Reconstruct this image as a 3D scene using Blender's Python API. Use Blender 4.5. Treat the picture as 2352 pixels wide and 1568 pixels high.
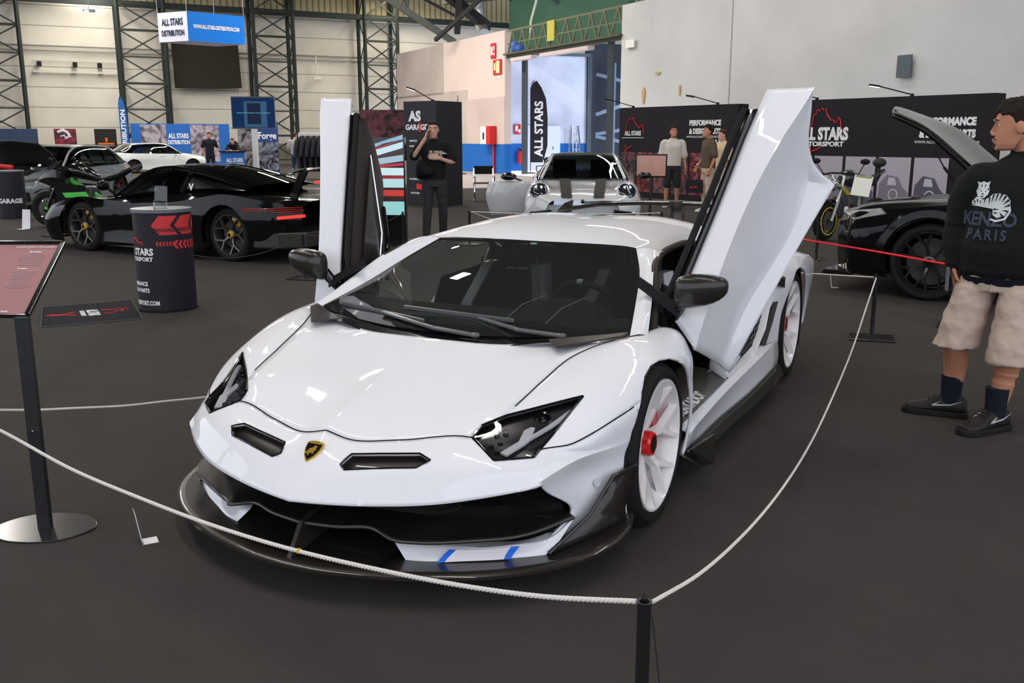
import bpy, bmesh, math, random
from mathutils import Vector, Matrix, noise
from math import sin, cos, pi, radians, sqrt, atan2
random.seed(7)
for o in list(bpy.data.objects): bpy.data.objects.remove(o, do_unlink=True)
SC = bpy.context.scene
COL = SC.collection
V = Vector

# ---------------------------------------------------------------- camera
CAM = V((2.0705, -3.567, 1.5617)); YAW = -.45935; PIT = .2133; FPX = 2164.57
fw = V((sin(YAW)*cos(PIT), cos(YAW)*cos(PIT), -sin(PIT)))
rt = V((cos(YAW), -sin(YAW), 0)); up = rt.cross(fw)
cd = bpy.data.cameras.new('camera'); co = bpy.data.objects.new('camera', cd); COL.objects.link(co)
cd.sensor_width = 36; cd.lens = FPX*36/2352; cd.clip_end = 300; cd.clip_start = .05
cd.dof.use_dof = True; cd.dof.focus_distance = 4.2; cd.dof.aperture_fstop = 16
co.matrix_world = Matrix(((rt.x, up.x, -fw.x, CAM.x), (rt.y, up.y, -fw.y, CAM.y), (rt.z, up.z, -fw.z, CAM.z), (0, 0, 0, 1)))
SC.camera = co
# ---------------------------------------------------------------- world, lights, exposure
w = bpy.data.worlds.new('world'); SC.world = w; w.use_nodes = True
w.node_tree.nodes['Background'].inputs[0].default_value = (.86, .905, 1.0, 1)
w.node_tree.nodes['Background'].inputs[1].default_value = 1.85
SC.view_settings.view_transform = 'Standard'; SC.view_settings.look = 'None'
SC.view_settings.exposure = 0.0; SC.view_settings.gamma = 1; SC.view_settings.use_curve_mapping = False
# hall axes: A runs along the truss wall, B runs away along the right-hand wall
HA = V((sin(radians(37)), cos(radians(37)), 0)); HB = V((-HA.y, HA.x, 0))
def H(a, b, z=0): return HA*a + HB*b + V((0, 0, z))
HROT = atan2(HA.y, HA.x)
def area(loc, size, energy, col=(1, 1, 1), rz=0, sy=None, tilt=0):
    l = bpy.data.lights.new('hall_lamp_light', 'AREA'); l.shape = 'RECTANGLE'; l.size = size; l.size_y = sy or size
    l.energy = energy; l.color = col
    o = bpy.data.objects.new('hall_lamp_light', l); COL.objects.link(o); o.location = loc; o.rotation_euler = (tilt, 0, rz)
    return o
area(H(0, -2, 10.2), .22, 306, (1, .94, .86), HROT, 9)
area(H(-4, 6, 10.2), .22, 398, (1, .95, .88), HROT, 12)
area(H(9, 4, 10.2), .22, 398, (1, .95, .88), HROT, 12)
for a_, b_ in ((-1, 12), (1.5, 16), (4, 14), (6, 19)): area(H(a_, b_, 10.2), .5, 150, (1, .95, .88), HROT, .7)
area(H(13, 16, 10.2), .22, 398, (1, .93, .85), HROT, 12)
area(H(-4, 30, 10.2), .22, 1556, (1, .93, .85), HROT, 16)
area(H(10, 34, 10.2), .22, 2154, (1, .93, .85), HROT, 16)
area(H(2, 45, 9.6), .22, 2154, (1, .93, .82), HROT, 20)
area(H(18, 46, 9.6), .22, 1076, (1, .88, .70), HROT, 10)
area(H(21.5, 30, 5.4), .22, 152, (.55, .68, 1), HROT, 5)

# ---------------------------------------------------------------- materials
MATS = {}
def mat(name, col, rough=.5, metal=0., coat=0., emit=None, es=1., bump=None, var=None, spec=.5, carbon=False, alpha=None, trans=0.):
    if name in MATS: return MATS[name]
    if rough >= .5 and spec == .5 and not coat: spec = .2
    m = bpy.data.materials.new(name); m.use_nodes = True; nt = m.node_tree; b = nt.nodes['Principled BSDF']
    c = (col[0], col[1], col[2], 1)
    b.inputs['Base Color'].default_value = c; b.inputs['Roughness'].default_value = rough; b.inputs['Metallic'].default_value = metal
    b.inputs['Coat Weight'].default_value = coat; b.inputs['Coat Roughness'].default_value = .03
    b.inputs['Specular IOR Level'].default_value = spec
    if emit: b.inputs['Emission Color'].default_value = (*emit, 1); b.inputs['Emission Strength'].default_value = es
    if trans: b.inputs['Transmission Weight'].default_value = trans
    if alpha is not None: b.inputs['Alpha'].default_value = alpha
    tc = nt.nodes.new('ShaderNodeTexCoord')
    if var:   # (scale, amount) mottled colour
        n = nt.nodes.new('ShaderNodeTexNoise'); n.inputs['Scale'].default_value = var[0]; n.inputs['Detail'].default_value = 6
        nt.links.new(tc.outputs['Object'], n.inputs['Vector'])
        mx = nt.nodes.new('ShaderNodeMix'); mx.data_type = 'RGBA'
        mx.inputs[6].default_value = tuple(min(1, x*(1-var[1])) for x in col)+(1,); mx.inputs[7].default_value = tuple(min(1, x*(1+var[1])) for x in col)+(1,)
        nt.links.new(n.outputs['Fac'], mx.inputs[0]); nt.links.new(mx.outputs[2], b.inputs['Base Color'])
    if bump:  # (scale, strength)
        n = nt.nodes.new('ShaderNodeTexNoise'); n.inputs['Scale'].default_value = bump[0]; n.inputs['Detail'].default_value = 4
        nt.links.new(tc.outputs['Object'], n.inputs['Vector'])
        bp = nt.nodes.new('ShaderNodeBump'); bp.inputs['Strength'].default_value = bump[1]; bp.inputs['Distance'].default_value = .01
        nt.links.new(n.outputs['Fac'], bp.inputs['Height']); nt.links.new(bp.outputs[0], b.inputs['Normal'])
    if carbon:
        wv = nt.nodes.new('ShaderNodeTexWave'); wv.inputs['Scale'].default_value = 85; wv.bands_direction = 'DIAGONAL'
        nt.links.new(tc.outputs['Object'], wv.inputs['Vector'])
        mx = nt.nodes.new('ShaderNodeMix'); mx.data_type = 'RGBA'
        mx.inputs[6].default_value = (col[0]*.55, col[1]*.55, col[2]*.55, 1); mx.inputs[7].default_value = (col[0]*1.4, col[1]*1.38, col[2]*1.35, 1)
        nt.links.new(wv.outputs['Fac'], mx.inputs[0]); nt.links.new(mx.outputs[2], b.inputs['Base Color'])
    MATS[name] = m
    return m
def glassmat(name, tint, refl=.12, rough=.01, painted_haze=0.):
    if name in MATS: return MATS[name]
    m = bpy.data.materials.new(name); m.use_nodes = True; nt = m.node_tree; nt.nodes.clear()
    out = nt.nodes.new('ShaderNodeOutputMaterial'); t = nt.nodes.new('ShaderNodeBsdfTransparent'); g = nt.nodes.new('ShaderNodeBsdfGlossy')
    t.inputs[0].default_value = (*tint, 1); g.inputs['Roughness'].default_value = rough
    fr = nt.nodes.new('ShaderNodeFresnel'); fr.inputs[0].default_value = 1.5
    ad = nt.nodes.new('ShaderNodeMath'); ad.operation = 'ADD'; ad.inputs[1].default_value = refl-.04; ad.use_clamp = True
    mx = nt.nodes.new('ShaderNodeMixShader')
    nt.links.new(fr.outputs[0], ad.inputs[0]); nt.links.new(ad.outputs[0], mx.inputs[0])
    df = nt.nodes.new('ShaderNodeBsdfDiffuse'); df.inputs[0].default_value = (.5, .52, .5, 1); m1 = nt.nodes.new('ShaderNodeMixShader'); m1.inputs[0].default_value = painted_haze  # pale diffuse share, painted haze in place of reflections
    nt.links.new(t.outputs[0], m1.inputs[1]); nt.links.new(df.outputs[0], m1.inputs[2]); nt.links.new(m1.outputs[0], mx.inputs[1]); nt.links.new(g.outputs[0], mx.inputs[2]); nt.links.new(mx.outputs[0], out.inputs[0])
    MATS[name] = m
    return m
WHITE = mat('white_car_paint', (.80, .80, .835), .5, coat=.8, spec=.35)
SHUT = mat('shut_gap', (.01, .01, .01), .9, spec=.1)
CARBSH = mat('shaded_carbon_fibre', (.008, .0075, .007), .45, coat=.1, carbon=True, spec=.2)  # darkened copy of the carbon, intake shade put into its colour
CARB = mat('carbon_fibre', (.022, .019, .016), .32, coat=.35, carbon=True, spec=.3)
GBLK = mat('gloss_black', (.006, .006, .007), .15, coat=.5, spec=.35)
MBLK = mat('matt_black', (.010, .010, .011), .6, spec=.15)
RUB = mat('tyre_rubber', (.014, .014, .014), .75, spec=.15)
WMET = mat('white_wheel_paint', (.85, .82, .81), .3, coat=.6)
REDP = mat('red_gloss', (.65, .012, .015), .3, coat=.5)
STEEL = mat('brushed_steel', (.55, .55, .56), .3, metal=1)
CHROME = mat('chrome', (.75, .75, .77), .08, metal=1)
GLASS = glassmat('windscreen_glass', (.66, .74, .72), .13, painted_haze=.035)  # slight milky veil painted in for the lit roof's reflection
CLEAR = glassmat('clear_lens', (.9, .9, .92), .045)
BGLASS = glassmat('dark_window_glass', (.10, .13, .13), .13)

# ---------------------------------------------------------------- mesh helpers
class MB:
    def __init__(s): s.v = []; s.f = []; s.m = []; s.mi = 0
    def add(s, vs, fs):
        n = len(s.v); s.v += [tuple(v) for v in vs]; s.f += [tuple(i+n for i in f) for f in fs]; s.m += [s.mi]*len(fs); return s
    def box(s, c, size, rz=0, R=None):
        hx, hy, hz = [x/2 for x in size]; M = R or Matrix.Rotation(rz, 3, 'Z'); c = V(c)
        vs = [c + M @ V((x, y, z)) for z in (-hz, hz) for x, y in ((-hx, -hy), (hx, -hy), (hx, hy), (-hx, hy))]
        return s.add(vs, [(3, 2, 1, 0), (4, 5, 6, 7), (0, 1, 5, 4), (1, 2, 6, 5), (2, 3, 7, 6), (3, 0, 4, 7)])
    def bar(s, a, b, wd, ht=None):
        a = V(a); b = V(b); d = (b-a); L = d.length
        if L < 1e-6: return s
        return s.box((a+b)/2, (wd, ht or wd, L), R=d.to_track_quat('Z', 'Y').to_matrix())
    def rings(s, rings, cap=True, closed=False):
        n = len(rings[0]); vs = [p for r in rings for p in r]; fs = []
        k = len(rings)
        for i in range(k if closed else k-1):
            j = (i+1) % k
            for q in range(n): fs.append((i*n+q, i*n+(q+1) % n, j*n+(q+1) % n, j*n+q))
        if cap and not closed: fs.append(tuple(range(n-1, -1, -1))); fs.append(tuple((k-1)*n+q for q in range(n)))
        return s.add(vs, fs)
    def tube(s, pts, r, n=8, cap=True, closed=False):
        pts = [V(p) for p in pts]; k = len(pts); rr = r if isinstance(r, (list, tuple)) else [r]*k; R = []
        for i, p in enumerate(pts):
            a = pts[i-1] if (i or closed) else p; b = pts[(i+1) % k] if (i < k-1 or closed) else p
            d = (b-a).normalized(); x = d.cross(V((0, 0, 1)));
            if x.length < .05: x = d.cross(V((0, 1, 0))) if abs(d.y) < .9 else d.cross(V((1, 0, 0)))
            x.normalize(); y = x.cross(d)
            if R and not closed and x.dot(px) < 0: x = -x; y = -y
            px = x
            R.append([p + (x*cos(t)+y*sin(t))*rr[i] for t in [2*pi*q/n for q in range(n)]])
        return s.rings(R, cap, closed)
    def cyl(s, a, b, r, r2=None, n=24): return s.tube([a, b], [r, r if r2 is None else r2], n)
    def lathe(s, c, axis, prof, n=32, cap=False):   # prof: (along axis, radius)
        axis = V(axis).normalized(); c = V(c); x = axis.orthogonal().normalized(); y = axis.cross(x)
        return s.rings([[c+axis*h+(x*cos(t)+y*sin(t))*r for t in [2*pi*q/n for q in range(n)]] for h, r in prof], cap)
    def ell(s, c, r, n=12, m=8, R=None):
        c = V(c); M = R or Matrix.Identity(3); rg = []
        for i in range(1, m):
            t = pi*i/m; rg.append([c + M @ V((r[0]*sin(t)*cos(2*pi*q/n), r[1]*sin(t)*sin(2*pi*q/n), -r[2]*cos(t))) for q in range(n)])
        b = len(s.v); s.rings(rg, False)
        s.add([c+M @ V((0, 0, -r[2])), c+M @ V((0, 0, r[2]))], []); k = len(s.v)
        for q in range(n):
            s.f.append((b+(q+1) % n, b+q, k-2)); s.m.append(s.mi)
            e = b+(m-2)*n; s.f.append((e+q, e+(q+1) % n, k-1)); s.m.append(s.mi)
        return s
    def grid(s, G):
        r, c = len(G), len(G[0])
        return s.add([p for row in G for p in row], [(i*c+j, i*c+j+1, (i+1)*c+j+1, (i+1)*c+j) for i in range(r-1) for j in range(c-1)])
    def prism(s, poly, d):       # planar outline + extrusion vector
        n = len(poly); d = V(d); a = [V(p) for p in poly]
        return s.add(a+[p+d for p in a], [tuple(range(n-1, -1, -1)), tuple(range(n, 2*n))]+[(i, (i+1) % n, (i+1) % n+n, i+n) for i in range(n)])
    def slab(s, poly, z0, z1): return s.prism([(p[0], p[1], z0) for p in poly], (0, 0, z1-z0))
    def mirror(s): # add x-mirrored copy
        n = len(s.v); s.v += [(-x, y, z) for x, y, z in s.v[:n]]; fs = s.f[:]; s.f += [tuple(reversed([i+n for i in f])) for f in fs]; s.m += s.m[:len(fs)]; return s
    def xf(s, M): s.v = [tuple(M @ V(v)) for v in s.v]; return s
    def build(s, name, m, parent=None, ang=35, smooth=True, bev=0, solid=0, weld=True, sub=0, recalc=True):
        me = bpy.data.meshes.new(name); bm = bmesh.new()
        vs = [bm.verts.new(v) for v in s.v]
        for f, k in zip(s.f, s.m):
            try: fc = bm.faces.new([vs[i] for i in f]); fc.material_index = k
            except ValueError: pass
        if weld: bmesh.ops.remove_doubles(bm, verts=bm.verts, dist=1e-5)
        if recalc: bmesh.ops.recalc_face_normals(bm, faces=bm.faces)
        bm.to_mesh(me); bm.free()
        return finish(me, name, m, parent, ang, smooth, bev, solid, sub)
def finish(me, name, m, parent=None, ang=35, smooth=True, bev=0, solid=0, sub=0):
    ms = m if isinstance(m, (list, tuple)) else [m]
    for x in ms: me.materials.append(x)
    if smooth:
        for p in me.polygons: p.use_smooth = True
        if not sub: me.set_sharp_from_angle(angle=radians(ang))
    o = bpy.data.objects.new(name, me); COL.objects.link(o)
    if parent: o.parent = parent
    if solid:
        md = o.modifiers.new('solid', 'SOLIDIFY'); md.thickness = solid; md.offset = -1
    if bev:
        md = o.modifiers.new('bevel', 'BEVEL'); md.width = bev; md.segments = 2; md.limit_method = 'ANGLE'; md.angle_limit = radians(40)
    if sub:
        md = o.modifiers.new('sub', 'SUBSURF'); md.levels = sub; md.render_levels = sub
    return o
def pair(b, name, m, parent=None, **k):
    """one part for the +x side and its mirror image for the -x side"""
    o = b.build(name, m, parent, **k); c = MB(); c.v = [(-x, y, z) for x, y, z in b.v]; c.f = [tuple(reversed(f)) for f in b.f]; c.m = b.m
    c.build(name, m, parent, **k); return o
def thing(name, label, cat, loc=(0, 0, 0), rz=0, group=None):
    o = bpy.data.objects.new(name, None); COL.objects.link(o); o.location = loc; o.rotation_euler = (0, 0, rz); o.empty_display_size = .2
    o['label'] = label; o['category'] = cat
    if group: o['group'] = group
    return o
def tag(o, label, cat, group=None, kind=None):
    if label: o['label'] = label
    if cat: o['category'] = cat
    if group: o['group'] = group
    if kind: o['kind'] = kind
    return o
def struct(o): o['kind'] = 'structure'; return o
def lab(o, l): o['label'] = l; return o
def herm(P, n, cr=()):
    """Catmull-Rom through P, n steps a segment; straight-ended at crease indices"""
    P = [V(p) for p in P]; k = len(P); out = []
    def tan(i, side):
        if 0 < i < k-1 and i not in cr:
            a = P[i]-P[i-1]; b = P[i+1]-P[i]; la, lb = max(a.length, 1e-6), max(b.length, 1e-6)
            t = (a/la*lb+b/lb*la)/(la+lb); return t*(lb if side else la)
        return (P[i+1]-P[i]) if side and i < k-1 else (P[i]-P[i-1])
    for i in range(k-1):
        t0, t1 = tan(i, 1), tan(i+1, 0); nn = n[i] if isinstance(n, (list, tuple)) else n
        for q in range(nn):
            t = q/nn; h = (2*t**3-3*t*t+1, t**3-2*t*t+t, -2*t**3+3*t*t, t**3-t*t)
            out.append(P[i]*h[0]+t0*h[1]+P[i+1]*h[2]+t1*h[3])
    return out+[P[-1]]
def netgrid(G, nr, nc, crr=(), crc=()):
    rows = [herm(r, nc, crc) for r in G]
    cols = [herm([rows[i][j] for i in range(len(rows))], nr, crr) for j in range(len(rows[0]))]
    return [[cols[j][i] for j in range(len(cols))] for i in range(len(cols[0]))]
def cut_faces(bm, poly, d, near=None):
    """score bm along the prism poly x direction d and return faces inside"""
    poly = [V(p) for p in poly]; d = V(d).normalized(); c = sum(poly, V())/len(poly); R = max((p-c).length for p in poly)*1.25+(near or 0)
    pl = []
    for i in range(len(poly)):
        a, b = poly[i], poly[(i+1) % len(poly)]; n = (b-a).cross(d).normalized()
        if n.dot(c-a) > 0: n = -n
        pl.append((a, n))
    for a, n in pl:
        fs = [f for f in bm.faces if (f.calc_center_median()-c).length < R]
        g = list({v for f in fs for v in f.verts})+list({e for f in fs for e in f.edges})+fs
        bmesh.ops.bisect_plane(bm, geom=g, plane_co=a, plane_no=n, dist=1e-6)
    return [f for f in bm.faces if (f.calc_center_median()-c).length < R and all(n.dot(f.calc_center_median()-a) < 1e-6 for a, n in pl)]
def pull(bm, faces):
    """copy faces to a vertex list/face list"""
    idx = {}; vs = []; fs = []
    for f in faces:
        r = []
        for v in f.verts:
            if v.index not in idx: idx[v.index] = len(vs); vs.append(v.co.copy())
            r.append(idx[v.index])
        fs.append(tuple(r))
    return vs, fs
def border(faces):
    s = set(faces); es = []
    for f in faces:
        for l in f.loops:
            if sum(1 for g in l.edge.link_faces if g in s) == 1: es.append((l.vert.co.copy(), l.link_loop_next.vert.co.copy()))
    return es
def text(s, name, m, size, loc, R, parent=None, ext=.002, bold=0, align='CENTER', sx=1, shear=0, spacing=1):
    cu = bpy.data.curves.new(name, 'FONT'); cu.body = s; cu.size = size; cu.extrude = ext; cu.offset = bold*size; cu.align_x = align; cu.align_y = 'CENTER'
    cu.shear = shear; cu.space_character = spacing; cu.resolution_u = 3
    o = bpy.data.objects.new('t', cu); COL.objects.link(o)
    dg = bpy.context.evaluated_depsgraph_get(); me = bpy.data.meshes.new_from_object(o.evaluated_get(dg)); bpy.data.objects.remove(o)
    M = Matrix.Translation(loc) @ R.to_4x4() @ Matrix.Diagonal((sx, 1, 1, 1)); me.transform(M); me.materials.clear()
    return finish(me, name, m, parent, smooth=False)
def face_rot(n, upv=(0, 0, 1)):
    """rotation whose Z is the outward normal n, Y is up"""
    z = V(n).normalized(); x = V(upv).cross(z).normalized(); y = z.cross(x)
    return Matrix((x, y, z)).transposed()
# ================================================================ floor
CARPET = mat('charcoal_carpet', (.056, .0495, .046), .95, var=(2.2, .16), bump=(380, .5), spec=.15)
mb = MB(); mb.add([H(-40, -25), H(16.7, -25), H(16.7, 60), H(-40, 60)], [(0, 1, 2, 3)])
struct(mb.build('floor', CARPET))

# ================================================================ wheel builder (axle along +x, outer face at x=0)
def star(n, r1, r2): return [(r1 if i % 2 else r2) for i in range(2*n)]
def wheel(parent, loc, R, rim, wid, nsp, rimm, side=1, cap=REDP, capr=.052, caliper=None, inset=.055, ystyle=True, rot=0., spw=1., discm=None, calang=25, name='wheel'):
    L = V(loc); S = side; X = lambda x: S*x
    P = lambda x, r, a: L+V((X(x), r*cos(a), r*sin(a)))
    def lathe(m_, prof, n=56, cap_=False): m_.rings([[P(x, r, 2*pi*q/n) for q in range(n)] for x, r in prof], cap_)
    b = MB(); sh = R-rim
    lathe(b, [(-.012, rim-.004), (-.002, rim+.012), (.004, rim+.25*sh), (0, rim+.6*sh), (-.02, R-.012), (-.035, R-.002), (-.06, R), (-wid+.06, R), (-wid+.03, R-.004), (-wid+.005, rim+.5*sh), (-wid, rim)])
    t = b.build('tire', RUB, parent)
    b = MB(); lathe(b, [(-.012, rim+.002), (0, rim), (.0, rim-.008), (-.014, rim-.016), (-.06, rim-.028), (-wid*.5, rim-.04), (-wid+.02, rim-.03), (-wid, rim)])
    r = b.build('rim', rimm, t)
    b = MB(); rh = .062
    for k in range(nsp):
        a0 = rot+2*pi*k/nsp
        if ystyle:
            rj = rim*.56
            def arm(pts, wds, zs):
                secs = []
                for (rr, aa), wd, z in zip(pts, wds, zs):
                    c = P(0, rr, aa); rd = (c-L).normalized(); tg = V((S, 0, 0)).cross(rd); ax = V((S, 0, 0))
                    dirn = tg
                    secs.append([c+dirn*(-wd)+ax*(z-.03), c+dirn*(-wd*.62)+ax*(z), c+dirn*(wd*.62)+ax*z, c+dirn*wd+ax*(z-.03)])
                b.rings(secs)
            arm([(rh*.7, a0), (rj*1.02, a0)], [.022*spw, .019*spw], [-inset, -inset*.5])
            da = 1.15*pi/nsp*.48
            for sgn in (-1, 1):
                arm([(rj*.93, a0), (rim*1.0, a0+sgn*da)], [.019*spw, .016*spw], [-inset*.52, -.001])
        else:
            for sgn in (-1, 1):
                a1 = a0+sgn*.13*5/nsp; secs = []
                for rr, aa, wd, z in ((rh*.8, a0+sgn*.12, .013, -inset), (rim*.55, a1, .012, -inset*.4), (rim*.985, a0+sgn*.2*5/nsp, .011, -.006)):
                    c = P(0, rr, aa); rd = (c-L).normalized(); tg = V((S, 0, 0)).cross(rd); ax = V((S, 0, 0)); wd *= spw
                    secs.append([c-tg*wd+ax*(z-.025), c-tg*wd*.6+ax*z, c+tg*wd*.6+ax*z, c+tg*wd+ax*(z-.025)])
                b.rings(secs)
    lathe(b, [(-inset-.04, rh), (-inset, rh), (-inset+.004, rh-.01), (-inset+.004, .001)], 24, False)
    b.build('spokes', rimm, r)
    b = MB(); n = 24
    b.rings([[P(x, rr*(1.07 if (q//2) % 2 and lob else 1), 2*pi*q/n) for q in range(n)] for x, rr, lob in ((-inset, capr, 1), (-inset+.03, capr, 1), (-inset+.04, capr*.85, 1), (-inset+.04, capr*.72, 0))], False)
    b.rings([[P(-inset+.034, q2, 2*pi*q/n) for q in range(n)] for q2 in (capr*.72, .001)], False)
    n0 = b.build('centre_nut', cap, r)
    b = MB(); b.rings([[P(-inset+.042, q2, 2*pi*q/n) for q in range(n)] for q2 in (capr*.66, .001)], False); b.build('nut_centre', GBLK, n0)
    b = MB(); dr = rim*.76
    b.rings([[P(x, rr, 2*pi*q/40) for q in range(40)] for x, rr in ((-.125, .06), (-.125, dr), (-.15, dr), (-.15, .06))])
    b.build('brake_disc', discm or mat('disc_steel', (.07, .066, .063), .55, spec=.2), t)
    for ca_ in ([calang, calang+180] if caliper is REDP else [calang] if caliper else []):
        b = MB(); a1 = radians(ca_); secs = []
        for q in range(9):
            aa = a1+(q/8-.5)*1.0
            e = .8 if q in (0, 8) else 1
            secs.append([P(-.085, dr*.66, aa), P(-.075, dr*.85, aa), P(-.085, dr*1.06*e+dr*.02, aa), P(-.16, dr*1.06, aa), P(-.16, dr*.66, aa)])
        b.rings(secs); b.build('brake_caliper', caliper, t)
    return t

# ================================================================ the white supercar (front axle at the origin, nose to -y)
car = thing('sports_car', 'white low supercar with both scissor doors raised, inside the white rope', 'car')
NET = [
 [(0, -1.144, 0.326), (0.1, -1.128, 0.3285), (0.28, -1.085, 0.335), (0.52, -0.995, 0.352), (0.66, -0.905, 0.368), (0.735, -0.845, 0.378), (0.775, -0.81, 0.385), (0.8, -0.789, 0.405), (0.8, -0.75, 0.366), (0.845, -0.6, 0.235), (0.8, -0.7, 0.16)],
 [(0, -1.03, 0.434), (0.1, -1.022, 0.4325), (0.28, -0.99, 0.447), (0.52, -0.91, 0.462), (0.655, -0.845, 0.458), (0.73, -0.795, 0.45), (0.785, -0.75, 0.446), (0.835, -0.705, 0.428), (0.832, -0.66, 0.372), (0.89, -0.51, 0.24), (0.86, -0.54, 0.13)],
 [(0, -0.912, 0.516), (0.1, -0.91, 0.495), (0.28, -0.858, 0.503), (0.533, -0.776, 0.525), (0.62, -0.765, 0.508), (0.7, -0.755, 0.49), (0.757, -0.739, 0.476), (0.868, -0.64, 0.446), (0.866, -0.56, 0.38), (0.925, -0.45, 0.24), (0.9, -0.45, 0.115)],
 [(0, -0.7, 0.59), (0.1, -0.69, 0.578), (0.28, -0.66, 0.578), (0.597, -0.645, 0.583), (0.68, -0.63, 0.565), (0.76, -0.61, 0.54), (0.85, -0.611, 0.501), (0.935, -0.467, 0.451), (0.932, -0.43, 0.392), (0.955, -0.39, 0.26), (0.93, -0.39, 0.105)],
 [(0, -0.45, 0.652), (0.1, -0.445, 0.646), (0.28, -0.43, 0.645), (0.635, -0.42, 0.653), (0.735, -0.43, 0.65), (0.83, -0.43, 0.622), (0.93, -0.446, 0.546), (0.965, -0.36, 0.449), (0.962, -0.335, 0.4), (0.97, -0.33, 0.27), (0.95, -0.33, 0.1)],
 [(0, -0.285, 0.698), (0.1, -0.281, 0.694), (0.28, -0.27, 0.692), (0.672, -0.21, 0.712), (0.775, -0.21, 0.712), (0.88, -0.215, 0.686), (0.985, -0.225, 0.59), (0.995, -0.2, 0.45), (0.99, -0.2, 0.38), (0.98, -0.2, 0.27), (0.96, -0.2, 0.12)],
 [(0, -0.185, 0.722), (0.1, -0.182, 0.7215), (0.295, -0.175, 0.722), (0.765, 0.02, 0.745), (0.815, 0, 0.752), (0.905, 0, 0.727), (1, 0, 0.66), (1.01, 0, 0.46), (1.005, 0, 0.38), (0.99, 0, 0.27), (0.97, 0, 0.12)],
 [(0, -0.15, 0.727), (0.1, -0.147, 0.727), (0.3, -0.14, 0.727), (0.8, 0.11, 0.745), (0.85, 0.15, 0.752), (0.925, 0.16, 0.737), (1.005, 0.18, 0.66), (1.02, 0.2, 0.48), (1.015, 0.2, 0.38), (1, 0.2, 0.27), (0.98, 0.2, 0.13)],
 [(0, -0.14, 0.728), (0.1, -0.137, 0.728), (0.3, -0.13, 0.728), (0.835, 0.3, 0.745), (0.88, 0.33, 0.755), (0.93, 0.345, 0.745), (0.995, 0.355, 0.66), (1.01, 0.365, 0.5), (1.01, 0.37, 0.38), (1, 0.38, 0.285), (0.99, 0.385, 0.205)]]
NR = NC = 8
GG = netgrid(NET, NR, NC, crc=(7,))
ARC = [(0, .365*cos(2*pi*k/28), .325+.365*sin(2*pi*k/28)) for k in range(28)]
HL = [(.817, -.44, .63), (.607, -.648, .583), (.542, -.723, .556), (.533, -.776, .527), (.645, -.824, .471), (.757, -.739, .475)]
VENT = [(.149, -.962, .461), (.396, -.891, .472), (.447, -.912, .466), (.411, -.957, .451), (.16, -1.038, .436), (.132, -1.02, .445)]
hd = V((-.35, .75, -.55)).normalized(); vd = V((0, .75, -.65)).normalized()
bm = bmesh.new(); lay = bm.faces.layers.int.new('zone')
vv = [[bm.verts.new(p) for p in row] for row in GG]
for i in range(len(GG)-1):
    for j in range(len(GG[0])-1):
        r, c = i//NR, j//NC
        f = bm.faces.new((vv[i][j], vv[i][j+1], vv[i+1][j+1], vv[i+1][j]))
        if c < 3 and r >= 6: f[lay] = 3               # under the cowl: dropped
        elif c < 3 and r >= 2: f[lay] = 1             # hood
        elif (r < 2) or (c >= 6 and r < 5): f[lay] = 0  # bumper
        else: f[lay] = 2                              # fender
bmesh.ops.recalc_face_normals(bm, faces=bm.faces)
if bm.faces[0].normal.z < 0: bmesh.ops.reverse_faces(bm, faces=bm.faces)
bmesh.ops.delete(bm, geom=[f for f in bm.faces if f[lay] == 3], context='FACES')
# wheel arch
ins = []
for k in range(1):
    keepn = [f for f in bm.faces if f.calc_center_median().x > .6 and f.calc_center_median().z < .73 and abs(f.calc_center_median().y) < .5]
pl = []
for i in range(28):
    a, b = V(ARC[i]), V(ARC[(i+1) % 28]); n = (b-a).cross(V((1, 0, 0))).normalized(); c = V((0, 0, .325))
    if n.dot(c-a) > 0: n = -n
    pl.append((a, n))
    fs = [f for f in bm.faces if f.calc_center_median().x > .75 and n.dot(f.calc_center_median()-a) > -.12 and (V((0, *f.calc_center_median()[1:]))-c).length < .55]
    g = list({v for f in fs for v in f.verts})+list({e for f in fs for e in f.edges})+fs
    bmesh.ops.bisect_plane(bm, geom=g, plane_co=a, plane_no=n, dist=1e-6)
arch = [f for f in bm.faces if f.calc_center_median().x > .75 and all(n.dot(f.calc_center_median()-a) < 1e-5 for a, n in pl)]
bmesh.ops.delete(bm, geom=arch, context='FACES')
# the little bit below the arch, between the tyre and the ground line, goes too
bmesh.ops.delete(bm, geom=[f for f in bm.faces if f.calc_center_median().x > .75 and f.calc_center_median().z < .2 and -.27 < f.calc_center_median().y < .3], context='FACES')
hl = cut_faces(bm, HL, hd); bm.verts.index_update()
hlv, hlf = pull(bm, hl); hlb = border(hl); bmesh.ops.delete(bm, geom=hl, context='FACES')
vt = cut_faces(bm, VENT, vd); bm.verts.index_update()
vtv, vtf = pull(bm, vt); vtb = border(vt); bmesh.ops.delete(bm, geom=vt, context='FACES')
def zonepart(z, name, m, both, inn=.022):
    fs = [f for f in bm.faces if f[lay] == z]; bm.verts.index_update(); vs, ff = pull(bm, fs)
    for sx in ((1,) if both else (1, -1)):
        b = MB(); b.add(vs if sx > 0 else [(-v[0], v[1], v[2]) for v in vs], ff if sx > 0 else [tuple(reversed(f)) for f in ff])
        if both: b.mirror()
        b.build(name, m, car, ang=32, solid=.012, recalc=False, weld=True)
zonepart(1, 'hood', WHITE, True); zonepart(0, 'front_bumper', WHITE, True); zonepart(2, 'front_fender', WHITE, False)
bm.free()
def linset(b, es, d, lift=0):
    for p, q in es: b.add([p-d*lift, q-d*lift, q+d, p+d], [(0, 1, 2, 3)])
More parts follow.
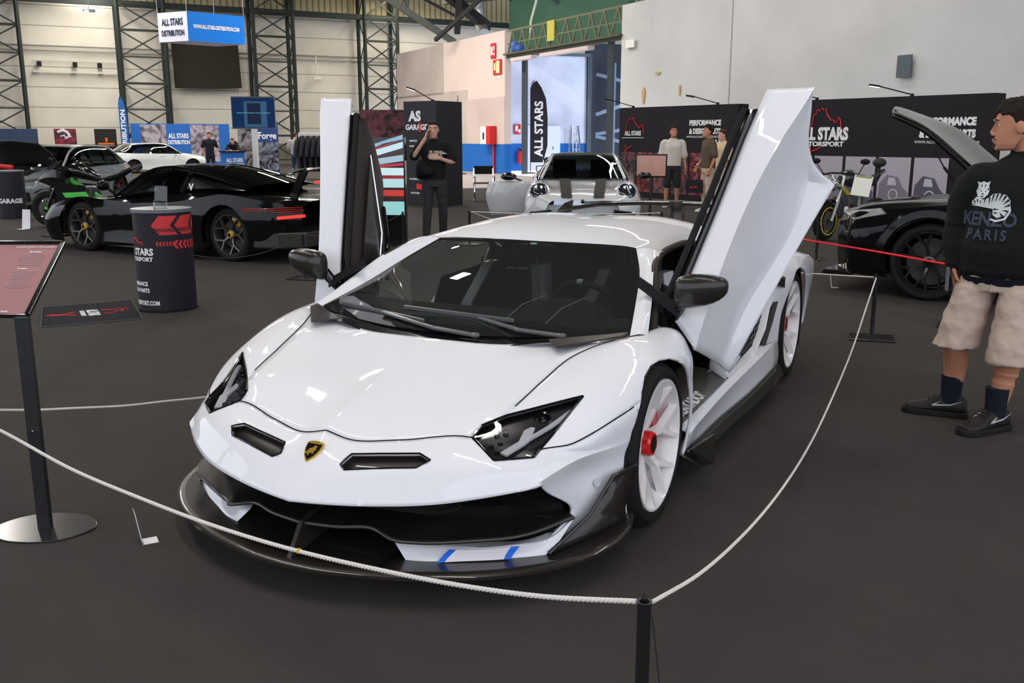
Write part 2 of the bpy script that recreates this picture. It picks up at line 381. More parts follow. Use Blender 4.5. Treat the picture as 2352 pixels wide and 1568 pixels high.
# arch lip and wheelhouse
for s in (1, -1):
    b = MB(); b.rings([[V((s*x, r*cos(t), z+r*sin(t))) for t in [radians(-14+208*q/36) for q in range(37)]] for x, r, z in ((1.0, .364, .325), (.97, .362, .325))], False)
    b = MB(); n = 30; rg = []
    for x, r in ((.965, .362), (.90, .366), (.55, .366), (.55, .02)): rg.append([V((s*x, r*cos(t), .325+r*sin(t))) for t in [radians(-35+250*q/n) for q in range(n+1)]])
    b.grid(rg); b.build('wheel_arch_liner', MBLK, car)
    wheel(car, (s*.985, 0, .331), .342, .2725, .255, 6, WMET, s, caliper=REDP, rot=radians(8), calang=15, inset=.07)
# panel gaps
def gapline(pts, r=.0022):
    b = MB(); b.tube(pts, r, 6); b.mirror(); return b
GB = MB()
def addgap(pts):
    b = MB(); b.tube(pts, .0024, 6); GB.add(b.v, b.f)
addgap([GG[i][3*NC] for i in range(3*NR+2, 6*NR+1)])
addgap([GG[2*NR][j] for j in range(0, 3*NC+1)])
addgap([GG[i][6*NC] for i in range(2*NR, 5*NR-2)])
GB.mirror(); GB.build('panel_gaps', SHUT, car)
# headlights: bezel, housing, signature, lens
for s in (1, -1):
    F = lambda p: V((s*p[0], p[1], p[2]))
    b = MB(); linset(b, hlb, hd*.035, .0025)
    for p, q in hlb: b.tube([p, q], .005, 5)
    hlo = b; hlo.v = [tuple(F(v)) for v in hlo.v]; H0 = hlo.build('headlight', GBLK, car, weld=False)
    b = MB(); b.add([F(v+hd*.03) for v in hlv], hlf); b.build('housing', mat('headlight_housing', (.012, .012, .013), .25, coat=.5), H0)
    b = MB(); b.add([F(v+hd*.0015) for v in hlv], hlf); b.build('lens', CLEAR, H0)
    sur = lambda u, v_: sum((V(HL[i])*wt for i, wt in enumerate(((1-u)*(1-v_), u*(1-v_)*.5, u*(1-v_)*.5, 0, u*v_, (1-u)*v_))), V())+hd*.022
    hp = lambda a, k=.022: V(a)+hd*k
    LEDM = mat('daylight_led_white', (.85, .86, .9), .35, emit=(.9, .93, 1), es=.12)
    b = MB()
    def strip(pts, wd, k=.018):
        pts = [hp(p, k) for p in pts]
        for a, c in zip(pts, pts[1:]): b.bar(F(a), F(c), wd, .008)
    strip([(.660, -.785, .488), (.700, -.705, .515), (.690, -.625, .545)], .034); strip([(.700, -.705, .515), (.755, -.60, .55), (.80, -.50, .59)], .019)
    b.build('light_signature', LEDM, H0, smooth=False)
    b = MB()
    cp = hp((.715, -.575, .56), .012); b.lathe(F(cp), F(-hd), [(-.012, .036), (.004, .034), (.006, .026), (-.01, .024)], 24)
    b.ell(F(cp+hd*.012), (.024, .024, .024)); b.build('projector_lamp', mat('lamp_bowl', (.05, .05, .06), .1, metal=.7), H0)
    b = MB()
    for hx, hy, hz in ((.600, -.76, .517), (.623, -.735, .520), (.600, -.715, .535), (.632, -.775, .503), (.625, -.695, .540)):
        b.lathe(F(hp((hx, hy, hz), .016)), F(-hd), [(0, .0105), (.006, .0105), (.006, .0085), (0, .0085)], 6)
    b.build('hexagon_leds', mat('grey_plastic', (.25, .26, .28), .4), H0, smooth=False)
# bonnet vents
b = MB(); b.add([v+vd*.03 for v in vtv], vtf); linset(b, vtb, vd*.03, .002); vn = pair(b, 'nose_vent', CARB, car, weld=False)
b = MB()
for p, q in vtb: b.tube([p-vd*.0005, q-vd*.0005], .0035, 5)
pair(b, 'vent_rim', GBLK, car)
# badge on the nose: black shield, gold rim, rearing figure
bn = V((0, -.62, .78)).normalized(); bc = V((0, -.995, .458)); BR = face_rot(bn, (0, 1, .8))
def sh2(k): return [(x*k, y*k) for x, y in ((-.036, .034), (-.02, .041), (0, .043), (.02, .041), (.036, .034), (.034, .008), (.022, -.022), (0, -.046), (-.022, -.022), (-.034, .008))]
b = MB(); b.prism([bc+BR @ V((x, y, .002)) for x, y in sh2(1)], bn*.006); g = b.build('badge', mat('badge_gold', (.75, .48, .08), .25, metal=.9), car, smooth=False)
b = MB(); b.prism([bc+BR @ V((x, y, .0075)) for x, y in sh2(.84)], bn*.002); b.build('badge_field', GBLK, g, smooth=False)
b = MB(); bull = [(-.022, -.01), (-.014, .0), (-.012, .008), (-.004, .01), (.004, .016), (.004, .024), (.009, .02), (.016, .021), (.014, .012), (.017, .004), (.011, -.002), (.014, -.012), (.008, -.014), (.004, -.008), (-.003, -.012), (-.006, -.024), (-.010, -.014), (-.016, -.016)]
b.prism([bc+BR @ V((x, y, .0095)) for x, y in bull], bn*.0015); b.prism([bc+BR @ V((x, y, .0095)) for x, y in ((-.024, .029), (.024, .029), (.022, .034), (-.022, .034))], bn*.0012)
b.build('badge_bull', MATS['badge_gold'], g, smooth=False)
# parking sensor
for s in (1, -1):
    b = MB(); b.lathe((s*.905, -.505, .325), (s*.8, -.6, 0), [(-.004, .014), (.002, .014), (.002, .011), (.0005, .010), (.0005, .0005)], 20); b.build('parking_sensor', mat('white_sensor', (.62, .63, .66), .4), car)
# ---- front intake, blade, splitter
BLK = [(0, -1.08, .227), (.15, -1.055, .229), (.261, -1.021, .233), (.37, -1.035, .213), (.43, -.985, .197), (.60, -.90, .203), (.73, -.83, .215), (.855, -.61, .228)]
lipr = [(0, -1.13, .32), (.15, -1.105, .325), (.28, -1.07, .33), (.40, -1.03, .338), (.52, -.98, .347), (.66, -.89, .362), (.78, -.795, .38), (.81, -.71, .34)]
bk = [(0, -.93, .29), (.15, -.92, .29), (.28, -.9, .285), (.40, -.87, .285), (.52, -.83, .285), (.64, -.77, .285), (.73, -.69, .285), (.80, -.60, .27)]
bb = [(0, -.93, .25), (.15, -.92, .25), (.28, -.90, .25), (.40, -.87, .245), (.52, -.82, .245), (.64, -.76, .245), (.74, -.67, .245), (.81, -.59, .24)]
G = [herm(r_, 6) for r_ in (lipr, bk, bb, BLK)]
b = MB(); b.grid(G); b.grid([[p for p in G[3]], [V(p)+V((0, .01, -.016)) for p in G[3]], [V((p[0], p[1]+.12, p[2]-.01)) for p in G[3]]]); b.mirror()
b.build('front_grille_blade', CARBSH, car, ang=40)
b = MB(); pts = [V(p)+V((0, 0, -.006)) for p in G[3]]; b.tube([(-p[0], p[1], p[2]) for p in reversed(pts)][:-1]+pts, .008, 8); b.build('blade_edge', CARB, car)
# inner duct wall, mesh on the sides
b = MB(); b.grid([[(x, -.80+.12*(x/.8)**2, .245) for x in (0, .2, .4, .6, .8)], [(x, -.78+.14*(x/.8)**2, .10) for x in (0, .2, .4, .6, .8)]]); b.mirror(); b.build('lower_duct_wall', SHUT, car)
b = MB()
for i in range(18):
    for j in range(8):
        x = .60+i*.0115+(j % 2)*.006; z = .262+j*.0125
        if z < .36: b.tube([(x+.0055*cos(t), -.785+(x-.6)*.55+.0055*0, z+.0055*sin(t)) for t in [pi/3*q for q in range(6)]], .0012, 4, closed=True)
pair(b, 'side_intake_mesh', MBLK, car, smooth=False)
b = MB()
for x0, x1 in ((.06, .33),):
    b.tube([(-.02, -1.01, .283), (.20, -.985, .283)], .003, 6); b.tube([(-.05, -1.0, .305), (.2, -.975, .305)], .002, 6); b.tube([(-.02, -1.01, .283), (-.10, -1.02, .305)], .002, 6)
b.tube([(.50+.045*cos(t), -.905+.02*cos(t), .30+.012*sin(t)+.008*cos(t)) for t in [2*pi*q/16 for q in range(16)]], .0016, 5, closed=True)
b.build('grille_trim_lines', CARB, car)
# splitter
so = [(0, -1.205, .118), (.13, -1.195, .118), (.26, -1.165, .118), (.40, -1.125, .118), (.55, -1.06, .118), (.70, -.97, .118), (.80, -.885, .118), (.90, -.765, .118), (.97, -.62, .12), (1.0, -.50, .125), (1.0, -.38, .135), (.985, -.32, .15)]
so = herm(so, 4)
def off(p, d, dz):
    c = V((0, .1, 0)); q = V((p[0], p[1], 0)); n = (q-c).normalized(); return V((p[0]-n.x*d, p[1]-n.y*d, p[2]+dz))
b = MB(); b.grid([[off(p, .30, -.012) for p in so], [off(p, .02, -.022) for p in so], [off(p, 0, -.014) for p in so], [off(p, 0, -.002) for p in so], [off(p, .012, .006) for p in so], [off(p, .035, .006) for p in so], [off(p, .06, .0) for p in so], [off(p, .35, .004) for p in so]]); b.mirror()
b.build('front_splitter', CARB, car, ang=40)
b = MB(); b.prism([(.0, -1.165, .122), (.0, -1.09, .232), (.0, -1.0, .245), (.0, -.80, .245), (.0, -.80, .122)], (.018, 0, 0)); b.build('splitter_fin', CARB, car, smooth=False)
b = MB(); b.grid([[(-.33, -1.10, .125), (0, -1.13, .125), (.33, -1.10, .125)], [(-.36, -.85, .16), (0, -.85, .165), (.36, -.85, .16)]]); b.build('splitter_ramp', CARBSH, car)
b = MB(); b.slab([(.08, -1.06), (.30, -1.035), (.26, -.99), (.06, -1.01)], .137, .1385); b.build('ramp_label_panel', MBLK, car, smooth=False)
# lower white wedges either side of the number sticker
LB = [(.40, -.998, .104), (.44, -.985, .104), (.55, -.925, .106), (.68, -.845, .106), (.76, -.78, .106), (.80, -.74, .115)]
LM = [(.375, -.99, .125), (.45, -.965, .126), (.56, -.90, .128), (.68, -.825, .13), (.775, -.755, .132), (.83, -.70, .145)]
LT = [(.325, -.978, .175), (.47, -.905, .156), (.58, -.865, .152), (.69, -.79, .155), (.80, -.705, .165), (.86, -.60, .225)]
LI = [(.345, -.93, .185), (.50, -.82, .165), (.60, -.78, .15), (.69, -.74, .15), (.78, -.66, .17), (.84, -.56, .22)]
for s in (1, -1):
    G = netgrid([LI, LT, LM, LB], 5, 6, crr=(1, 2)); b = MB(); b.grid([[V((s*p.x, p.y, p.z)) for p in r_] for r_ in G])
    lw = b.build('lower_bumper_wedge', WHITE, car, ang=50)
# number sticker on the right wedge
PLT = mat('sticker_white', (.78, .74, .78), .5); BLU = mat('sticker_blue', (.02, .16, .75), .5)
def onlow(u, v_):
    a = netgrid([LT, LM, LB], 1, 12, crr=(1,)); rr = a[1:]; t = u*60
    i = min(int(t), 59); f = t-i; top = V(a[0][i]).lerp(a[0][i+1], f); mid = V(a[1][i]).lerp(a[1][i+1], f); bt = V(a[2][i]).lerp(a[2][i+1], f)
    n = V((.25, -.80, .55)).normalized()*.012
    return (top.lerp(mid, v_*2) if v_ < .5 else mid.lerp(bt, v_*2-1))+n
for nm, u0, u1, m_ in (('number_sticker', .323, .617, PLT), ('sticker_band', .282, .323, BLU), ('sticker_band', .617, .663, BLU)):
    b = MB(); b.grid([[onlow(u0+(u1-u0)*i/6, .14+.66*j/3) for i in range(7)] for j in range(4)]); b.build(nm, m_, car)
# carbon side canards
for s in (1, -1):
    F = lambda x, y, z: V((s*x, y, z))
    b = MB(); b.grid([[F(.955, -.475, .345), F(.985, -.31, .345)], [F(.95, -.51, .30), F(.98, -.335, .27)], [F(.905, -.58, .225), F(.965, -.36, .19)], [F(.855, -.665, .155), F(.965, -.345, .14)], [F(.825, -.715, .122), F(.965, -.33, .118)]])
    b.build('side_canard', CARB, car, solid=.012)
    b = MB(); b.tube([F(.99, -.305, .35), F(.955, -.475, .352), F(.905, -.585, .228), F(.815, -.735, .125)], .007, 6); b.build('canard_edge', CARB, car)
# ---- cowl, wipers, windscreen
CW0 = [(0, -.19, .712), (.295, -.18, .712), (.53, -.11, .738), (.74, .0, .738), (.84, .14, .745)]
CW1 = [(0, -.10, .732), (.30, -.075, .733), (.55, -.01, .74), (.72, .06, .745), (.80, .13, .752)]
b = MB(); b.grid(netgrid([CW0, CW1], 2, 5)); b.mirror(); b.build('windscreen_cowl', GBLK, car)
b = MB(); b.slab([(.528, -.103), (.607, -.21), (.79, .02), (.80, .09), (.72, .03)], 0, .008)
b.v = [(x, y, z+.741+(x-.6)*.03+(y+.2)*.05) for x, y, z in b.v]; pair(b, 'cowl_corner_trim', CARB, car, smooth=False)
WS = [[(0, -.125, .735), (.25, -.10, .737), (.5, -.025, .741), (.70, .06, .745), (.80, .115, .748)],
      [(0, .20, .83), (.24, .22, .832), (.46, .26, .83), (.635, .33, .83), (.725, .40, .838)],
      [(0, .60, .945), (.21, .61, .944), (.40, .63, .94), (.56, .67, .935), (.645, .68, .945)],
      [(0, .977, 1.022), (.20, .97, 1.024), (.38, .945, 1.026), (.50, .90, 1.028), (.562, .865, 1.026)]]
GW = netgrid(WS, 6, 6)
b = MB(); b.grid(GW); b.mirror(); ws = b.build('windscreen', GLASS, car)
def edge_band(G, k, lift=.003):
    b = MB(); nR, nCc = len(G), len(G[0]); b.grid([[p+V((0, -lift*.3, lift)) for p in G[i]] for i in range(nR-k, nR)]); b.grid([[G[i][j]+V((0, -lift*.3, lift)) for j in range(nCc-2, nCc)] for i in range(nR)]); return b
FR = netgrid(WS, 18, 18)
b = MB(); b.grid([[p+V((0, 0, -.004)) for p in r_] for r_ in FR[:6]]); b.grid([[p+V((0, 0, -.004)) for p in r_[-3:]] for r_ in FR]); b.grid([[p+V((0, 0, -.004)) for p in r_] for r_ in FR[-3:]]); b.mirror()
b.build('windscreen_frit', GBLK, car)
# A pillars, roof rails and roof
inn = [GW[i][-1] for i in range(0, len(GW), 6)]
PIN = [V(WS[0][-1]), V(WS[1][-1]), V(WS[2][-1]), V(WS[3][-1])]
POUT = [V((.865, .155, .745)), V((.795, .42, .875)), V((.735, .62, .97)), V((.70, .82, 1.018))]
PMID = [(a+c)/2+V((.012, -.01, .012)) for a, c in zip(PIN, POUT)]
b = MB(); b.grid(netgrid([PIN, PMID, POUT, [p+V((-.02, .03, -.05)) for p in POUT]], 4, 6, crr=(2,)))
pair(b, 'windscreen_pillar', WHITE, car, ang=50)
RF = [[(0, .977, 1.024), (.20, .97, 1.026), (.38, .945, 1.028), (.50, .90, 1.03), (.562, .865, 1.028), (.64, .83, 1.03), (.70, .82, 1.018)],
      [(0, 1.07, 1.055), (.20, 1.06, 1.058), (.38, 1.045, 1.058), (.50, 1.02, 1.055), (.58, .995, 1.05), (.64, 1.0, 1.04), (.69, 1.05, 1.015)],
      [(0, 1.30, 1.098), (.20, 1.30, 1.104), (.38, 1.29, 1.098), (.50, 1.28, 1.085), (.58, 1.28, 1.07), (.64, 1.3, 1.048), (.685, 1.33, 1.015)],
      [(0, 1.6, 1.108), (.20, 1.6, 1.118), (.38, 1.6, 1.112), (.50, 1.6, 1.095), (.58, 1.6, 1.075), (.64, 1.6, 1.045), (.69, 1.62, .995)],
      [(0, 1.95, 1.085), (.20, 1.95, 1.095), (.38, 1.95, 1.09), (.50, 1.95, 1.07), (.60, 1.95, 1.045), (.68, 1.93, 1.0), (.74, 1.9, .93)],
      [(0, 2.4, .99), (.20, 2.4, 1.00), (.40, 2.4, .99), (.54, 2.4, .965), (.66, 2.4, .935), (.78, 2.3, .89), (.86, 2.2, .83)],
      [(0, 3.0, .86), (.22, 3.0, .87), (.42, 3.0, .865), (.58, 3.0, .85), (.74, 2.95, .84), (.88, 2.85, .82), (.97, 2.75, .76)],
      [(0, 3.6, .80), (.24, 3.6, .80), (.46, 3.58, .80), (.64, 3.52, .79), (.80, 3.45, .78), (.92, 3.35, .75), (1.0, 3.25, .70)]]
b = MB(); b.grid(netgrid(RF, 6, 5, crc=())); b.mirror(); b.build('roof', WHITE, car, ang=50)
# rear quarter, per side
for s in (1, -1):
    F = lambda x, y, z: V((s*x, y, z))
    Q = [[F(.80, 1.95, .90), F(.90, 2.05, .80), F(.955, 2.20, .70), F(.972, 2.16, .52), F(.985, 1.98, .34)],
         [F(.87, 2.24, .83), F(.94, 2.25, .80), F(.995, 2.28, .70), F(.995, 2.25, .52), F(.995, 2.17, .31)],
         [F(.90, 2.5, .83), F(.98, 2.45, .80), F(1.03, 2.42, .70), F(1.02, 2.35, .50), F(1.01, 2.30, .30)],
         [F(.92, 2.75, .82), F(1.0, 2.72, .80), F(1.045, 2.7, .74), F(1.045, 2.7, .52), F(1.03, 2.7, .30)],
         [F(.96, 3.05, .80), F(1.02, 3.05, .78), F(1.045, 3.08, .70), F(1.045, 3.1, .5), F(1.03, 3.1, .3)],
         [F(.99, 3.4, .74), F(1.02, 3.45, .70), F(1.02, 3.48, .6), F(1.0, 3.5, .45), F(.98, 3.5, .3)]]
    GQ = netgrid(Q, 8, 8)
    bm = bmesh.new(); vv = [[bm.verts.new(p) for p in row] for row in GQ]
    for i in range(len(GQ)-1):
        for j in range(len(GQ[0])-1): bm.faces.new((vv[i][j], vv[i][j+1], vv[i+1][j+1], vv[i+1][j]))
    c = V((0, 2.7, .355)); pl = []
    for i in range(28):
        t0, t1 = 2*pi*i/28, 2*pi*(i+1)/28; a = V((0, 2.7+.385*cos(t0), .35+.385*sin(t0))); d = V((0, 2.7+.385*cos(t1), .35+.385*sin(t1)))
        n = (d-a).cross(V((1, 0, 0))).normalized(); n = -n if n.dot(c-a) > 0 else n; pl.append((a, n))
        bmesh.ops.bisect_plane(bm, geom=bm.verts[:]+bm.edges[:]+bm.faces[:], plane_co=a, plane_no=n, dist=1e-6)
    dl = [f for f in bm.faces if all(n.dot(f.calc_center_median()-a) < 1e-5 for a, n in pl) or (f.calc_center_median().z < .34 and abs(f.calc_center_median().y-2.7) < .36)]
    bmesh.ops.delete(bm, geom=dl, context='FACES'); bm.verts.index_update(); vs, ff = pull(bm, bm.faces[:]); bm.free()
    b = MB(); b.add(vs, ff); b.build('rear_fender', WHITE, car, ang=50, solid=.012)
    b = MB(); n = 30
    b.grid([[V((s*x, 2.7+r*cos(t), .35+r*sin(t))) for t in [radians(-30+240*q/n) for q in range(n+1)]] for x, r in ((1.02, .392), (.6, .395), (.6, .02))]); b.build('wheel_arch_liner', MBLK, car)
    wheel(car, (s*1.025, 2.7, .36), .36, .285, .34, 6, WMET, s, caliper=REDP, rot=radians(20), inset=.075, calang=160)
    # side intake: honeycomb, carbon frame, white lip
    b = MB(); b.grid([[F(.90, 1.45, .72), F(.90, 2.30, .74)], [F(.925, 1.25, .33), F(.93, 2.05, .33)]]); b.build('side_intake_core', SHUT, car)
    b = MB(); o_, ux, uz = V((.945, 1.38, .345)), V((.0, .72, .03)), V((.0, .17, .37))
    for i in range(15):
        for j in range(12):
            u = (i+.5*(j % 2))/15; v_ = j/12
            if u > 1: continue
            c0 = o_+ux*u+uz*v_
            b.tube([F(*(c0+ux.normalized()*.0195*cos(t)+uz.normalized()*.0195*sin(t))) for t in [pi/6+pi/3*q for q in range(6)]], .0028, 4, closed=True)
    b.build('honeycomb_mesh', GBLK, car, smooth=False)
    def ribbon(name, pts, wd, m_, th=.02, dirn=V((0, 1, .2))):
        b = MB(); secs = []
        P_ = herm(pts, 4, cr=range(1, len(pts)-1))
        for p in P_: 
            p = V(p); secs.append([F(*(p+V((0, 0, 0)))), F(*(p+V((.02, wd*.5, .0)))), F(*(p+V((.012, wd, .01)))), F(*(p+V((-.04, wd, .0)))), F(*(p+V((-.04, 0, 0))))])
        b.rings(secs); b.build(name, m_, car, ang=30)
    ribbon('side_blade', [(.97, 1.55, .305), (.978, 1.93, .35), (.982, 2.10, .47), (.985, 2.27, .62), (.99, 2.33, .75)], .12, CARB)
    ribbon('intake_white_lip', [(.955, 1.36, .32), (.962, 1.78, .34), (.968, 2.01, .45), (.960, 2.18, .60), (.93, 2.27, .70)], .03, WHITE)
    b = MB(); b.grid(netgrid([[F(.90, 1.98, .79), F(1.0, 2.2, .76), F(1.03, 2.33, .72)], [F(.93, 2.02, .70), F(1.01, 2.2, .69), F(1.035, 2.30, .66)]], 3, 4)); b.build('quarter_carbon_trim', CARB, car, solid=.012)
    # sill: white rocker, carbon tread with lettering, skirt and winglet
    SK = [[F(.86, .36, .33), F(.86, 1.24, .36), F(.90, 1.60, .37), F(.94, 1.9, .38)],
          [F(.97, .36, .30), F(.975, 1.10, .33), F(.985, 1.55, .345), F(1.0, 1.95, .36)],
          [F(1.0, .38, .275), F(1.0, 1.10, .305), F(1.01, 1.55, .32), F(1.02, 2.25, .34)],
          [F(.965, .40, .20), F(.975, 1.10, .21), F(1.0, 1.6, .22), F(1.025, 2.28, .24)],
          [F(.955, .42, .15), F(.965, 1.10, .15), F(1.0, 1.6, .16), F(1.02, 2.28, .17)]]
    b = MB(); b.grid(netgrid(SK, 3, 5, crr=(1, 2))); b.build('side_sill', WHITE, car, ang=30, solid=.01)
    SD = [[F(.955, .42, .152), F(.968, 1.10, .152), F(1.0, 1.6, .162), F(1.03, 2.30, .19)],
          [F(1.0, .48, .10), F(1.01, 1.10, .10), F(1.04, 1.6, .10), F(1.07, 2.26, .125)],
          [F(.98, .50, .085), F(.99, 1.10, .085), F(1.02, 1.6, .085), F(1.04, 2.2, .10)]]
    b = MB(); b.grid(netgrid(SD, 3, 5, crr=(1,))); b.build('side_skirt', CARB, car, ang=30, solid=.01)
    b = MB(); b.prism([F(1.0, .38, .20), F(1.045, .62, .21), F(1.05, .60, .075), F(1.01, .56, .07)], V((s*.012, 0, 0))); b.build('skirt_winglet', CARB, car, smooth=False)
    b = MB(); b.grid([[F(.70, .34, .335), F(.70, 1.28, .36)], [F(.86, .34, .335), F(.86, 1.26, .36)], [F(.965, .36, .312), F(.97, 1.20, .338)]]); b.build('sill_tread', CARB, car)
    b = MB(); b.grid([[F(.86, 1.24, .36), F(.86, 1.30, .62)], [F(.97, 1.16, .335), F(.93, 1.28, .50)]]); b.grid([[F(.86, 1.24, .36), F(.955, 1.20, .34)], [F(.90, 1.55, .40), F(.96, 1.5, .38)]]); b.build('door_jamb', WHITE, car, solid=.008)
    b = MB(); b.slab([(.50, .20), (.86, .20), (.86, .36), (.50, .36)], .15, .70); b.v = [tuple(F(*v)) for v in b.v]; b.build('front_bulkhead', MBLK, car, smooth=False)
    # door aperture seal
    SE = herm([(.84, .30, .73), (.80, .46, .86), (.73, .64, .962), (.69, .85, 1.0), (.68, 1.1, 1.015), (.675, 1.35, 1.01), (.69, 1.6, .97), (.74, 1.82, .86), (.84, 1.76, .62), (.86, 1.45, .42), (.86, 1.25, .37)], 5)
    b = MB(); b.tube([F(*p) for p in SE], .018, 8); b.build('door_seal', mat('seal_rubber', (.035, .028, .026), .6), car)
    b = MB(); b.prism([F(.845, .20, .74), F(.84, .30, .745), F(.70, .80, 1.0), F(.725, .62, .955)], V((-s*.03, 0, -.03))); b.build('pillar_inner_trim', MBLK, car, smooth=False)
tx = text('AVENTADOR', 'sill_lettering', mat('lettering_white', (.8, .8, .8), .5), .085, (.925, .62, .334), Matrix.Rotation(radians(90), 3, 'Z') @ Matrix.Rotation(radians(13), 3, 'X'), car, bold=.02, sx=.95)
# floor pan so nothing shows through
b = MB(); b.slab([(-.9, .36), (.9, .36), (.9, 2.3), (-.9, 2.3)], .10, .14); b.slab([(-.55, -.75), (.55, -.75), (.55, .36), (-.55, .36)], .12, .16); b.slab([(-.6, 2.3), (.6, 2.3), (.6, 3.4), (-.6, 3.4)], .12, .16)
b.slab([(-.56, .18), (.56, .18), (.56, .2), (-.56, .2)], .15, .68); b.slab([(-.66, 1.95), (.66, 1.95), (.66, 2.0), (-.66, 2.0)], .15, .98); b.build('underbody', MBLK, car, smooth=False)
# interior
ALC = mat('dark_alcantara', (.036, .042, .042), .9, spec=.2)
b = MB(); DS = [[(0, -.02, .72), (.35, .0, .722), (.74, .12, .73)], [(0, .20, .735), (.35, .20, .735), (.74, .28, .735)], [(0, .48, .74), (.35, .46, .745), (.72, .50, .74)], [(0, .55, .68), (.35, .54, .68), (.70, .56, .68)], [(0, .56, .45), (.35, .56, .45), (.70, .58, .45)]]
b.grid(netgrid(DS, 4, 5)); b.mirror(); b.build('dashboard', ALC, car)
b = MB(); b.rings([[V((.37+wx*cos(t), y, .74+wz*max(0, sin(t)))) for t in [pi*q/12 for q in range(13)]] for y, wx, wz in ((.16, .17, .02), (.22, .22, .055), (.42, .22, .085), (.50, .20, .08))]); b.build('instrument_hood', ALC, car)
b = MB()
for x0 in (.26, .46): b.tube([(x0-.06, .14, .762), (x0-.03, .26, .815), (x0, .46, .833)], .0022, 5)
b.build('hood_stitching', mat('stitching_white', (.8, .8, .8), .7), car)
b = MB(); b.slab([(-.60, .12), (-.20, .12), (-.12, .42), (-.60, .42)], .737, .741); b.build('dash_panel_outline', mat('dash_panel', (.028, .033, .033), .8), car, smooth=False)
b = MB(); c = V((.37, .70, .735)); ax = V((0, .85, .5)).normalized(); e1 = V((1, 0, 0)); e2 = ax.cross(e1)
b.tube([c+e1*.165*cos(t)+e2*.165*sin(t) for t in [2*pi*q/28 for q in range(28)]], .016, 8, closed=True); b.bar(c-e1*.15, c+e1*.15, .03, .02); b.bar(c, c-e2*.15 if e2.z > 0 else c+e2*.15, .03, .02)
st = b.build('steering_wheel', ALC, car); b = MB(); cc = c+e2*.165*(1 if e2.z > 0 else -1); b.tube([cc-e1*.014, cc+e1*.014], .0175, 10); b.build('top_marker', PLT, st)
for sx in (.37, -.37):
    b = MB(); secs = []
    for z, y, hw, th in ((.28, 1.18, .22, .10), (.45, 1.24, .23, .10), (.62, 1.34, .22, .09), (.76, 1.44, .17, .08), (.86, 1.50, .12, .07), (.95, 1.55, .12, .06), (.985, 1.57, .09, .04)):
        secs.append([V((sx+hw*x, y+th*yy, z)) for x, yy in ((-1, -.8), (-.7, -.2), (0, 0), (.7, -.2), (1, -.8), (1.05, 0), (.8, .8), (0, 1), (-.8, .8), (-1.05, 0))])
    b.rings(secs); b.rings([[V((sx+x, y, z)) for x, z in ((-.22, .2), (.22, .2), (.22, .30), (0, .27), (-.22, .30))] for y in (.75, 1.25)]); seat = b.build('seat', ALC, car)
    for k in (-1, 1):
        b = MB(); b.rings([[V((sx+k*(hw+d), y+e, z)) for d, e in ((-.03, -.10), (.03, -.11), (.045, .02), (.0, .03))] for z, y, hw in ((.42, 1.23, .23), (.62, 1.33, .225), (.76, 1.42, .18), (.84, 1.46, .155))])
        b.build('seat_shell_side', WHITE, seat)
    sh = [(x*1.1, y*1.1) for x, y in sh2(1)]
    b = MB(); b.tube([V((sx-x, 1.49-.04, .90+y)) for x, y in sh], .003, 4, closed=True); b.ell((sx, 1.455, .90), (.014, .004, .022), 8, 6); b.build('headrest_crest', mat('crest_grey', (.2, .2, .2), .6), seat)
b = MB(); b.box((0, .93, .985), (.20, .03, .055)); b.tube([(0, .93, 1.0), (0, .93, 1.02)], .01, 6); b.build('rear_view_mirror', MBLK, car, bev=.01, smooth=False)
b = MB(); b.tube([(0, .92, .96), (0, .92, .80)], .0015, 4); b.box((0, .92, .80), (.018, .003, .003)); b.box((0, .92, .79), (.003, .003, .04))
for q in range(8): b.ell((0, .92, .95-q*.017), (.004, .004, .006), 6, 4)
b.build('hanging_beads', mat('bead_silver', (.4, .4, .4), .4), car)
tw = text('ALL STARS', 'windscreen_sticker', mat('sticker_grey', (.35, .37, .37), .6), .024, (.04, .60, .93), face_rot((0, -.34, .94), (0, 1, .3)), car, ext=.0004, bold=.02)
# wipers
b = MB(); WPM = mat('wiper_metal', (.10, .10, .11), .35, metal=.4)
def wiper(p0, p1, p2, tip0, tip1):
    b.bar(p0, p1, .034, .012); b.bar(p1, p2, .026, .012); b.bar(tip0, tip1, .014, .018); b.ell(p0, (.022, .022, .012)); b.ell(p1, (.014, .014, .009))
wiper(V((.20, -.135, .742)), V((-.02, -.115, .752)), V((-.36, -.0, .775)), V((-.68, .12, .775)), V((-.10, -.06, .765)))
b.build('wiper', WPM, car, bev=.003); b = MB()
wiper(V((.56, -.05, .757)), V((.36, -.05, .765)), V((.13, .03, .785)), V((-.28, .06, .795)), V((.30, .03, .785)))
b.build('wiper', WPM, car, bev=.003)
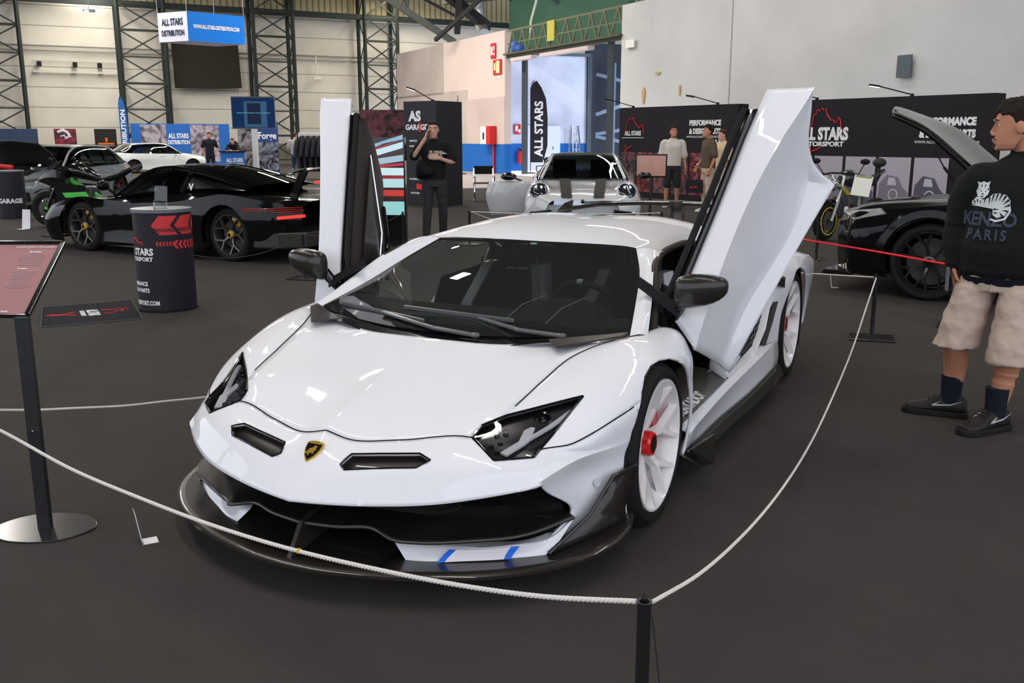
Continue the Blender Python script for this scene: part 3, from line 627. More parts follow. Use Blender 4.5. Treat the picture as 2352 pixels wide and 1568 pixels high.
# rear wing on central pylon
b = MB(); prof = [(-.14, 0), (-.10, .018), (0, .022), (.12, .01), (.16, .0), (.05, -.008), (-.10, -.010)]
b.rings([[V((x, 3.52+py-.06*abs(x), z+pz)) for py, pz in prof] for x, z in ((-.94, .985), (-.85, 1.005), (-.6, 1.045), (-.3, 1.062), (0, 1.065), (.3, 1.062), (.6, 1.045), (.85, 1.005), (.94, .985))]); wg = b.build('rear_wing', mat('lacquered_carbon', (.02, .018, .015), .15, coat=1, carbon=True), car)
for s in (-1, 1):
    b = MB(); b.prism([V((s*.94, 3.28, .965)), V((s*.94, 3.62, .965)), V((s*.94, 3.66, 1.06)), V((s*.94, 3.5, 1.045))], (s*.012, 0, 0)); b.build('wing_endplate', CARB, wg, smooth=False)
b = MB(); b.rings([[V((x, y+dy, z)) for x, dy in ((-hw, -.0), (0, -.05), (hw, 0), (hw*.6, .16), (-hw*.6, .16))] for hw, y, z in ((.075, 3.36, .86), (.05, 3.40, .93), (.04, 3.42, 1.03), (.05, 3.40, 1.09))]); b.build('wing_pylon', CARB, wg)
b = MB(); b.rings([[V((x, y+dy, z)) for x, dy in ((-hw, 0), (0, -.06), (hw, 0), (hw*.6, .18), (-hw*.6, .18))] for hw, y, z in ((.10, 3.33, .80), (.078, 3.35, .87))]); b.build('pylon_base', WHITE, wg)
b = MB(); b.slab([(-.95, 3.4), (.95, 3.4), (.9, 3.62), (-.9, 3.62)], .3, .72); b.build('rear_bumper', GBLK, car, bev=.03)

# ---- scissor doors
for s in (1, -1):
    F = lambda x, y, z: V((s*x, y, z)); T = lambda t: F(*t)
    W_ = [(.893, .40, .79), (.933, .47, .928), (1.033, .675, 1.326), (1.085, .785, 1.55), (1.118, .85, 1.67), (1.149, .907, 1.774)]
    C_ = [(1.02, .335, .667), (1.062, .44, .909), (1.19, .66, 1.387), (1.262, .765, 1.57), (1.315, .84, 1.68), (1.358, .913, 1.779)]
    B_ = [(1.035, .45, .62), (1.085, .58, .85), (1.23, .82, 1.28), (1.29, .90, 1.45), (1.32, .90, 1.60), (1.35, .913, 1.765)]
    D_ = [(1.06, .66, .53), (1.12, .79, .76), (1.30, .98, 1.18), (1.335, 1.03, 1.36), (1.335, .96, 1.52), (1.348, .915, 1.75)]
    E_ = [(1.085, .72, .485), (1.18, .82, .72), (1.37, 1.0, 1.17), (1.45, 1.07, 1.345), (1.36, 1.03, 1.43), (1.346, .917, 1.735)]
    door = MB(); gd = netgrid([[T(p) for p in r_] for r_ in (W_, C_, B_, D_, E_)], 6, 6, crr=(1, 3), crc=(3,)); door.grid(gd)
    d0 = door.build('scissor_door', WHITE, car, ang=28, solid=.014)
    # inner panel
    K8 = [.80, .90, 1.03, 1.18, 1.30, 1.45, 1.57, 1.66]
    def atz(L_, z):
        for p, q in zip(L_, L_[1:]):
            if p[2] <= z <= q[2] or (p is L_[0] and z < p[2]): return V(p).lerp(V(q), (z-p[2])/(q[2]-p[2]))
        return V(L_[-1])
    WI = [atz(W_, z)+V((-.035, .0, .0)) for z in K8]
    J = [V(p) for p in ((.98, .80, .60), (1.05, 1.055, .845), (1.1, 1.125, 1.01), (1.15, 1.2, 1.18), (1.2, 1.279, 1.30), (1.215, 1.25, 1.449), (1.185, 1.12, 1.575), (1.13, .92, 1.648))]
    KI = [a*.5+c_*.5+V((-.075, -.03, .01)) for a, c_ in zip(WI, J)]
    b = MB(); gi = netgrid([[T(p) for p in r_] for r_ in (WI, KI, J)], 6, 5); b.grid(gi); b.build('door_card', mat('door_card_brown', (.040, .034, .031), .5), d0)
    re_ = lambda L_, n: [L_[min(len(L_)-1, round(q*(len(L_)-1)/n))] for q in range(n+1)]
    b = MB(); b.grid([re_(gd[0][:-6], 24), re_(gi[0], 24)]); b.grid([re_(gd[-1], 24), re_(gi[-1], 24)]); b.grid([re_([r_[0] for r_ in gd], 12), re_([r_[0] for r_ in gi], 12)])
    b.build('door_edge', mat('door_edge_black', (.02, .02, .021), .4), d0)
    b = MB(); b.grid([re_([r_[-1] for r_ in gd], 12), re_([r_[-1]+T((-.02, .01, -.05)) for r_ in gd], 12)]); b.build('door_top_return', WHITE, d0)
    # window seals: two rails beside the skin, triangular carbon insert, grab handle, rubber sail
    rail = [V(p)+V((-.016, -.004, .006)) for p in W_]; rail[-1] += V((-.006, -.012, -.10))
    b = MB(); b.tube([T(p) for p in rail], .013, 6); b.build('window_seal', GBLK, d0)
    rail2 = [p+V((-.036, -.004, .008)) for p in rail]; rail2[-1] += V((-.01, -.01, -.02))
    b = MB(); b.tube([T(p) for p in rail2], .016, 6); b.build('window_channel', MBLK, d0)
    b = MB(); U = lambda w_, t, k=.012: T(V(gi_at(w_, t))+V((-k, -k*.2, k*.3)))
    def gi_at(w_, t):
        r_ = gi[min(len(gi)-1, int(w_*(len(gi)-1)))]; p = r_[min(len(r_)-1, int(t*(len(r_)-1)))]; return (s*p.x, p.y, p.z)
    b.prism([U(.35, .72), U(.62, .30), U(.72, .03), U(.30, .03)], T((-.01, 0, .003))); b.build('carbon_insert', CARB, d0)
    b = MB(); b.tube([U(.36, .72, .02), U(.66, .30, .03), U(.80, .05, .03)], .006, 6); b.build('insert_trim', CHROME, d0)
    b = MB(); b.tube([U(.80, .40, .02), U(.72, .22, .06), U(.86, .10, .06), U(.95, .26, .03)], .013, 8, closed=True); b.build('door_pull', GBLK, d0)
    b = MB(); b.rings([[T(V(p)+V(d_)) for d_ in ((0, 0, 0), (-.10, .02, .05), (-.14, .10, .05), (-.06, .16, 0))] for p in ((.90, .42, .70), (.92, .46, .80), (.93, .47, .86))]); b.build('speaker_pod', MBLK, d0)
    b = MB(); b.prism([T((.735, .40, .955)), T((.725, .385, .92)), T((.93, .35, .80)), T((.94, .37, .845))], T((-.0, .012, .0))+V((0, .006, .0))); b.build('window_sail', MBLK, d0, smooth=False)
    # mirror
    b = MB(); mo = V((1.02, .29, .93)); secs = []
    for x, y, z0, z1, dp in ((.925, .30, .845, .965, .05), (.945, .265, .835, .99, .11), (1.0, .25, .845, 1.0, .13), (1.07, .26, .862, 1.002, .125), (1.12, .28, .885, .995, .10), (1.155, .305, .925, .975, .05)):
        zc, hz = (z0+z1)/2, (z1-z0)/2
        secs.append([F(x, y+dp*a, zc+hz*c_) for a, c_ in ((0, .2), (.08, .8), (.35, 1), (.8, .95), (1, .6), (1, -.6), (.8, -1), (.35, -.95), (.08, -.5))])
    b.rings(secs); mr = b.build('door_mirror', CARB, d0, sub=1)
    b = MB(); b.tube([F(.96, .36, .88), F(.91, .40, .80), F(.90, .43, .77)], [.03, .022, .035], 10); b.build('mirror_arm', GBLK, mr)
    b = MB(); b.ell(F(.895, .425, .775), (.012, .03, .06), 12, 8); b.build('mirror_foot', MBLK, mr)
    # gas strut
    b = MB(); b.tube([F(.86, .50, .28), F(.86, .47, .60)], .011, 8); b.tube([F(.86, .47, .60), F(.88, .44, .72)], .006, 8); b.build('gas_strut', MBLK, d0)
# sticker lamp patch on the roof-edge of the screen
b = MB(); b.box((-.02, .93, 1.012), (.05, .004, .015)); b.build('toll_sticker', mat('toll_green', (.25, .42, .38), .5), car, smooth=False)
# ================================================================ hall shell
def G(px, py, z=0.):      # world point at height z seen at photo pixel px, py (used for measuring positions)
    d = fw+rt*((px-1176)/FPX)-up*((py-784)/FPX); t = (z-CAM.z)/d.z; return CAM+d*t
def hb(name, m, a0, a1, b0, b1, z0, z1, parent=None, **k):
    b = MB(); b.add([H(a0, b0, z0), H(a1, b0, z0), H(a1, b1, z0), H(a0, b1, z0), H(a0, b0, z1), H(a1, b0, z1), H(a1, b1, z1), H(a0, b1, z1)], [(3, 2, 1, 0), (4, 5, 6, 7), (0, 1, 5, 4), (1, 2, 6, 5), (2, 3, 7, 6), (3, 0, 4, 7)])
    return b.build(name, m, parent, smooth=False, **k)
def wallmat(name, col, lines=None, patch=None, stain=.06):
    m = mat(name, col, .85, spec=.2); nt = m.node_tree; bs = nt.nodes['Principled BSDF']
    ge = nt.nodes.new('ShaderNodeNewGeometry'); n = nt.nodes.new('ShaderNodeTexNoise'); n.inputs['Scale'].default_value = .55; n.inputs['Detail'].default_value = 8
    nt.links.new(ge.outputs['Position'], n.inputs['Vector'])
    r = nt.nodes.new('ShaderNodeValToRGB'); r.color_ramp.elements[0].position = .32; r.color_ramp.elements[1].position = .68
    r.color_ramp.elements[0].color = (*[c*(1-stain*2) for c in col], 1); r.color_ramp.elements[1].color = (*[min(1, c*(1+stain)) for c in col], 1)
    nt.links.new(n.outputs['Fac'], r.inputs[0]); src = r.outputs[0]
    if lines:
        sp = nt.nodes.new('ShaderNodeSeparateXYZ'); nt.links.new(ge.outputs['Position'], sp.inputs[0])
        dv = nt.nodes.new('ShaderNodeMath'); dv.operation = 'DIVIDE'; dv.inputs[1].default_value = lines; nt.links.new(sp.outputs[2], dv.inputs[0])
        fr = nt.nodes.new('ShaderNodeMath'); fr.operation = 'FRACT'; nt.links.new(dv.outputs[0], fr.inputs[0])
        lt = nt.nodes.new('ShaderNodeMath'); lt.operation = 'LESS_THAN'; lt.inputs[1].default_value = .045; nt.links.new(fr.outputs[0], lt.inputs[0])
        mx = nt.nodes.new('ShaderNodeMix'); mx.data_type = 'RGBA'; mx.inputs[7].default_value = (*[c*.45 for c in col], 1)
        nt.links.new(lt.outputs[0], mx.inputs[0]); nt.links.new(src, mx.inputs[6]); src = mx.outputs[2]
    nt.links.new(src, bs.inputs['Base Color']); return m
WB_ = wallmat('concrete_panel_white', (.60, .57, .50), 1.03, stain=.05)
WR_ = wallmat('plaster_grey_white', (.62, .62, .61), stain=.05)
WP_ = wallmat('plaster_pinkish', (.66, .55, .50), stain=.03)
BLUEW = mat('blue_wall_paint', (.015, .13, .46), .7); BASEW = mat('olive_wall_base', (.20, .19, .14), .85)
DKG = mat('dark_green_steel', (.022, .030, .026), .5); DKR = mat('dark_roof', (.035, .035, .032), .9)
GREYST = mat('blue_grey_steel', (.10, .13, .15), .5)
struct(hb('wall_back', WB_, -18, 42, 53, 53.3, 1.2, 8.6)); struct(hb('trim_1', BASEW, -18, 42, 52.95, 53.3, 0, 1.2))
CORR = mat('corrugated_rooflight', (.62, .54, .33), .6); nt = CORR.node_tree
wv = nt.nodes.new('ShaderNodeTexWave'); wv.bands_direction = 'X'; wv.inputs['Scale'].default_value = .9; tcn = [n for n in nt.nodes if n.type == 'TEX_COORD'][0]
mpn = nt.nodes.new('ShaderNodeMapping'); mpn.inputs['Rotation'].default_value = (0, 0, -HROT); nt.links.new(tcn.outputs['Object'], mpn.inputs[0]); nt.links.new(mpn.outputs[0], wv.inputs['Vector'])
rr = nt.nodes.new('ShaderNodeValToRGB'); rr.color_ramp.elements[0].color = (.20, .17, .09, 1); rr.color_ramp.elements[1].color = (.50, .43, .26, 1); rr.color_ramp.elements[1].position = .35
nt.links.new(wv.outputs['Fac'], rr.inputs[0]); nt.links.new(rr.outputs[0], nt.nodes['Principled BSDF'].inputs['Base Color'])
struct(hb('wall_back_upper', CORR, -18, 42, 53, 53.3, 8.6, 12.5))
struct(hb('ceiling', DKR, -22, 42, -12, 56, 12.5, 12.7))
struct(hb('wall_right', WR_, 16.7, 17.0, -14, 24.35, 0, 5.9)); struct(hb('wall_right_upper', DKR, 18.5, 18.8, -14, 24.3, 5.2, 12.5))
struct(hb('wall_far_right', WP_, 16.7, 17.0, 33.3, 46.5, 1.27, 5.95)); struct(hb('trim_2', BLUEW, 16.68, 17.0, 33.28, 46.5, 0, 1.27))
for i, (b0, b1, z0, z1, cc) in enumerate([(40, 46.5, 3.6, 5.95, (.46, .40, .36)), (37.2, 46.5, 1.27, 3.7, (.50, .43, .39)), (33.3, 37.2, 1.27, 3.25, (.56, .46, .42))]):
    struct(hb('wall_patch_%d' % (i+1), wallmat('plaster_patch_%d' % i, cc), 16.675, 16.7, b0, b1, z0, z1))
struct(hb('wall_outer', DKR, 41.5, 42, -12, 56, 0, 12.6))
# gate recess, blue lit
WBL = wallmat('plaster_bluish_white', (.62, .64, .76), stain=.12)
struct(hb('wall_gate', WBL, 17.0, 22.85, 36.8, 37.0, 1.27, 5.4)); struct(hb('trim_3', BLUEW, 17.0, 22.85, 36.78, 37.0, 0, 1.27))
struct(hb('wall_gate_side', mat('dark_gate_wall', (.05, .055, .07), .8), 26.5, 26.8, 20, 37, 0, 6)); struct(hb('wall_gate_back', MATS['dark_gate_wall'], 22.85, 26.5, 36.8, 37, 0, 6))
struct(hb('wall_green_upper', mat('green_wall_panel', (.05, .13, .08), .7), 19.0, 19.3, 27.5, 37.5, 5.4, 8.6)); struct(hb('wall_dark_upper', DKR, 19.2, 19.5, 15, 46, 8.6, 12.5))
o = thing('wall_light_opening', 'bright daylight patch shining on the bluish wall behind the gate', 'opening', H(20.5, 36.76, 0)); 
b = MB(); q = [(19.95, .2), (19.95, 2.6), (21.1, 3.3), (21.9, 4.0), (21.9, 1.6), (21.5, 1.7), (20.9, 2.9), (20.6, 2.2), (20.55, .2)]
bpy.data.objects.remove(o)
b = MB(); b.prism([H(10.3, 23.6), H(16.68, 22.4), H(16.68, 46), H(12, 46), H(10.6, 34)], (0, 0, .003)); struct(b.build('floor_concrete', mat('bare_concrete', (.40, .36, .34), .8, var=(1.2, .12)), smooth=False))
# ---- lattice columns
def lattice(a0, a1, label, group):
    t = thing('lattice_column', label, 'column', H((a0+a1)/2, 52, 0), 0, group); L0 = t.location
    loc = lambda a, b_, z: H(a, b_, z)-L0
    b = MB()
    for a in (a0, a1):
        for b_ in (51.3, 52.5): b.bar(loc(a, b_, 0), loc(a, b_, 12), .16)
    b.build('chords', DKG, t, smooth=False)
    b = MB(); z = .3; k = 0
    while z < 11.5:
        dz = 1.35
        for b_ in (51.3,):
            b.bar(loc(a0, b_, z), loc(a1, b_, z), .12 if k % 2 else .07)
            b.bar(loc(a0, b_, z), loc(a1, b_, z+dz), .07); b.bar(loc(a1, b_, z), loc(a0, b_, z+dz), .07)
        for a in (a0, a1):
            b.bar(loc(a, 51.3, z if k % 2 else z+dz), loc(a, 52.5, z+dz if k % 2 else z), .05)
        z += dz; k += 1
    b.build('cross_bracing', DKG, t, smooth=False)
lattice(-3.9, -1.5, 'dark green lattice steel column at far left of the back wall', None)
lattice(3.15, 5.45, 'dark green lattice column left of the hanging blue cube sign', None)
lattice(10.1, 12.3, 'dark green lattice column behind the raised blue screen', None)
lattice(16.5, 18.5, 'dark green lattice column nearest the pinkish wall corner', None)
hb('girder', DKG, -18, 42, 52.0, 52.4, 8.3, 8.6)['kind'] = 'structure'
b = MB()
for z in (5.95, 6.2): b.bar(H(-18, 52.8, z+.02), H(24, 52.8, z+.02), .06)
tag(b.build('wall_pipes', mat('pipe_grey', (.20, .19, .17), .6), smooth=False), 'pair of thin grey pipes running along the back wall above the banners', 'pipe')
b = MB(); b.bar(H(-1, 52.8, 4.92), H(3.1, 52.8, 4.92), .12); b.bar(H(-1, 52.8, 5.5), H(3.1, 52.8, 5.5), .05); b.build
cr = b.build('cable_tray', mat('tray_cream', (.55, .52, .45), .6), smooth=False); tag(cr, 'pale cable tray on the back wall between the first two lattice columns', 'cable tray')
for a in (-.7, 1.0, 2.2):
    b = MB(); b.box(H(a, 52.7, 5.3), (.22, .2, .25), HROT); tag(b.build('junction_box', MBLK, smooth=False), 'small black junction box above the pale cable tray, %s' % {-.7: 'leftmost of three', 1.0: 'middle of three', 2.2: 'rightmost of three'}[a], 'junction box', 'junction boxes on the back wall')
# hanging black cloth, lamp on drop rod
b = MB(); b.prism([H(5.85, 52.3, 6.6), H(9.42, 52.3, 6.6), H(9.5, 52.3, 4.28), H(8, 52.3, 4.2), H(5.9, 52.3, 4.2)], HB*.05); tag(b.build('cloth_banner', mat('olive_black_cloth', (.025, .024, .016), .9, bump=(6, .6)), smooth=False), 'blank dark olive cloth banner hung on the back wall under the cube sign', 'banner')
b = MB(); b.bar(H(13.9, 52.6, 6.2), H(13.9, 52.6, 5.0), .05); b.box(H(13.9, 52.5, 4.95), (.45, .15, .12), HROT); tag(b.build('emergency_light', mat('lamp_cream', (.7, .66, .58), .5), smooth=False), 'small cream emergency light on a drop rod on the back wall', 'light')
t = thing('floodlight', 'small lit floodlight hanging high at left of the back wall', 'light', H(1.75, 50, 7.75)); b = MB(); b.box((0, 0, 0), (.5, .3, .12), .5); b.bar((0, 0, 0), (0, 0, 4.7), .02); b.build('lamp_housing', GREYST, t, smooth=False); b = MB(); b.box((0, -.16, -.03), (.2, .02, .1), .5); b.build('lamp_face', mat('flood_lit', (1, 1, 1), emit=(1, .98, .95), es=8), t, smooth=False)
# roof trusses seen at the top
b = MB(); b.bar(G(865, -20, 8.4), G(1045, 98, 6.1), .34, .30); tag(b.build('roof_brace', mat('grey_green_beam', (.10, .11, .10), .6), smooth=False), 'broad grey diagonal roof brace coming down behind the pinkish wall', 'beam')
def tr(name, label, p0, p1, dz, n, w_=.09, m_=None):
    b = MB(); p0, p1 = V(p0), V(p1); d = V((0, 0, dz)); b.bar(p0, p1, w_*1.5); b.bar(p0+d, p1+d, w_*1.5)
    for i in range(n): a, c = p0.lerp(p1, i/n), p0.lerp(p1, (i+1)/n); b.bar(a, c+d if i % 2 else a.lerp(c, .5)+d, w_); b.bar(a+d if i % 2 else a.lerp(c, .5)+d, c, w_)
    tag(b.build(name, m_ or DKG, smooth=False), label, 'truss')
tr('roof_truss', 'dark roof truss slanting across the top right of the truss wall', H(18, 48, 8.2), H(10, 30, 11.5), 1.2, 7)
tr('roof_truss', 'dark roof truss high above the gate platform', H(17.5, 40, 7.9), H(26, 22, 7.6), 1.3, 9)
b = MB(); b.tube([H(18.6, 40, 10), H(18.6, 40, 7.2), H(18.4, 39, 6.4)], .28, 12); tag(b.build('ventilation_duct', mat('galvanised', (.45, .46, .45), .4, metal=.6)), 'galvanised ventilation duct dropping beside the green upper wall', 'duct')
b = MB(); b.tube([H(18.6, 34, 8.6), H(18.6, 31, 8.3), H(18.7, 29.8, 8.4)], .45, 12); tag(b.build('ventilation_duct', MATS['galvanised']), 'fat pale duct lying on top of the green upper wall', 'duct')
b = MB(); b.tube([H(17.4, 31.2, 8.7), H(17.3, 31.4, 7.3), H(17.2, 31.9, 6.2), H(17.2, 32.0, 5.3)], .05, 6); tag(b.build('hanging_cable', mat('cable_cream', (.6, .58, .5), .6)), 'pale hanging cable curving down to the gate platform', 'cable')
for i, (q0, q1, wd, lbl) in enumerate((((1030, -10, 7.9), (1120, 62, 6.8), .4, 'dark roof beam sloping down left of the green wall'), ((1262, -10, 7.4), (1350, 58, 6.3), .3, 'blue-grey roof beam sloping down in front of the green wall'), ((1110, -8, 7.6), (1000, 92, 6.0), .16, 'thin dark roof strut crossing behind the broad grey brace'), ((1054, -10, 7.9), (1050, 75, 6.4), .28, 'short dark upright roof strut above the pinkish wall'), ((960, -10, 8.3), (1052, 40, 7.4), .12, 'thin dark roof tie above the pinkish wall'), ((1345, 60, 6.3), (1405, -10, 7.6), .2, 'dark roof strut rising at the right of the gate platform'))):
    b = MB(); b.bar(G(*q0), G(*q1), wd); tag(b.build('roof_strut', GREYST if i in (1,) else DKR, smooth=False), lbl, 'beam')
# ---- gate platform (bridge)
br = thing('gate_platform', 'steel lattice platform bridging over the tall gate opening', 'platform', H(16.8, 29, 4.85)); L0 = br.location
P = lambda a, b_, z: H(a, b_, z)-L0
b = MB(); b.bar(P(16.8, 33.2, 4.88), P(16.8, 24.3, 4.88), .16); b.bar(P(16.8, 33.2, 4.95), P(16.8, 24.3, 4.95), .5, .06); b.build('deck_beam', mat('rusty_green', (.10, .10, .07), .7), br, smooth=False)
b = MB(); b.bar(P(16.8, 33.2, 5.9), P(16.8, 24.3, 5.9), .07); b.bar(P(16.8, 33.2, 5.4), P(16.8, 24.3, 5.4), .05)
for i in range(10):
    b0 = 33.2-i*.89; b.bar(P(16.8, b0, 4.9), P(16.8, b0-.445, 5.9), .06); b.bar(P(16.8, b0-.445, 5.9), P(16.8, b0-.89, 4.9), .06)
b.build('lattice_railing', mat('yellow_green_rail', (.16, .16, .09), .6), br, smooth=False)
b = MB(); b.box(P(16.7, 29.3, 5.55), (.04, .55, .75), HROT); b.build('yellow_plate', mat('plate_yellow', (.50, .45, .08), .6), br, smooth=False)
for i, b0 in enumerate((31.2, 28.7, 26.9)):
    b = MB(); b.bar(P(16.5, b0+.9, 4.66-.0), P(16.5, b0-.9, 4.66), .28, .13); lm = b.build('tube_lamp_housing', mat('pinkish_housing', (.60, .50, .48), .6), br, smooth=False)
b = MB(); b.ell(P(16.8, 32.5, 5.2), (.2, .2, .3)); b.ell(P(16.8, 32.1, 5.1), (.2, .2, .2)); b.build('blue_valves', mat('valve_blue', (.05, .12, .35), .5), br)
for (px, a, b_, z1, lbl) in ((1196, 17.5, 33.0, 4.8, 'dark steel gate post standing in front of the fire extinguisher wall'), (1400, 16.9, 25.3, 4.85, 'dark steel gate post near the right-hand wall end')):
    b = MB(); b.bar(H(a, b_, 0), H(a, b_, z1), .2); tag(b.build('gate_post', mat('gate_post_grey', (.06, .07, .075), .5), smooth=False), lbl, 'post')
b = MB(); b.bar(H(22.9, 36.6, .0), H(22.9, 36.6, 5.4), .16); b.bar(H(22.9, 36.6, 5.4), H(18, 36.0, 5.3), .14); tag(b.build('gate_rail_frame', GREYST, smooth=False), 'blue grey steel frame at the inner edge of the bluish wall', 'frame')
gl = mat('folded_gate_blue', (.20, .27, .36), .5)
fg = thing('folding_gate', 'folded blue lattice steel gate stacked in the dark recess', 'gate', H(24.5, 33, 0)); L0 = fg.location
b = MB()
for i in range(7): b.bar(P(23.6+i*.35, 35.5-i*.9, 0), P(23.6+i*.35, 35.5-i*.9, 5.0), .12)
b.build('gate_leaves', gl, fg, smooth=False)
b = MB()
for z0, z1 in ((.4, 1.6), (1.6, .5), (2.6, 4.4), (4.4, 2.8), (1.7, 2.6)): b.bar(P(22.2, 34.8, z0), P(25.4, 29.5, z1), .14)
b.build('gate_braces', gl, fg, smooth=False)
# doors behind the gate, ladder, signs, extinguisher
DW = mat('door_pale', (.62, .64, .72), .6)
dd = struct(hb('door_1', DW, 19.55, 21.35, 36.70, 36.78, 0, 2.1)); b = MB(); b.box(H(20.95, 36.68, 1.05), (.04, .03, .14), HROT); b.build('door_handle', CHROME, dd, smooth=False)
b = MB()
for x in (-.2, .2): b.bar(H(22.0+x*1.2, 36.1, 0), H(22.0+x*.8, 36.4, 2.1), .06); b.bar(H(22.0+x*1.2, 36.7, 0), H(22.0+x*.8, 36.5, 2.1), .05)
for z in (.3, .65, 1.0, 1.35, 1.7, 2.0): b.bar(H(21.78+z*.04, 36.1+z*.14, z), H(22.22-z*.04, 36.1+z*.14, z), .06)
tag(b.build('step_ladder', STEEL, smooth=False), 'aluminium step ladder leaning at the bluish wall behind the gate', 'ladder')
SR = mat('sign_red', (.60, .03, .03), .5); SW = mat('sign_white', (.85, .84, .8), .6); SY = mat('sign_cream', (.80, .70, .35), .6)
def onwall_sign(name, label, a, b_, z, w_, h_, glyph, n=-1):
    s_ = thing(name, label, 'sign', H(a, b_, z)); b = MB(); b.box((0, 0, 0), (.02, w_, h_), HROT); b.build('sign_plate', SR, s_, smooth=False)
    b = MB()
    for (y, zz, wy, hz) in glyph: b.box(-HA*.018+HB*y+V((0, 0, zz)), (.01, wy, hz), HROT)
    b.build('pictogram', SW if glyph[0][2] < .3 else SY, s_, smooth=False)
onwall_sign('fire_sign', 'upper red fire alarm sign on the pinkish wall', 16.66, 34.35, 5.2, .5, .62, [(.1, 0, .16, .34), (-.12, .1, .1, .18), (-.12, -.14, .1, .1)])
onwall_sign('fire_sign', 'larger red and cream fire hose sign below the upper one on the pinkish wall', 16.66, 33.95, 4.5, .8, .62, [(-.08, 0, .32, .5), (.22, .02, .14, .3)])
b = MB(); b.box(H(19.05, 36.74, 1.93), (.36, .02, .46), HROT); s_ = b.build('exit_fire_sign', SR, smooth=False); tag(s_, 'small red fire sign on the bluish wall above the extinguisher', 'sign'); b = MB(); b.box(H(19.0, 36.72, 1.97), (.12, .02, .25), HROT); b.box(H(19.15, 36.72, 1.85), (.1, .02, .15), HROT); b.build('pictogram', SW, s_, smooth=False)
fe = thing('fire_extinguisher', 'red fire extinguisher hanging on the blue wall band', 'fire extinguisher', H(19.1, 36.6, .35)); b = MB(); b.lathe((0, 0, 0), (0, 0, 1), [(0, .02), (0, .12), (.5, .12), (.58, .06), (.62, .04)], 16); b.build('cylinder', SR, fe); b = MB(); b.box((0, 0, .66), (.18, .05, .05)); b.tube([(.06, 0, .64), (.16, 0, .5), (.15, 0, .2)], .015, 6); b.build('valve_hose', MBLK, fe)
hx = thing('hose_cabinet', 'white and red fire hose cabinet on the pinkish wall', 'cabinet', H(16.55, 34.45, 1.3)); L0 = hx.location
b = MB(); b.box(P(16.5, 34.75, 1.65), (.3, .6, .75), HROT); b.build('cabinet_front', SW, hx, smooth=False); b = MB(); b.box(P(16.5, 34.25, 1.65), (.32, .4, .78), HROT); b.bar(P(16.6, 34.2, 1.3), P(16.6, 34.2, 0), .08); b.build('red_side_pipe', SR, hx, smooth=False); b = MB(); b.box(P(16.34, 34.72, 1.62), (.01, .14, .3), HROT); b.build('cabinet_window', MBLK, hx, smooth=False)
# bright patch of sun on the bluish wall comes from a lamp behind the gate
sp = bpy.data.lights.new('gate_daylight', 'AREA'); sp.shape = 'RECTANGLE'; sp.size = 2.5; sp.size_y = 3; sp.energy = 420; sp.color = (.7, .82, 1); so_ = bpy.data.objects.new('gate_daylight', sp); COL.objects.link(so_); so_.location = H(24.5, 30.5, 4.4); so_.rotation_euler = (H(20.8, 36.8, 1.2)-so_.location).to_track_quat('-Z', 'Y').to_euler()
# wall marks on the right wall
OC = mat('ochre_stain', (.55, .38, .15), .9)
b = MB()
for (px, py, w_, h_) in ((1478, 219, .18, .55), (1511, 168, .3, .1), (1561, 207, .1, .35)):
    d = fw+rt*((px-1176)/FPX)-up*((py-784)/FPX); t_ = (16.68-CAM.dot(HA))/d.dot(HA); p = CAM+d*t_; b.prism([p+HB*(w_*.5*cos(a)*(1+.3*sin(3*a)))+V((0, 0, h_*.5*sin(a))) for a in [2*pi*q/12 for q in range(12)]], -HA*.01)
struct(b.build('wall_stains', OC, smooth=False))
b = MB(); b.box(H(16.62, 23.7, 4.6), (.06, .5, .25), HROT); b.build; struct(b.build('wall_socket_box', SW, smooth=False))
b = MB(); b.bar(H(16.69, 18.6, 2), H(16.69, 18.6, 5.9), .02); struct(b.build('wall_seam', mat('seam_grey', (.38, .38, .37), .9), smooth=False))  # thin darker grey strip along the panel joint

# ================================================================ booths and banners
NB = -HB; NA = -HA
def board(name, label, cat, c, wdt, z0, z1, n, m, th=.06, group=None, lean=0):
    """upright panel centred at ground point c facing n; returns (thing, place) where place(u,z)->local point on its face"""
    n = V(n).normalized(); x = V((0, 0, 1)).cross(n).normalized(); t = thing(name, label, cat, (c[0], c[1], 0), 0, group)
    b = MB(); b.prism([x*-wdt/2+V((0, 0, z0)), x*wdt/2+V((0, 0, z0)), x*wdt/2+V((0, 0, z1)), x*-wdt/2+V((0, 0, z1))], -n*th); b.build('panel', m, t, smooth=False)
    return t, (lambda u, z, k=.006: x*u+V((0, 0, z))+n*k), face_rot(n)
def patch(t, pl, n, name, m, u0, u1, z0, z1, k=.004):
    b = MB(); b.add([pl(u0, z0, k), pl(u1, z0, k), pl(u1, z1, k), pl(u0, z1, k)], [(0, 1, 2, 3)]); return b.build(name, m, t, smooth=False, recalc=False)
def photomat(name, c1, c2, sc=3., c3=None):
    m = mat(name, c1, .6); nt = m.node_tree; tc = [n for n in nt.nodes if n.type == 'TEX_COORD'][0]
    n = nt.nodes.new('ShaderNodeTexNoise'); n.inputs['Scale'].default_value = sc; n.inputs['Detail'].default_value = 5; n.inputs['Distortion'].default_value = 1.5
    r = nt.nodes.new('ShaderNodeValToRGB'); r.color_ramp.elements[0].position = .38; r.color_ramp.elements[1].position = .62; r.color_ramp.elements[0].color = (*c1, 1); r.color_ramp.elements[1].color = (*c2, 1)
    if c3: e = r.color_ramp.elements.new(.5); e.color = (*c3, 1)
    nt.links.new(tc.outputs['Object'], n.inputs[0]); nt.links.new(n.outputs['Fac'], r.inputs[0]); nt.links.new(r.outputs[0], nt.nodes['Principled BSDF'].inputs['Base Color']); return m
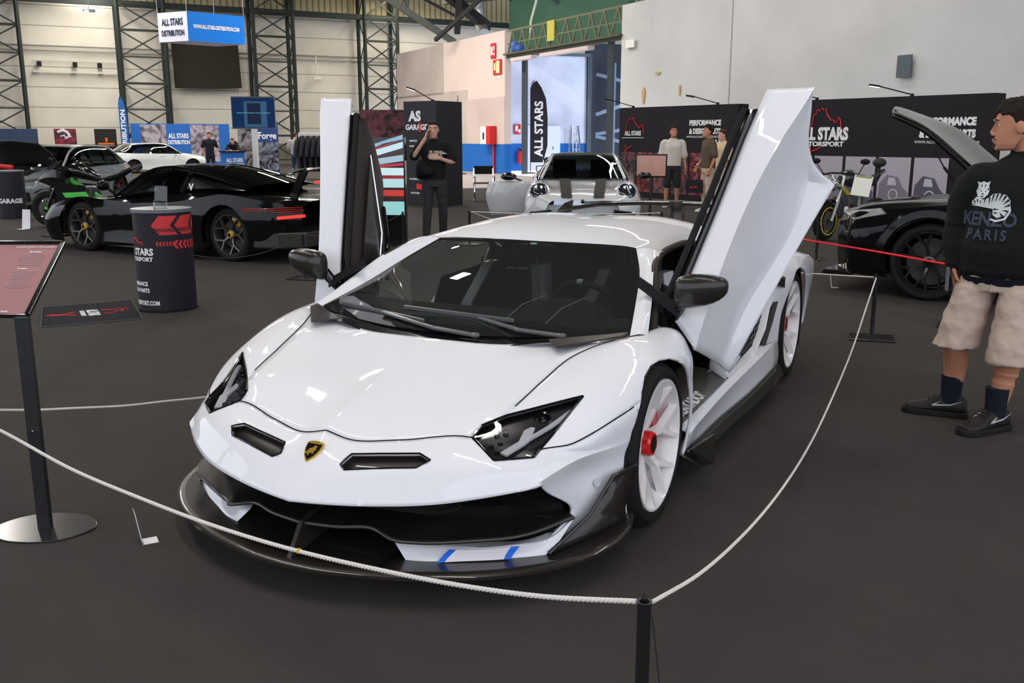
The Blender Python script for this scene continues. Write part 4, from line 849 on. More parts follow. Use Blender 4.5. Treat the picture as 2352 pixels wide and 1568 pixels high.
PW = mat('print_white', (.8, .8, .8), .6); PR = mat('print_red', (.75, .04, .05), .6); PB = mat('print_blue', (.02, .125, .44), .6); PK = mat('print_dark', (.018, .016, .022), .6)
TRACK = [(-.48, -.10), (-.40, .05), (-.36, .28), (-.30, .27), (-.26, .40), (-.18, .36), (-.12, .44), (-.06, .38), (.0, .42), (.04, .28), (.10, .22), (.18, .12), (.24, .14), (.30, .06), (.36, .10), (.40, .20), (.46, .12), (.48, -.02), (.50, -.10)]
def track(t, pl, u, z, s, r, m_=None, k=.01, low=True):
    b = MB(); b.tube([pl(u+x*s, z+y*s, k) for x, y in TRACK], r, 4)
    if low: b.tube([pl(u+x*s, z+y*s, k) for x, y in ((-.42, -.52), (-.40, -.62), (-.46, -.72), (-.38, -.80), (-.40, -.70), (-.34, -.64), (-.2, -.6), (-.1, -.54))], r, 4)
    b.build('track_outline', m_ or PR, t, smooth=False)
# hanging cube sign
z0, z1 = 5.3, 6.42
cn, cl_, crr = G(433, 93.5, z0), G(366, 97.5, z0), G(563, 103, z0); cf = cl_+crr-cn
cs = thing('hanging_sign', 'hanging cube sign, white left face and blue right face', 'sign', (cn.x, cn.y, z0)); C0 = cs.location
pts = [p-C0 for p in (cn, crr, cf, cl_)]; UP = V((0, 0, z1-z0))
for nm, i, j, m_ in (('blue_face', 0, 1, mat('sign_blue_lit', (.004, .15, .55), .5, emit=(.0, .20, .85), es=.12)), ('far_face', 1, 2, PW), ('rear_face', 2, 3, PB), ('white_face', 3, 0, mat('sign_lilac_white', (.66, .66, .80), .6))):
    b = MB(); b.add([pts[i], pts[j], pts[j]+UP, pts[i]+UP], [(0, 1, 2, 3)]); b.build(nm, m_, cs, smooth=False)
b = MB(); b.add([p+V((0, 0, .0)) for p in pts], [(0, 1, 2, 3)]); b.build('underside', MATS['sign_lilac_white'], cs, smooth=False)
b = MB()
for p in pts: b.bar(p+UP, p+V((0, 0, 7.0)), .015)
b.build('hanging_wires', STEEL, cs, smooth=False)
nbl = (pts[1]-pts[0]).cross(V((0, 0, 1))).normalized(); nwh = (pts[0]-pts[3]).cross(V((0, 0, 1))).normalized()
wl, bl = (pts[3]-pts[0]).length, (pts[1]-pts[0]).length
text('WWW.ALL-STARS-DISTRIBUTION.COM', 'web_address', PW, .21, (pts[0]+pts[1])/2+V((0, 0, .56))+nbl*.02, face_rot(nbl), cs, bold=.035, sx=bl*.82/3.75)
text('ALL STARS', 'sign_title', mat('print_navy', (.02, .03, .06), .6), .36, (pts[0]+pts[3])/2+V((0, 0, .74))+nwh*.02, face_rot(nwh), cs, bold=.03, sx=wl*.82/1.95); text('DISTRIBUTION', 'sign_title', MATS['print_navy'], .30, (pts[0]+pts[3])/2+V((0, 0, .32))+nwh*.02, face_rot(nwh), cs, bold=.03, sx=wl*.82/2.1)
# raised screen on a white pole
sb = G(590, 402); n_ = (CAM-sb); n_.z = 0; n_.normalize(); n_ = (n_+HA*-.15).normalized()
t, pl, R_ = board('display_screen', 'large dark blue display screen raised on a pale pole', 'screen', sb, 1.78, 1.9, 3.22, n_, GBLK, .1)
patch(t, pl, R_, 'screen_image', mat('screen_blue', (.0, .0, .0), .6, emit=(.003, .022, .075), es=1., spec=.1), -.86, .86, 1.95, 3.17)
patch(t, pl, R_, 'screen_glow', mat('screen_glow_', (0, 0, 0), .6, emit=(.035, .09, .18), es=1., spec=.1), -.38, .55, 1.97, 3.02, .008); patch(t, pl, R_, 'screen_corridor', mat('screen_dark', (0, 0, 0), .6, emit=(.008, .016, .04), es=1., spec=.1), -.25, .3, 2.1, 2.95, .011)
text('· TEMPOS CERTOS PARA TODAS AS MARCAS ·', 'screen_caption', mat('screen_text', (0, 0, 0), .4, emit=(.1, .45, .6), es=1), .07, pl(0, 2.55, .015), R_, t)
b = MB(); b.box((0, 0, .95), (.22, .14, 1.9)); b.box((0, 0, .06), (.6, .6, .12)); b.build('screen_pole', mat('pole_grey_white', (.50, .52, .55), .5), t, smooth=False)
# backdrop wall of the blue booth
t, pl, R_ = board('booth_backdrop', 'wide blue and grey photo backdrop of the booth behind the white hatchback', 'backdrop', H(5.6, 49, 0), 4.9, 0, 2.25, NB, PB)
patch(t, pl, R_, 'photo_print', photomat('photo_grey', (.07, .06, .09), (.42, .38, .42), 1.6), -2.0, -.75, .3, 2.2); patch(t, pl, R_, 'photo_print', photomat('photo_grey2', (.10, .09, .12), (.45, .40, .46), 2.2), .45, 1.9, .3, 2.2)
text('ALL STARS', 'booth_title', PW, .34, pl(-.15, 1.62), R_, t, bold=.03, sx=.62); text('DISTRIBUTION', 'booth_title', PW, .28, pl(-.15, 1.30), R_, t, bold=.03, sx=.6)
# posters at left
for i, (a, w_, m_, lbl) in enumerate(((-2.0, 1.75, mat('poster_navy', (.03, .05, .10), .6), 'dark navy poster board at far left against the back wall'), (.12, 1.02, photomat('poster_red', (.03, .02, .03), (.30, .03, .05), 1.5), 'dark red poster board with a pale dragon shape'), (2.0, 1.05, mat('poster_black', (.016, .014, .016), .6), 'black poster board with an orange emblem'))):
    t, pl, R_ = board('poster_board', lbl, 'poster', H(a, 50, 0), w_, .9, 1.98, NB, m_)
    b = MB(); b.bar((-.3, 0, 0), (-.2, 0, 1.0), .04); b.bar((.3, 0, 0), (.2, 0, 1.0), .04); b.build('stand', MBLK, t, smooth=False)
    if i == 1: b = MB(); b.tube([pl(x, z) for x, z in ((-.35, 1.8), (-.1, 1.9), (.1, 1.8), (.2, 1.6), (0, 1.5), (-.05, 1.65), (-.25, 1.6))], [.07, .09, .08, .1, .09, .06, .03], 8); b.build('dragon_print', mat('dragon_pale', (.5, .5, .55), .5), t)
    if i == 2: b = MB(); b.ell(pl(0, 1.42), (.13, .02, .13)); b.bar(pl(-.38, 1.24), pl(.38, 1.24), .07); b.build('orange_emblem', mat('orange_print', (.75, .16, .02), .6), t); text('GAMMARACING', 'emblem_name', MATS['orange_print'], .10, pl(0, 1.13), R_, t, bold=.02, sx=.85)
# red quad bike by the red poster
qd = thing('quad_bike', 'small red quad bike with chunky tyres in front of the red poster', 'quad bike', H(-.2, 46, 0), HROT)
for x in (-.55, .3):
    for y in (-.4, .4): b = MB(); b.lathe((x, y, .28), (0, 1, 0), [(-.12, .12), (-.12, .26), (-.06, .29), (.06, .29), (.12, .26), (.12, .12)], 18); w_ = b.build('tire', RUB, qd); b = MB(); b.lathe((x, y, .28), (0, 1, 0), [(-.1, .01), (-.1, .12), (.1, .12), (.1, .01)], 12); b.build('rim', mat('rim_cream', (.6, .58, .52), .5), w_)
b = MB(); b.ell((-.1, 0, .62), (.6, .25, .13)); b.box((-.5, 0, .68), (.4, .7, .06)); b.box((.35, 0, .68), (.45, .7, .06)); b.build('red_body', SR, qd); b = MB(); b.tube([(-.35, -.35, .98), (-.3, 0, .92), (-.35, .35, .98)], .02, 6); b.tube([(-.3, 0, .92), (-.45, 0, .6)], .03, 6); b.build('handlebar', MBLK, qd)
# feather flags
def feather(name, label, base, h, n, m_, txt, wd=.55, tsz=.3, tm=None, pole=True):
    n = V(n).normalized(); x = V((0, 0, 1)).cross(n).normalized(); t = thing(name, label, 'flag', base)
    b = MB(); b.tube([(0, 0, 0), (0, 0, h*.9), x*.06+V((0, 0, h*.97)), x*.16+V((0, 0, h))], .018, 6); b.box((0, 0, .02), (.5, .5, .04)); b.build('flag_pole', MBLK, t)
    b = MB(); prof = [(.12, 0), (.2, .0), (.9, .0), (1.0, .28)]
    out = [V((0, 0, h*.12)), x*wd*.75+V((0, 0, h*.12)), x*wd+V((0, 0, h*.3)), x*wd+V((0, 0, h*.6)), x*wd*.9+V((0, 0, h*.8)), x*wd*.62+V((0, 0, h*.92)), x*wd*.35+V((0, 0, h*.99)), x*.1+V((0, 0, h*.97)), V((0, 0, h*.9))]
    b.prism(out, n*.012); fl = b.build('flag_cloth', m_, t, smooth=False)
    if txt: text(txt, 'flag_lettering', tm or PW, tsz, x*wd*.5+V((0, 0, h*.48))+n*.02, face_rot(n) @ Matrix.Rotation(pi/2, 3, 'Z'), t, bold=.03)
    return t
feather('feather_flag', 'tall blue feather flag standing left of the grey photo backdrop', H(2.55, 47.5, 0), 3.55, (NB+HA*-.9), PB, 'DISTRIBUTION', .42, .36)
feather('feather_flag', 'black feather flag with white lettering in front of the pale doors', H(18.1, 33.6, 0), 4.0, NB*1+HA*-.4, PK, 'ALL STARS', .75, .5)
feather('feather_flag', 'thin white and blue feather flag seen edge-on by the pinkish wall', H(14.9, 34.2, 0), 3.3, (H(14.9, 34.2, 0)-V((CAM.x, CAM.y, 0))).cross(V((0, 0, 1))).normalized()*1.0+V((.06, -.12, 0)), mat('flag_lilac', (.45, .45, .65), .6), '', .10)
# booth counter, roll-ups
cb = G(540, 407); t, pl, R_ = board('booth_counter', 'small blue booth counter with white lettering', 'counter', cb, .85, 0, .98, NB, PB, .45)
b = MB(); b.prism([pl(-.48, .98, .04), pl(.48, .98, .04), pl(.48, 1.03, .04), pl(-.48, 1.03, .04)], HB*.55); b.build('counter_top', MBLK, t, smooth=False); text('ALL STARS', 'counter_title', PW, .22, pl(.02, .66), R_, t, bold=.03, sx=.62); text('DISTRIBUTION', 'counter_title', PW, .18, pl(.02, .47), R_, t, bold=.03, sx=.62)
cb = G(618, 396); t, pl, R_ = board('roll_up_banner', 'blue and dark roll-up banner behind the screen pole', 'banner', cb, 1.0, 0, 2.15, NB, mat('banner_navy', (.02, .06, .22), .6)); patch(t, pl, R_, 'photo_print', photomat('photo_engine', (.01, .01, .02), (.22, .24, .30), 3), -.48, .48, .1, 1.35); text('Forge', 'banner_title', PW, .42, pl(0, 1.62), R_, t, bold=.02, sx=.85)
cb = G(572, 396); t, pl, R_ = board('roll_up_banner', 'narrow dark roll-up banner left of the screen pole', 'banner', cb, .8, 0, 2.1, NB, photomat('banner_dark', (.02, .02, .03), (.30, .28, .30), 2.5))
# clothes rail with dark jackets
cr = thing('clothes_rail', 'steel clothes rail packed with dark jackets', 'clothes rail', G(735, 412), 0); b = MB(); b.bar((-.9, 0, 1.72), (.9, 0, 1.72), .04); b.bar((-.9, 0, 0), (-.9, 0, 1.72), .04); b.bar((.9, 0, 0), (.9, 0, 1.72), .04); b.bar((-.9, -.3, .03), (-.9, .3, .03), .04); b.bar((.9, -.3, .03), (.9, .3, .03), .04); b.build('rail_frame', STEEL, cr, smooth=False)
for i in range(6):
    g = thing('jacket', 'black jacket on the clothes rail, %s' % ('', 'second from the left end', 'third from the left end', 'third from the right end', 'second from the right end', 'last at the right end')[i] if i else 'black shirt with red lettering at the near end of the rail', 'jacket', cr.location+V((-.75+i*.27, 0, .30)), pi/2, 'jackets on the rail')
    b = MB(); b.rings([[V((w_*x, d_*y, z)) for x, y in ((-1, -.4), (-.5, -1), (.5, -1), (1, -.4), (1, .4), (.5, 1), (-.5, 1), (-1, .4))] for z, w_, d_ in ((0, .26, .10), (.6, .27, .11), (1.05, .30, .12), (1.25, .22, .09), (1.32, .08, .06))]); b.tube([(-.28, 0, 1.15), (-.42, 0, .8), (-.44, 0, .55)], [.1, .09, .08], 8); b.tube([(.28, 0, 1.15), (.42, 0, .8), (.44, 0, .55)], [.1, .09, .08], 8); b.build('cloth', PK, g)
    if i == 0: text('AS', 'shirt_print', PR, .32, (0.02, -.14, .85), face_rot((0, -1, 0)), g, bold=.05)
# tower banner
tb = G(975, 474); t = thing('banner_tower', 'dark square banner tower with garage lettering behind the phone man', 'banner', (tb.x, tb.y, 0)); TR = radians(-8)
b = MB(); b.box((0, .45, 1.18), (.95, .95, 2.36), TR); b.build('tower_block', mat('tower_charcoal', (.028, .028, .033), .6), t, smooth=False)
nf = V((sin(TR), -cos(TR), 0)); xf_ = V((cos(TR), sin(TR), 0)); tc_ = V((0, .45, 0))+nf*.485
for s_, sz, u, z, m_, bo in (('AS', .30, -.14, 2.02, PW, .05), ('GARAGE', .165, -.10, 1.78, PW, .04), ('SERVICES', .055, -.2, 1.48, PW, .02), ('INTERIOR', .055, -.2, 1.36, PW, .02), ('WEB', .055, -.2, 1.24, PW, .02), ('FACEBOOK', .06, -.18, .62, PW, .02), ('YOUTUBE', .06, -.18, .30, PW, .02), ('INFO', .06, .16, .38, PW, .02)):
    text(s_, 'tower_lettering', m_, sz, tc_+xf_*u+V((0, 0, z)), face_rot(nf), t, bold=bo, sx=1.0)
b = MB(); b.box(tc_+xf_*.0+V((0, 0, 1.78)), (.05, .015, .20), TR); b.box(tc_+xf_*-.05+V((0, 0, .45)), (.16, .012, .12), TR); b.build('red_print', PR, t, smooth=False)
b = MB(); ns = V((-cos(TR), -sin(TR), 0)); q_ = V((0, .45, 0))+ns*.485; b.add([q_-nf*.44+V((0, 0, .1)), q_+nf*.44+V((0, 0, .1)), q_+nf*.44+V((0, 0, 2.3)), q_-nf*.44+V((0, 0, 2.3))], [(0, 1, 2, 3)]); b.build('side_photo', photomat('tower_photo', (.02, .02, .025), (.14, .11, .12), 4), t, smooth=False)
t2, pl, R_ = board('photo_backdrop', 'dark panel with reddish photos just left of the banner tower', 'panel', G(895, 446), 1.5, 0, 2.3, (CAM-G(895, 446)).normalized()*1+V((.0, 0, -0)), photomat('panel_red_photo', (.015, .015, .02), (.16, .05, .06), 2.6))
# arm lamp helper: sits on a top edge
LIT = mat('lamp_lit', (1, 1, 1), emit=(1, .98, .95), es=4)
def armlamp(label, top, out, lit=False, L=.42, g='arm lamps on the black backdrops'):
    t = thing('arm_lamp', label, 'lamp', top, 0, g); o_ = V(out).normalized(); b = MB(); b.bar((0, 0, -.03), (0, 0, .05), .06); b.bar((0, 0, .03), o_*L*.8+V((0, 0, .19)), .022); b.build('lamp_arm', MBLK, t, smooth=False)
    b = MB(); e = o_*L*.8+V((0, 0, .19)); b.bar(e, e+o_*.2+V((0, 0, .03)), .13, .035); hd_ = b.build('lamp_head', MBLK, t, smooth=False)
    b = MB(); b.bar(e+o_*.01+V((0, 0, -.022)), e+o_*.19+V((0, 0, .008)), .11, .006); b.build('lamp_glass', LIT if lit else mat('lamp_off', (.5, .5, .5), .4), hd_, smooth=False)
armlamp('black arm lamp with bright head on the banner tower', tb+V((.0, .45, 2.36)), V((-.8, -.4, .15)), True, .5, None)
# the two black backdrops by the right-hand wall
def backdrop(label, p0, p1, zt):
    p0, p1 = V(p0), V(p1); x = (p1-p0); L = x.length; x.normalize(); n = x.cross(V((0, 0, 1))); c = (p0+p1)/2
    t, pl, R_ = board('black_backdrop', label, 'backdrop', c, L, 0, zt, n, mat('backdrop_black', (.009, .007, .010), .6, var=(.6, .5), spec=.25), .35); return t, pl, R_, L
PLIL = mat('print_lilac_grey', (.42, .38, .45), .6)
t, pl, R_, L = backdrop('black photo backdrop with engine pictures behind the two young men', G(1424, 248, 2.33), G(1697, 238, 2.33), 2.33)
text('ALL STARS', 'backdrop_logo', PW, .155, pl(-L*.37, 1.66), R_, t, bold=.04, sx=.85); b = MB(); b.bar(pl(-L*.37-.42, 1.55), pl(-L*.37+.42, 1.55), .015); b.build('logo_rule', PW, t, smooth=False); track(t, pl, -L*.36, 1.75, .75, .010)
text('PERFORMANCE', 'backdrop_slogan', PW, .175, pl(L*.25, 1.90), R_, t, bold=.05, sx=.85); text('& DESIGN PARTS', 'backdrop_slogan', PW, .175, pl(L*.25, 1.70), R_, t, bold=.05, sx=.78); text('WWW.ALLSTARS-MOTORSPORT.COM', 'backdrop_web', PW, .07, pl(L*.25, 1.57), R_, t); 
b = MB()
for i in range(4): b.lathe(pl(L*.25+.12+i*.13, 1.46), V(NA), [(0, .045), (.008, .045)], 14, True)
b.build('social_icons', PW, t, smooth=False)
for i in range(6):
    c1 = (.02, .015, .018); patch(t, pl, R_, 'engine_photo', photomat('engine_photo_%d' % (i % 3), ((.015, .012, .016), (.03, .02, .02), (.02, .02, .03))[i % 3], ((.30, .03, .03), (.16, .15, .17), (.35, .05, .04))[i % 3], 5, ((.08, .06, .07), (.25, .02, .02), (.10, .09, .10))[i % 3]), -L*.48+i*L*.155, -L*.48+i*L*.155+L*.14, .15+.0, 1.18)
for i, (u, lbl) in enumerate(((-L*.40, 'unlit arm lamp at the left end of the engine photo backdrop'), (L*.32, 'unlit arm lamp at the right end of the engine photo backdrop'))): armlamp(lbl, t.location+pl(u, 2.33, -.1), R_ @ V((-.75, 0, .7)), False, .7)
t, pl, R_, L = backdrop('black backdrop with red racetrack logo and silver cars behind the motorcycle', G(1800, 232, 2.33), G(2287, 213, 2.33), 2.33)
text('ALL STARS', 'backdrop_logo', PW, .34, pl(-L*.27, 1.62), R_, t, bold=.05, sx=.78); text('MOTORSPORT', 'backdrop_logo', PW, .13, pl(-L*.28, 1.42), R_, t, bold=.04, sx=1.35); track(t, pl, -L*.26, 1.80, .82, .013)
text('PERFORMANCE', 'backdrop_slogan', PW, .19, pl(L*.32, 1.84), R_, t, bold=.06, sx=.83); text('& DESIGN PARTS', 'backdrop_slogan', PW, .19, pl(L*.32, 1.62), R_, t, bold=.06, sx=.78); text('WWW.ALLSTARS-MOTORSPORT.COM', 'backdrop_web', PW, .075, pl(L*.32, 1.47), R_, t)
b = MB()
for i in range(4): b.lathe(pl(L*.32+.1+i*.14, 1.35), V(NA), [(0, .055), (.008, .055)], 14, True)
b.build('social_icons', PW, t, smooth=False)
sky_ = mat('photo_lilac_sky', (.42, .38, .44), .6)
for i in range(5):
    u0 = -L*.47+i*L*.165; pt = patch(t, pl, R_, 'car_photo', sky_, u0, u0+L*.15, .1, 1.18)
    b = MB(); um = u0+L*.075; b.prism([pl(um+x, z, .007) for x, z in ((-.33, .2), (.34, .2), (.34, .50), (.22, .60), (.10, .80), (-.14, .84), (-.30, .66))], R_ @ V((0, 0, .002))); b.build('printed_car', mat('printed_car_%d' % (i % 2), ((.10, .09, .12), (.20, .18, .22))[i % 2], .5), t, smooth=False)
    b = MB(); b.lathe(pl(um+.02, .46, .009), R_ @ V((0, 0, 1)), [(0, .11), (.002, .11), (.002, .085), (0, .085)], 20); b.prism([pl(um+x, z, .0095) for x, z in ((-.12, .64), (.08, .64), (.04, .78), (-.10, .79))], R_ @ V((0, 0, .002))); b.build('printed_lamp', mat('printed_highlight', (.5, .48, .54), .5), t, smooth=False)
armlamp('unlit arm lamp above the red racetrack logo', t.location+pl(-L*.33, 2.33, -.1), R_ @ V((-.75, 0, .7)), False, .6); armlamp('lit arm lamp above the slogan on the racetrack backdrop', t.location+pl(L*.14, 2.33, -.1), R_ @ V((-.75, 0, .7)), True, .75)
b = MB(); b.box(H(16.6, 12.3, 3.16), (.04, .4, .5), HROT); s_ = b.build('wall_plaque', GREYST, smooth=False); tag(s_, 'small dark plaque on the grey wall above the racetrack backdrop', 'plaque')
# LED totem screen
lb = G(880, 566)+V((-.22, .38, 0)); nn = (CAM-lb); nn.z = 0; nn = (nn.normalized()+V((-.25, 0, 0))).normalized()
t, pl, R_ = board('led_totem', 'tall glossy totem screen showing lit shelves, behind the raised far door', 'screen', lb, .66, 0, 1.56, nn, GBLK, .12)
b = MB(); 
cols = [(.25, .45, .6), (.5, .02, .03), (.55, .75, .85), (.05, .02, .02), (.35, .5, .6), (.5, .03, .05), (.6, .8, .85), (.3, .02, .04), (.45, .70, .72), (.02, .01, .01), (.55, .05, .04), (.03, .02, .02), (.30, .62, .62)]
z = 1.50
for i, c_ in enumerate(cols):
    h_ = (.08, .04, .09, .04, .09, .04, .11, .05, .13, .035, .09, .08, .2)[i]; o_ = max(0, 6-i)*.03
    b = MB(); b.add([pl(-.31, max(.42, z-h_-o_*.5), .004), pl(.31, max(.42, z-h_+o_), .004), pl(.31, min(1.53, z+o_), .004), pl(-.31, z-o_*.5, .004)], [(0, 1, 2, 3)]); b.build('screen_band', mat('led_%d' % i, (0, 0, 0), .2, emit=c_, es=1.0), t, smooth=False, recalc=False); z -= h_
b = MB(); b.box((0, .05, .02), (.7, .5, .04), atan2(nn.x, -nn.y)); b.build('totem_foot', MBLK, t, smooth=False)
# folding chairs by the pinkish wall
def folding_chair(label, p, rz, s=1):
    t = thing('folding_chair', label, 'chair', p, rz); b = MB()
    for y in (-.24, .24): b.bar((-.25, y, 0), (.25, y, .45), .03); b.bar((.25, y, 0), (-.25, y, .45), .03); b.bar((.22, y, .45), (.26, y, .85), .03); b.bar((-.27, y, .62), (.27, y, .62), .03); b.bar((-.27, y, .62), (-.26, y, .45), .03); b.bar((-.27, y, 0), (.27, y, 0), .025)
    b.build('chair_frame', CHROME, t, smooth=False); b = MB(); b.box((0, 0, .45), (.5, .48, .02)); b.build('seat', MBLK, t, smooth=False); b = MB(); b.box((.25, 0, .76), (.02, .5, .2)); b.build('backrest', MBLK, t, smooth=False)
folding_chair('folding steel chair with black cloth seat left of the silver coupe', G(1112, 462), HROT+1.2); folding_chair('folding chair half hidden behind the silver coupe door', G(1255, 424), HROT+.6)
# ================================================================ background vehicles (nose to -y locally, front axle at local origin)
def cut_arch(bm, y0, z0, r, xmin=.4):
    c = V((0, y0, z0)); pl = []
    for i in range(22):
        t0, t1 = 2*pi*i/22, 2*pi*(i+1)/22; a = V((0, y0+r*cos(t0), z0+r*sin(t0))); d = V((0, y0+r*cos(t1), z0+r*sin(t1)))
        n = (d-a).cross(V((1, 0, 0))).normalized(); n = -n if n.dot(c-a) > 0 else n; pl.append((a, n))
        fs = [f for f in bm.faces if f.calc_center_median().x > xmin and (V((0, *f.calc_center_median()[1:]))-c).length < r*2]
        bmesh.ops.bisect_plane(bm, geom=list({v for f in fs for v in f.verts})+list({e for f in fs for e in f.edges})+fs, plane_co=a, plane_no=n, dist=1e-6)
    dl = [f for f in bm.faces if f.calc_center_median().x > xmin and (all(n.dot(f.calc_center_median()-a) < 1e-5 for a, n in pl) or (f.calc_center_median().z < z0 and abs(f.calc_center_median().y-y0) < r*.93))]
    bmesh.ops.delete(bm, geom=dl, context='FACES')
def make_car(name, label, loc, rz, body, glass, WB, R, rim, paint, winm, rimm, nsp=5, wid=.24, xf=.80, xr=.82, cap=None, caliper=None, calx=20, cre=(3,), roofm=None, spw=1., pillar=None, zs=1., tyres=True, ystyle=True, open_hood=False):
    t = thing(name, label, 'car', loc, rz); pillar = pillar or GBLK
    net = [[V((x, y, z*zs)) for x, z in row] for y, row in body]
    Gd = netgrid(net, 5, 5, crc=cre); bm = bmesh.new(); vv = [[bm.verts.new(p) for p in r_] for r_ in Gd]
    for i in range(len(Gd)-1):
        for j in range(len(Gd[0])-1):
            try: bm.faces.new((vv[i][j], vv[i][j+1], vv[i+1][j+1], vv[i+1][j]))
            except ValueError: pass
    for y0 in (0, WB): cut_arch(bm, y0, R+.01, R*1.10)
    bm.verts.index_update(); vs, fs = pull(bm, bm.faces[:]); bm.free()
    b = MB(); b.add(vs, fs); b.mirror(); b.rings([[V((x, y, z)) for x, z in ((-.7, .2), (.7, .2), (.7, .5), (-.7, .5))] for y in (body[0][0]+.15, body[-1][0]-.15)]); bo = b.build('car_body', paint, t, ang=40)
    for y0, xx in ((0, xf), (WB, xr)):
        for s in (1, -1):
            b = MB(); b.grid([[V((s*x, y0+r*cos(q_), R+.01+r*sin(q_))) for q_ in [radians(-20+220*q/20) for q in range(21)]] for x, r in ((xx+.05, R*1.11), (xx-wid-.05, R*1.11), (xx-wid-.05, .02))]); b.build('wheel_arch_liner', MBLK, t)
            if tyres: wheel(t, (s*(xx+.03), y0, R), R, rim, wid, nsp, rimm, s, cap=cap or rimm, capr=.04, caliper=caliper, calang=calx, inset=.04, spw=spw, ystyle=ystyle)
    gn = [[V((x, y, z*zs)) for x, y, z in row] for row in glass]; Gg = netgrid(gn, 4, 4); nn_ = len(gn)-1
    for nm, test, m_ in (('side_windows', lambda i, j: j < 4, winm), ('windscreen', lambda i, j: j >= 4 and i < 4, winm), ('rear_window', lambda i, j: j >= 4 and i >= 4*(nn_-1), winm), ('roof', lambda i, j: j >= 4 and 4 <= i < 4*(nn_-1), roofm or paint)):
        b = MB()
        for i in range(len(Gg)-1):
            for j in range(len(Gg[0])-1):
                if test(i, j): b.add([Gg[i][j], Gg[i][j+1], Gg[i+1][j+1], Gg[i+1][j]], [(0, 1, 2, 3)])
        if nm == 'side_windows': pair(b, 'side_window', m_, t, ang=50)
        else: b.mirror(); b.build(nm, m_, t, ang=50)
    b = MB(); 
    rail = [Gg[i][4] for i in range(len(Gg))]
    b.tube(rail, .028, 6); pair(b, 'roof_rail_trim', paint, t)
    b = MB()
    for k in range(2, nn_-1+1):
        a, c = Gg[4*k][0], Gg[4*k][4]
        b = MB(); b.bar(V((a.x+.004, a.y, a.z)), V((c.x+.004, c.y, c.z)), .07, .03); pair(b, 'window_pillar', pillar, t, smooth=False)
    return t, Gd, Gg
def strip_part(t, name, m, pts, wd, ht=None, mirror=True, **k):
    b = MB()
    for a, c in zip(pts, pts[1:]): b.bar(a, c, wd, ht or wd)
    if mirror: b.mirror()
    return b.build(name, m, t, **k)
def lamp(t, name, m, outline, d, mirror=True):
    b = MB(); b.prism([V(p) for p in outline], d)
    return pair(b, name, m, t, bev=.004, smooth=False)
LGLOW = mat('tail_lamp_red', (.5, .01, .01), .3, emit=(1, .03, .02), es=1.6); TRED = mat('tail_lamp_dull', (.30, .012, .012), .25, coat=.6)
LENS = mat('headlamp_lens', (.35, .36, .38), .12, metal=.5, coat=1); BLKP = mat('black_car_paint', (.004, .0045, .0045), .10, coat=.12, spec=.18)
# ---- black convertible-like supercar at left
DW_ = mat('dark_grey_rim', (.10, .095, .09), .3, metal=.8); YEL = mat('yellow_caliper', (.80, .42, .01), .4, coat=.4)
mb_ = [(-.98, [(.60, .16), (.66, .28), (.68, .40), (.60, .46), (.42, .50), (.2, .52), (0, .53)]),
 (-.75, [(.84, .14), (.90, .28), (.90, .45), (.82, .57), (.58, .57), (.3, .56), (0, .57)]),
 (-.35, [(.93, .13), (.95, .30), (.96, .55), (.88, .70), (.65, .64), (.3, .61), (0, .62)]),
 (0, [(.95, .13), (.97, .34), (.98, .60), (.88, .76), (.66, .70), (.3, .67), (0, .68)]),
 (.42, [(.93, .12), (.92, .34), (.93, .56), (.86, .73), (.70, .75), (.35, .78), (0, .79)]),
 (1.0, [(.95, .11), (.88, .30), (.90, .56), (.87, .71), (.78, .78), (.4, .82), (0, .82)]),
 (1.65, [(.97, .12), (.90, .30), (.92, .56), (.92, .72), (.82, .84), (.4, .88), (0, .88)]),
 (2.2, [(.97, .13), (.97, .34), (.985, .60), (.95, .80), (.80, .88), (.4, .90), (0, .90)]),
 (2.66, [(.97, .14), (.985, .38), (1.0, .64), (.94, .86), (.76, .86), (.4, .86), (0, .86)]),
 (3.05, [(.94, .16), (.97, .38), (.97, .62), (.92, .82), (.74, .84), (.4, .83), (0, .82)]),
 (3.40, [(.80, .22), (.84, .38), (.86, .58), (.81, .76), (.66, .81), (.4, .81), (0, .81)]),
 (3.62, [(.56, .28), (.60, .40), (.62, .56), (.57, .70), (.46, .76), (.3, .78), (0, .78)])]
mg_ = [[(.74, .42, .76), (.70, .46, .77), (.35, .28, .79), (0, .20, .80)], [(.82, .85, .79), (.58, 1.12, 1.13), (.32, 1.05, 1.155), (0, 1.02, 1.16)], [(.83, 1.4, .82), (.57, 1.45, 1.165), (.3, 1.45, 1.20), (0, 1.45, 1.21)],
       [(.84, 1.85, .86), (.56, 1.80, 1.13), (.3, 1.80, 1.17), (0, 1.8, 1.18)], [(.80, 2.5, .88), (.60, 2.75, .93), (.3, 2.8, .96), (0, 2.8, .965)]]
mz, Gd, Gg = make_car('black_supercar', 'glossy black supercar with yellow callipers and rear wing, left behind the round display drum', G(155, 560)+V((0, 0, 0)), 0, mb_, mg_, 2.66, .345, .26, BLKP, BGLASS, DW_, 5, .26, .86, .86, cap=YEL, caliper=YEL, calx=75, roofm=BLKP)
mz.location = V((-9.15, 6.5, 0)); mz.rotation_euler.z = radians(90)   # nose to -x
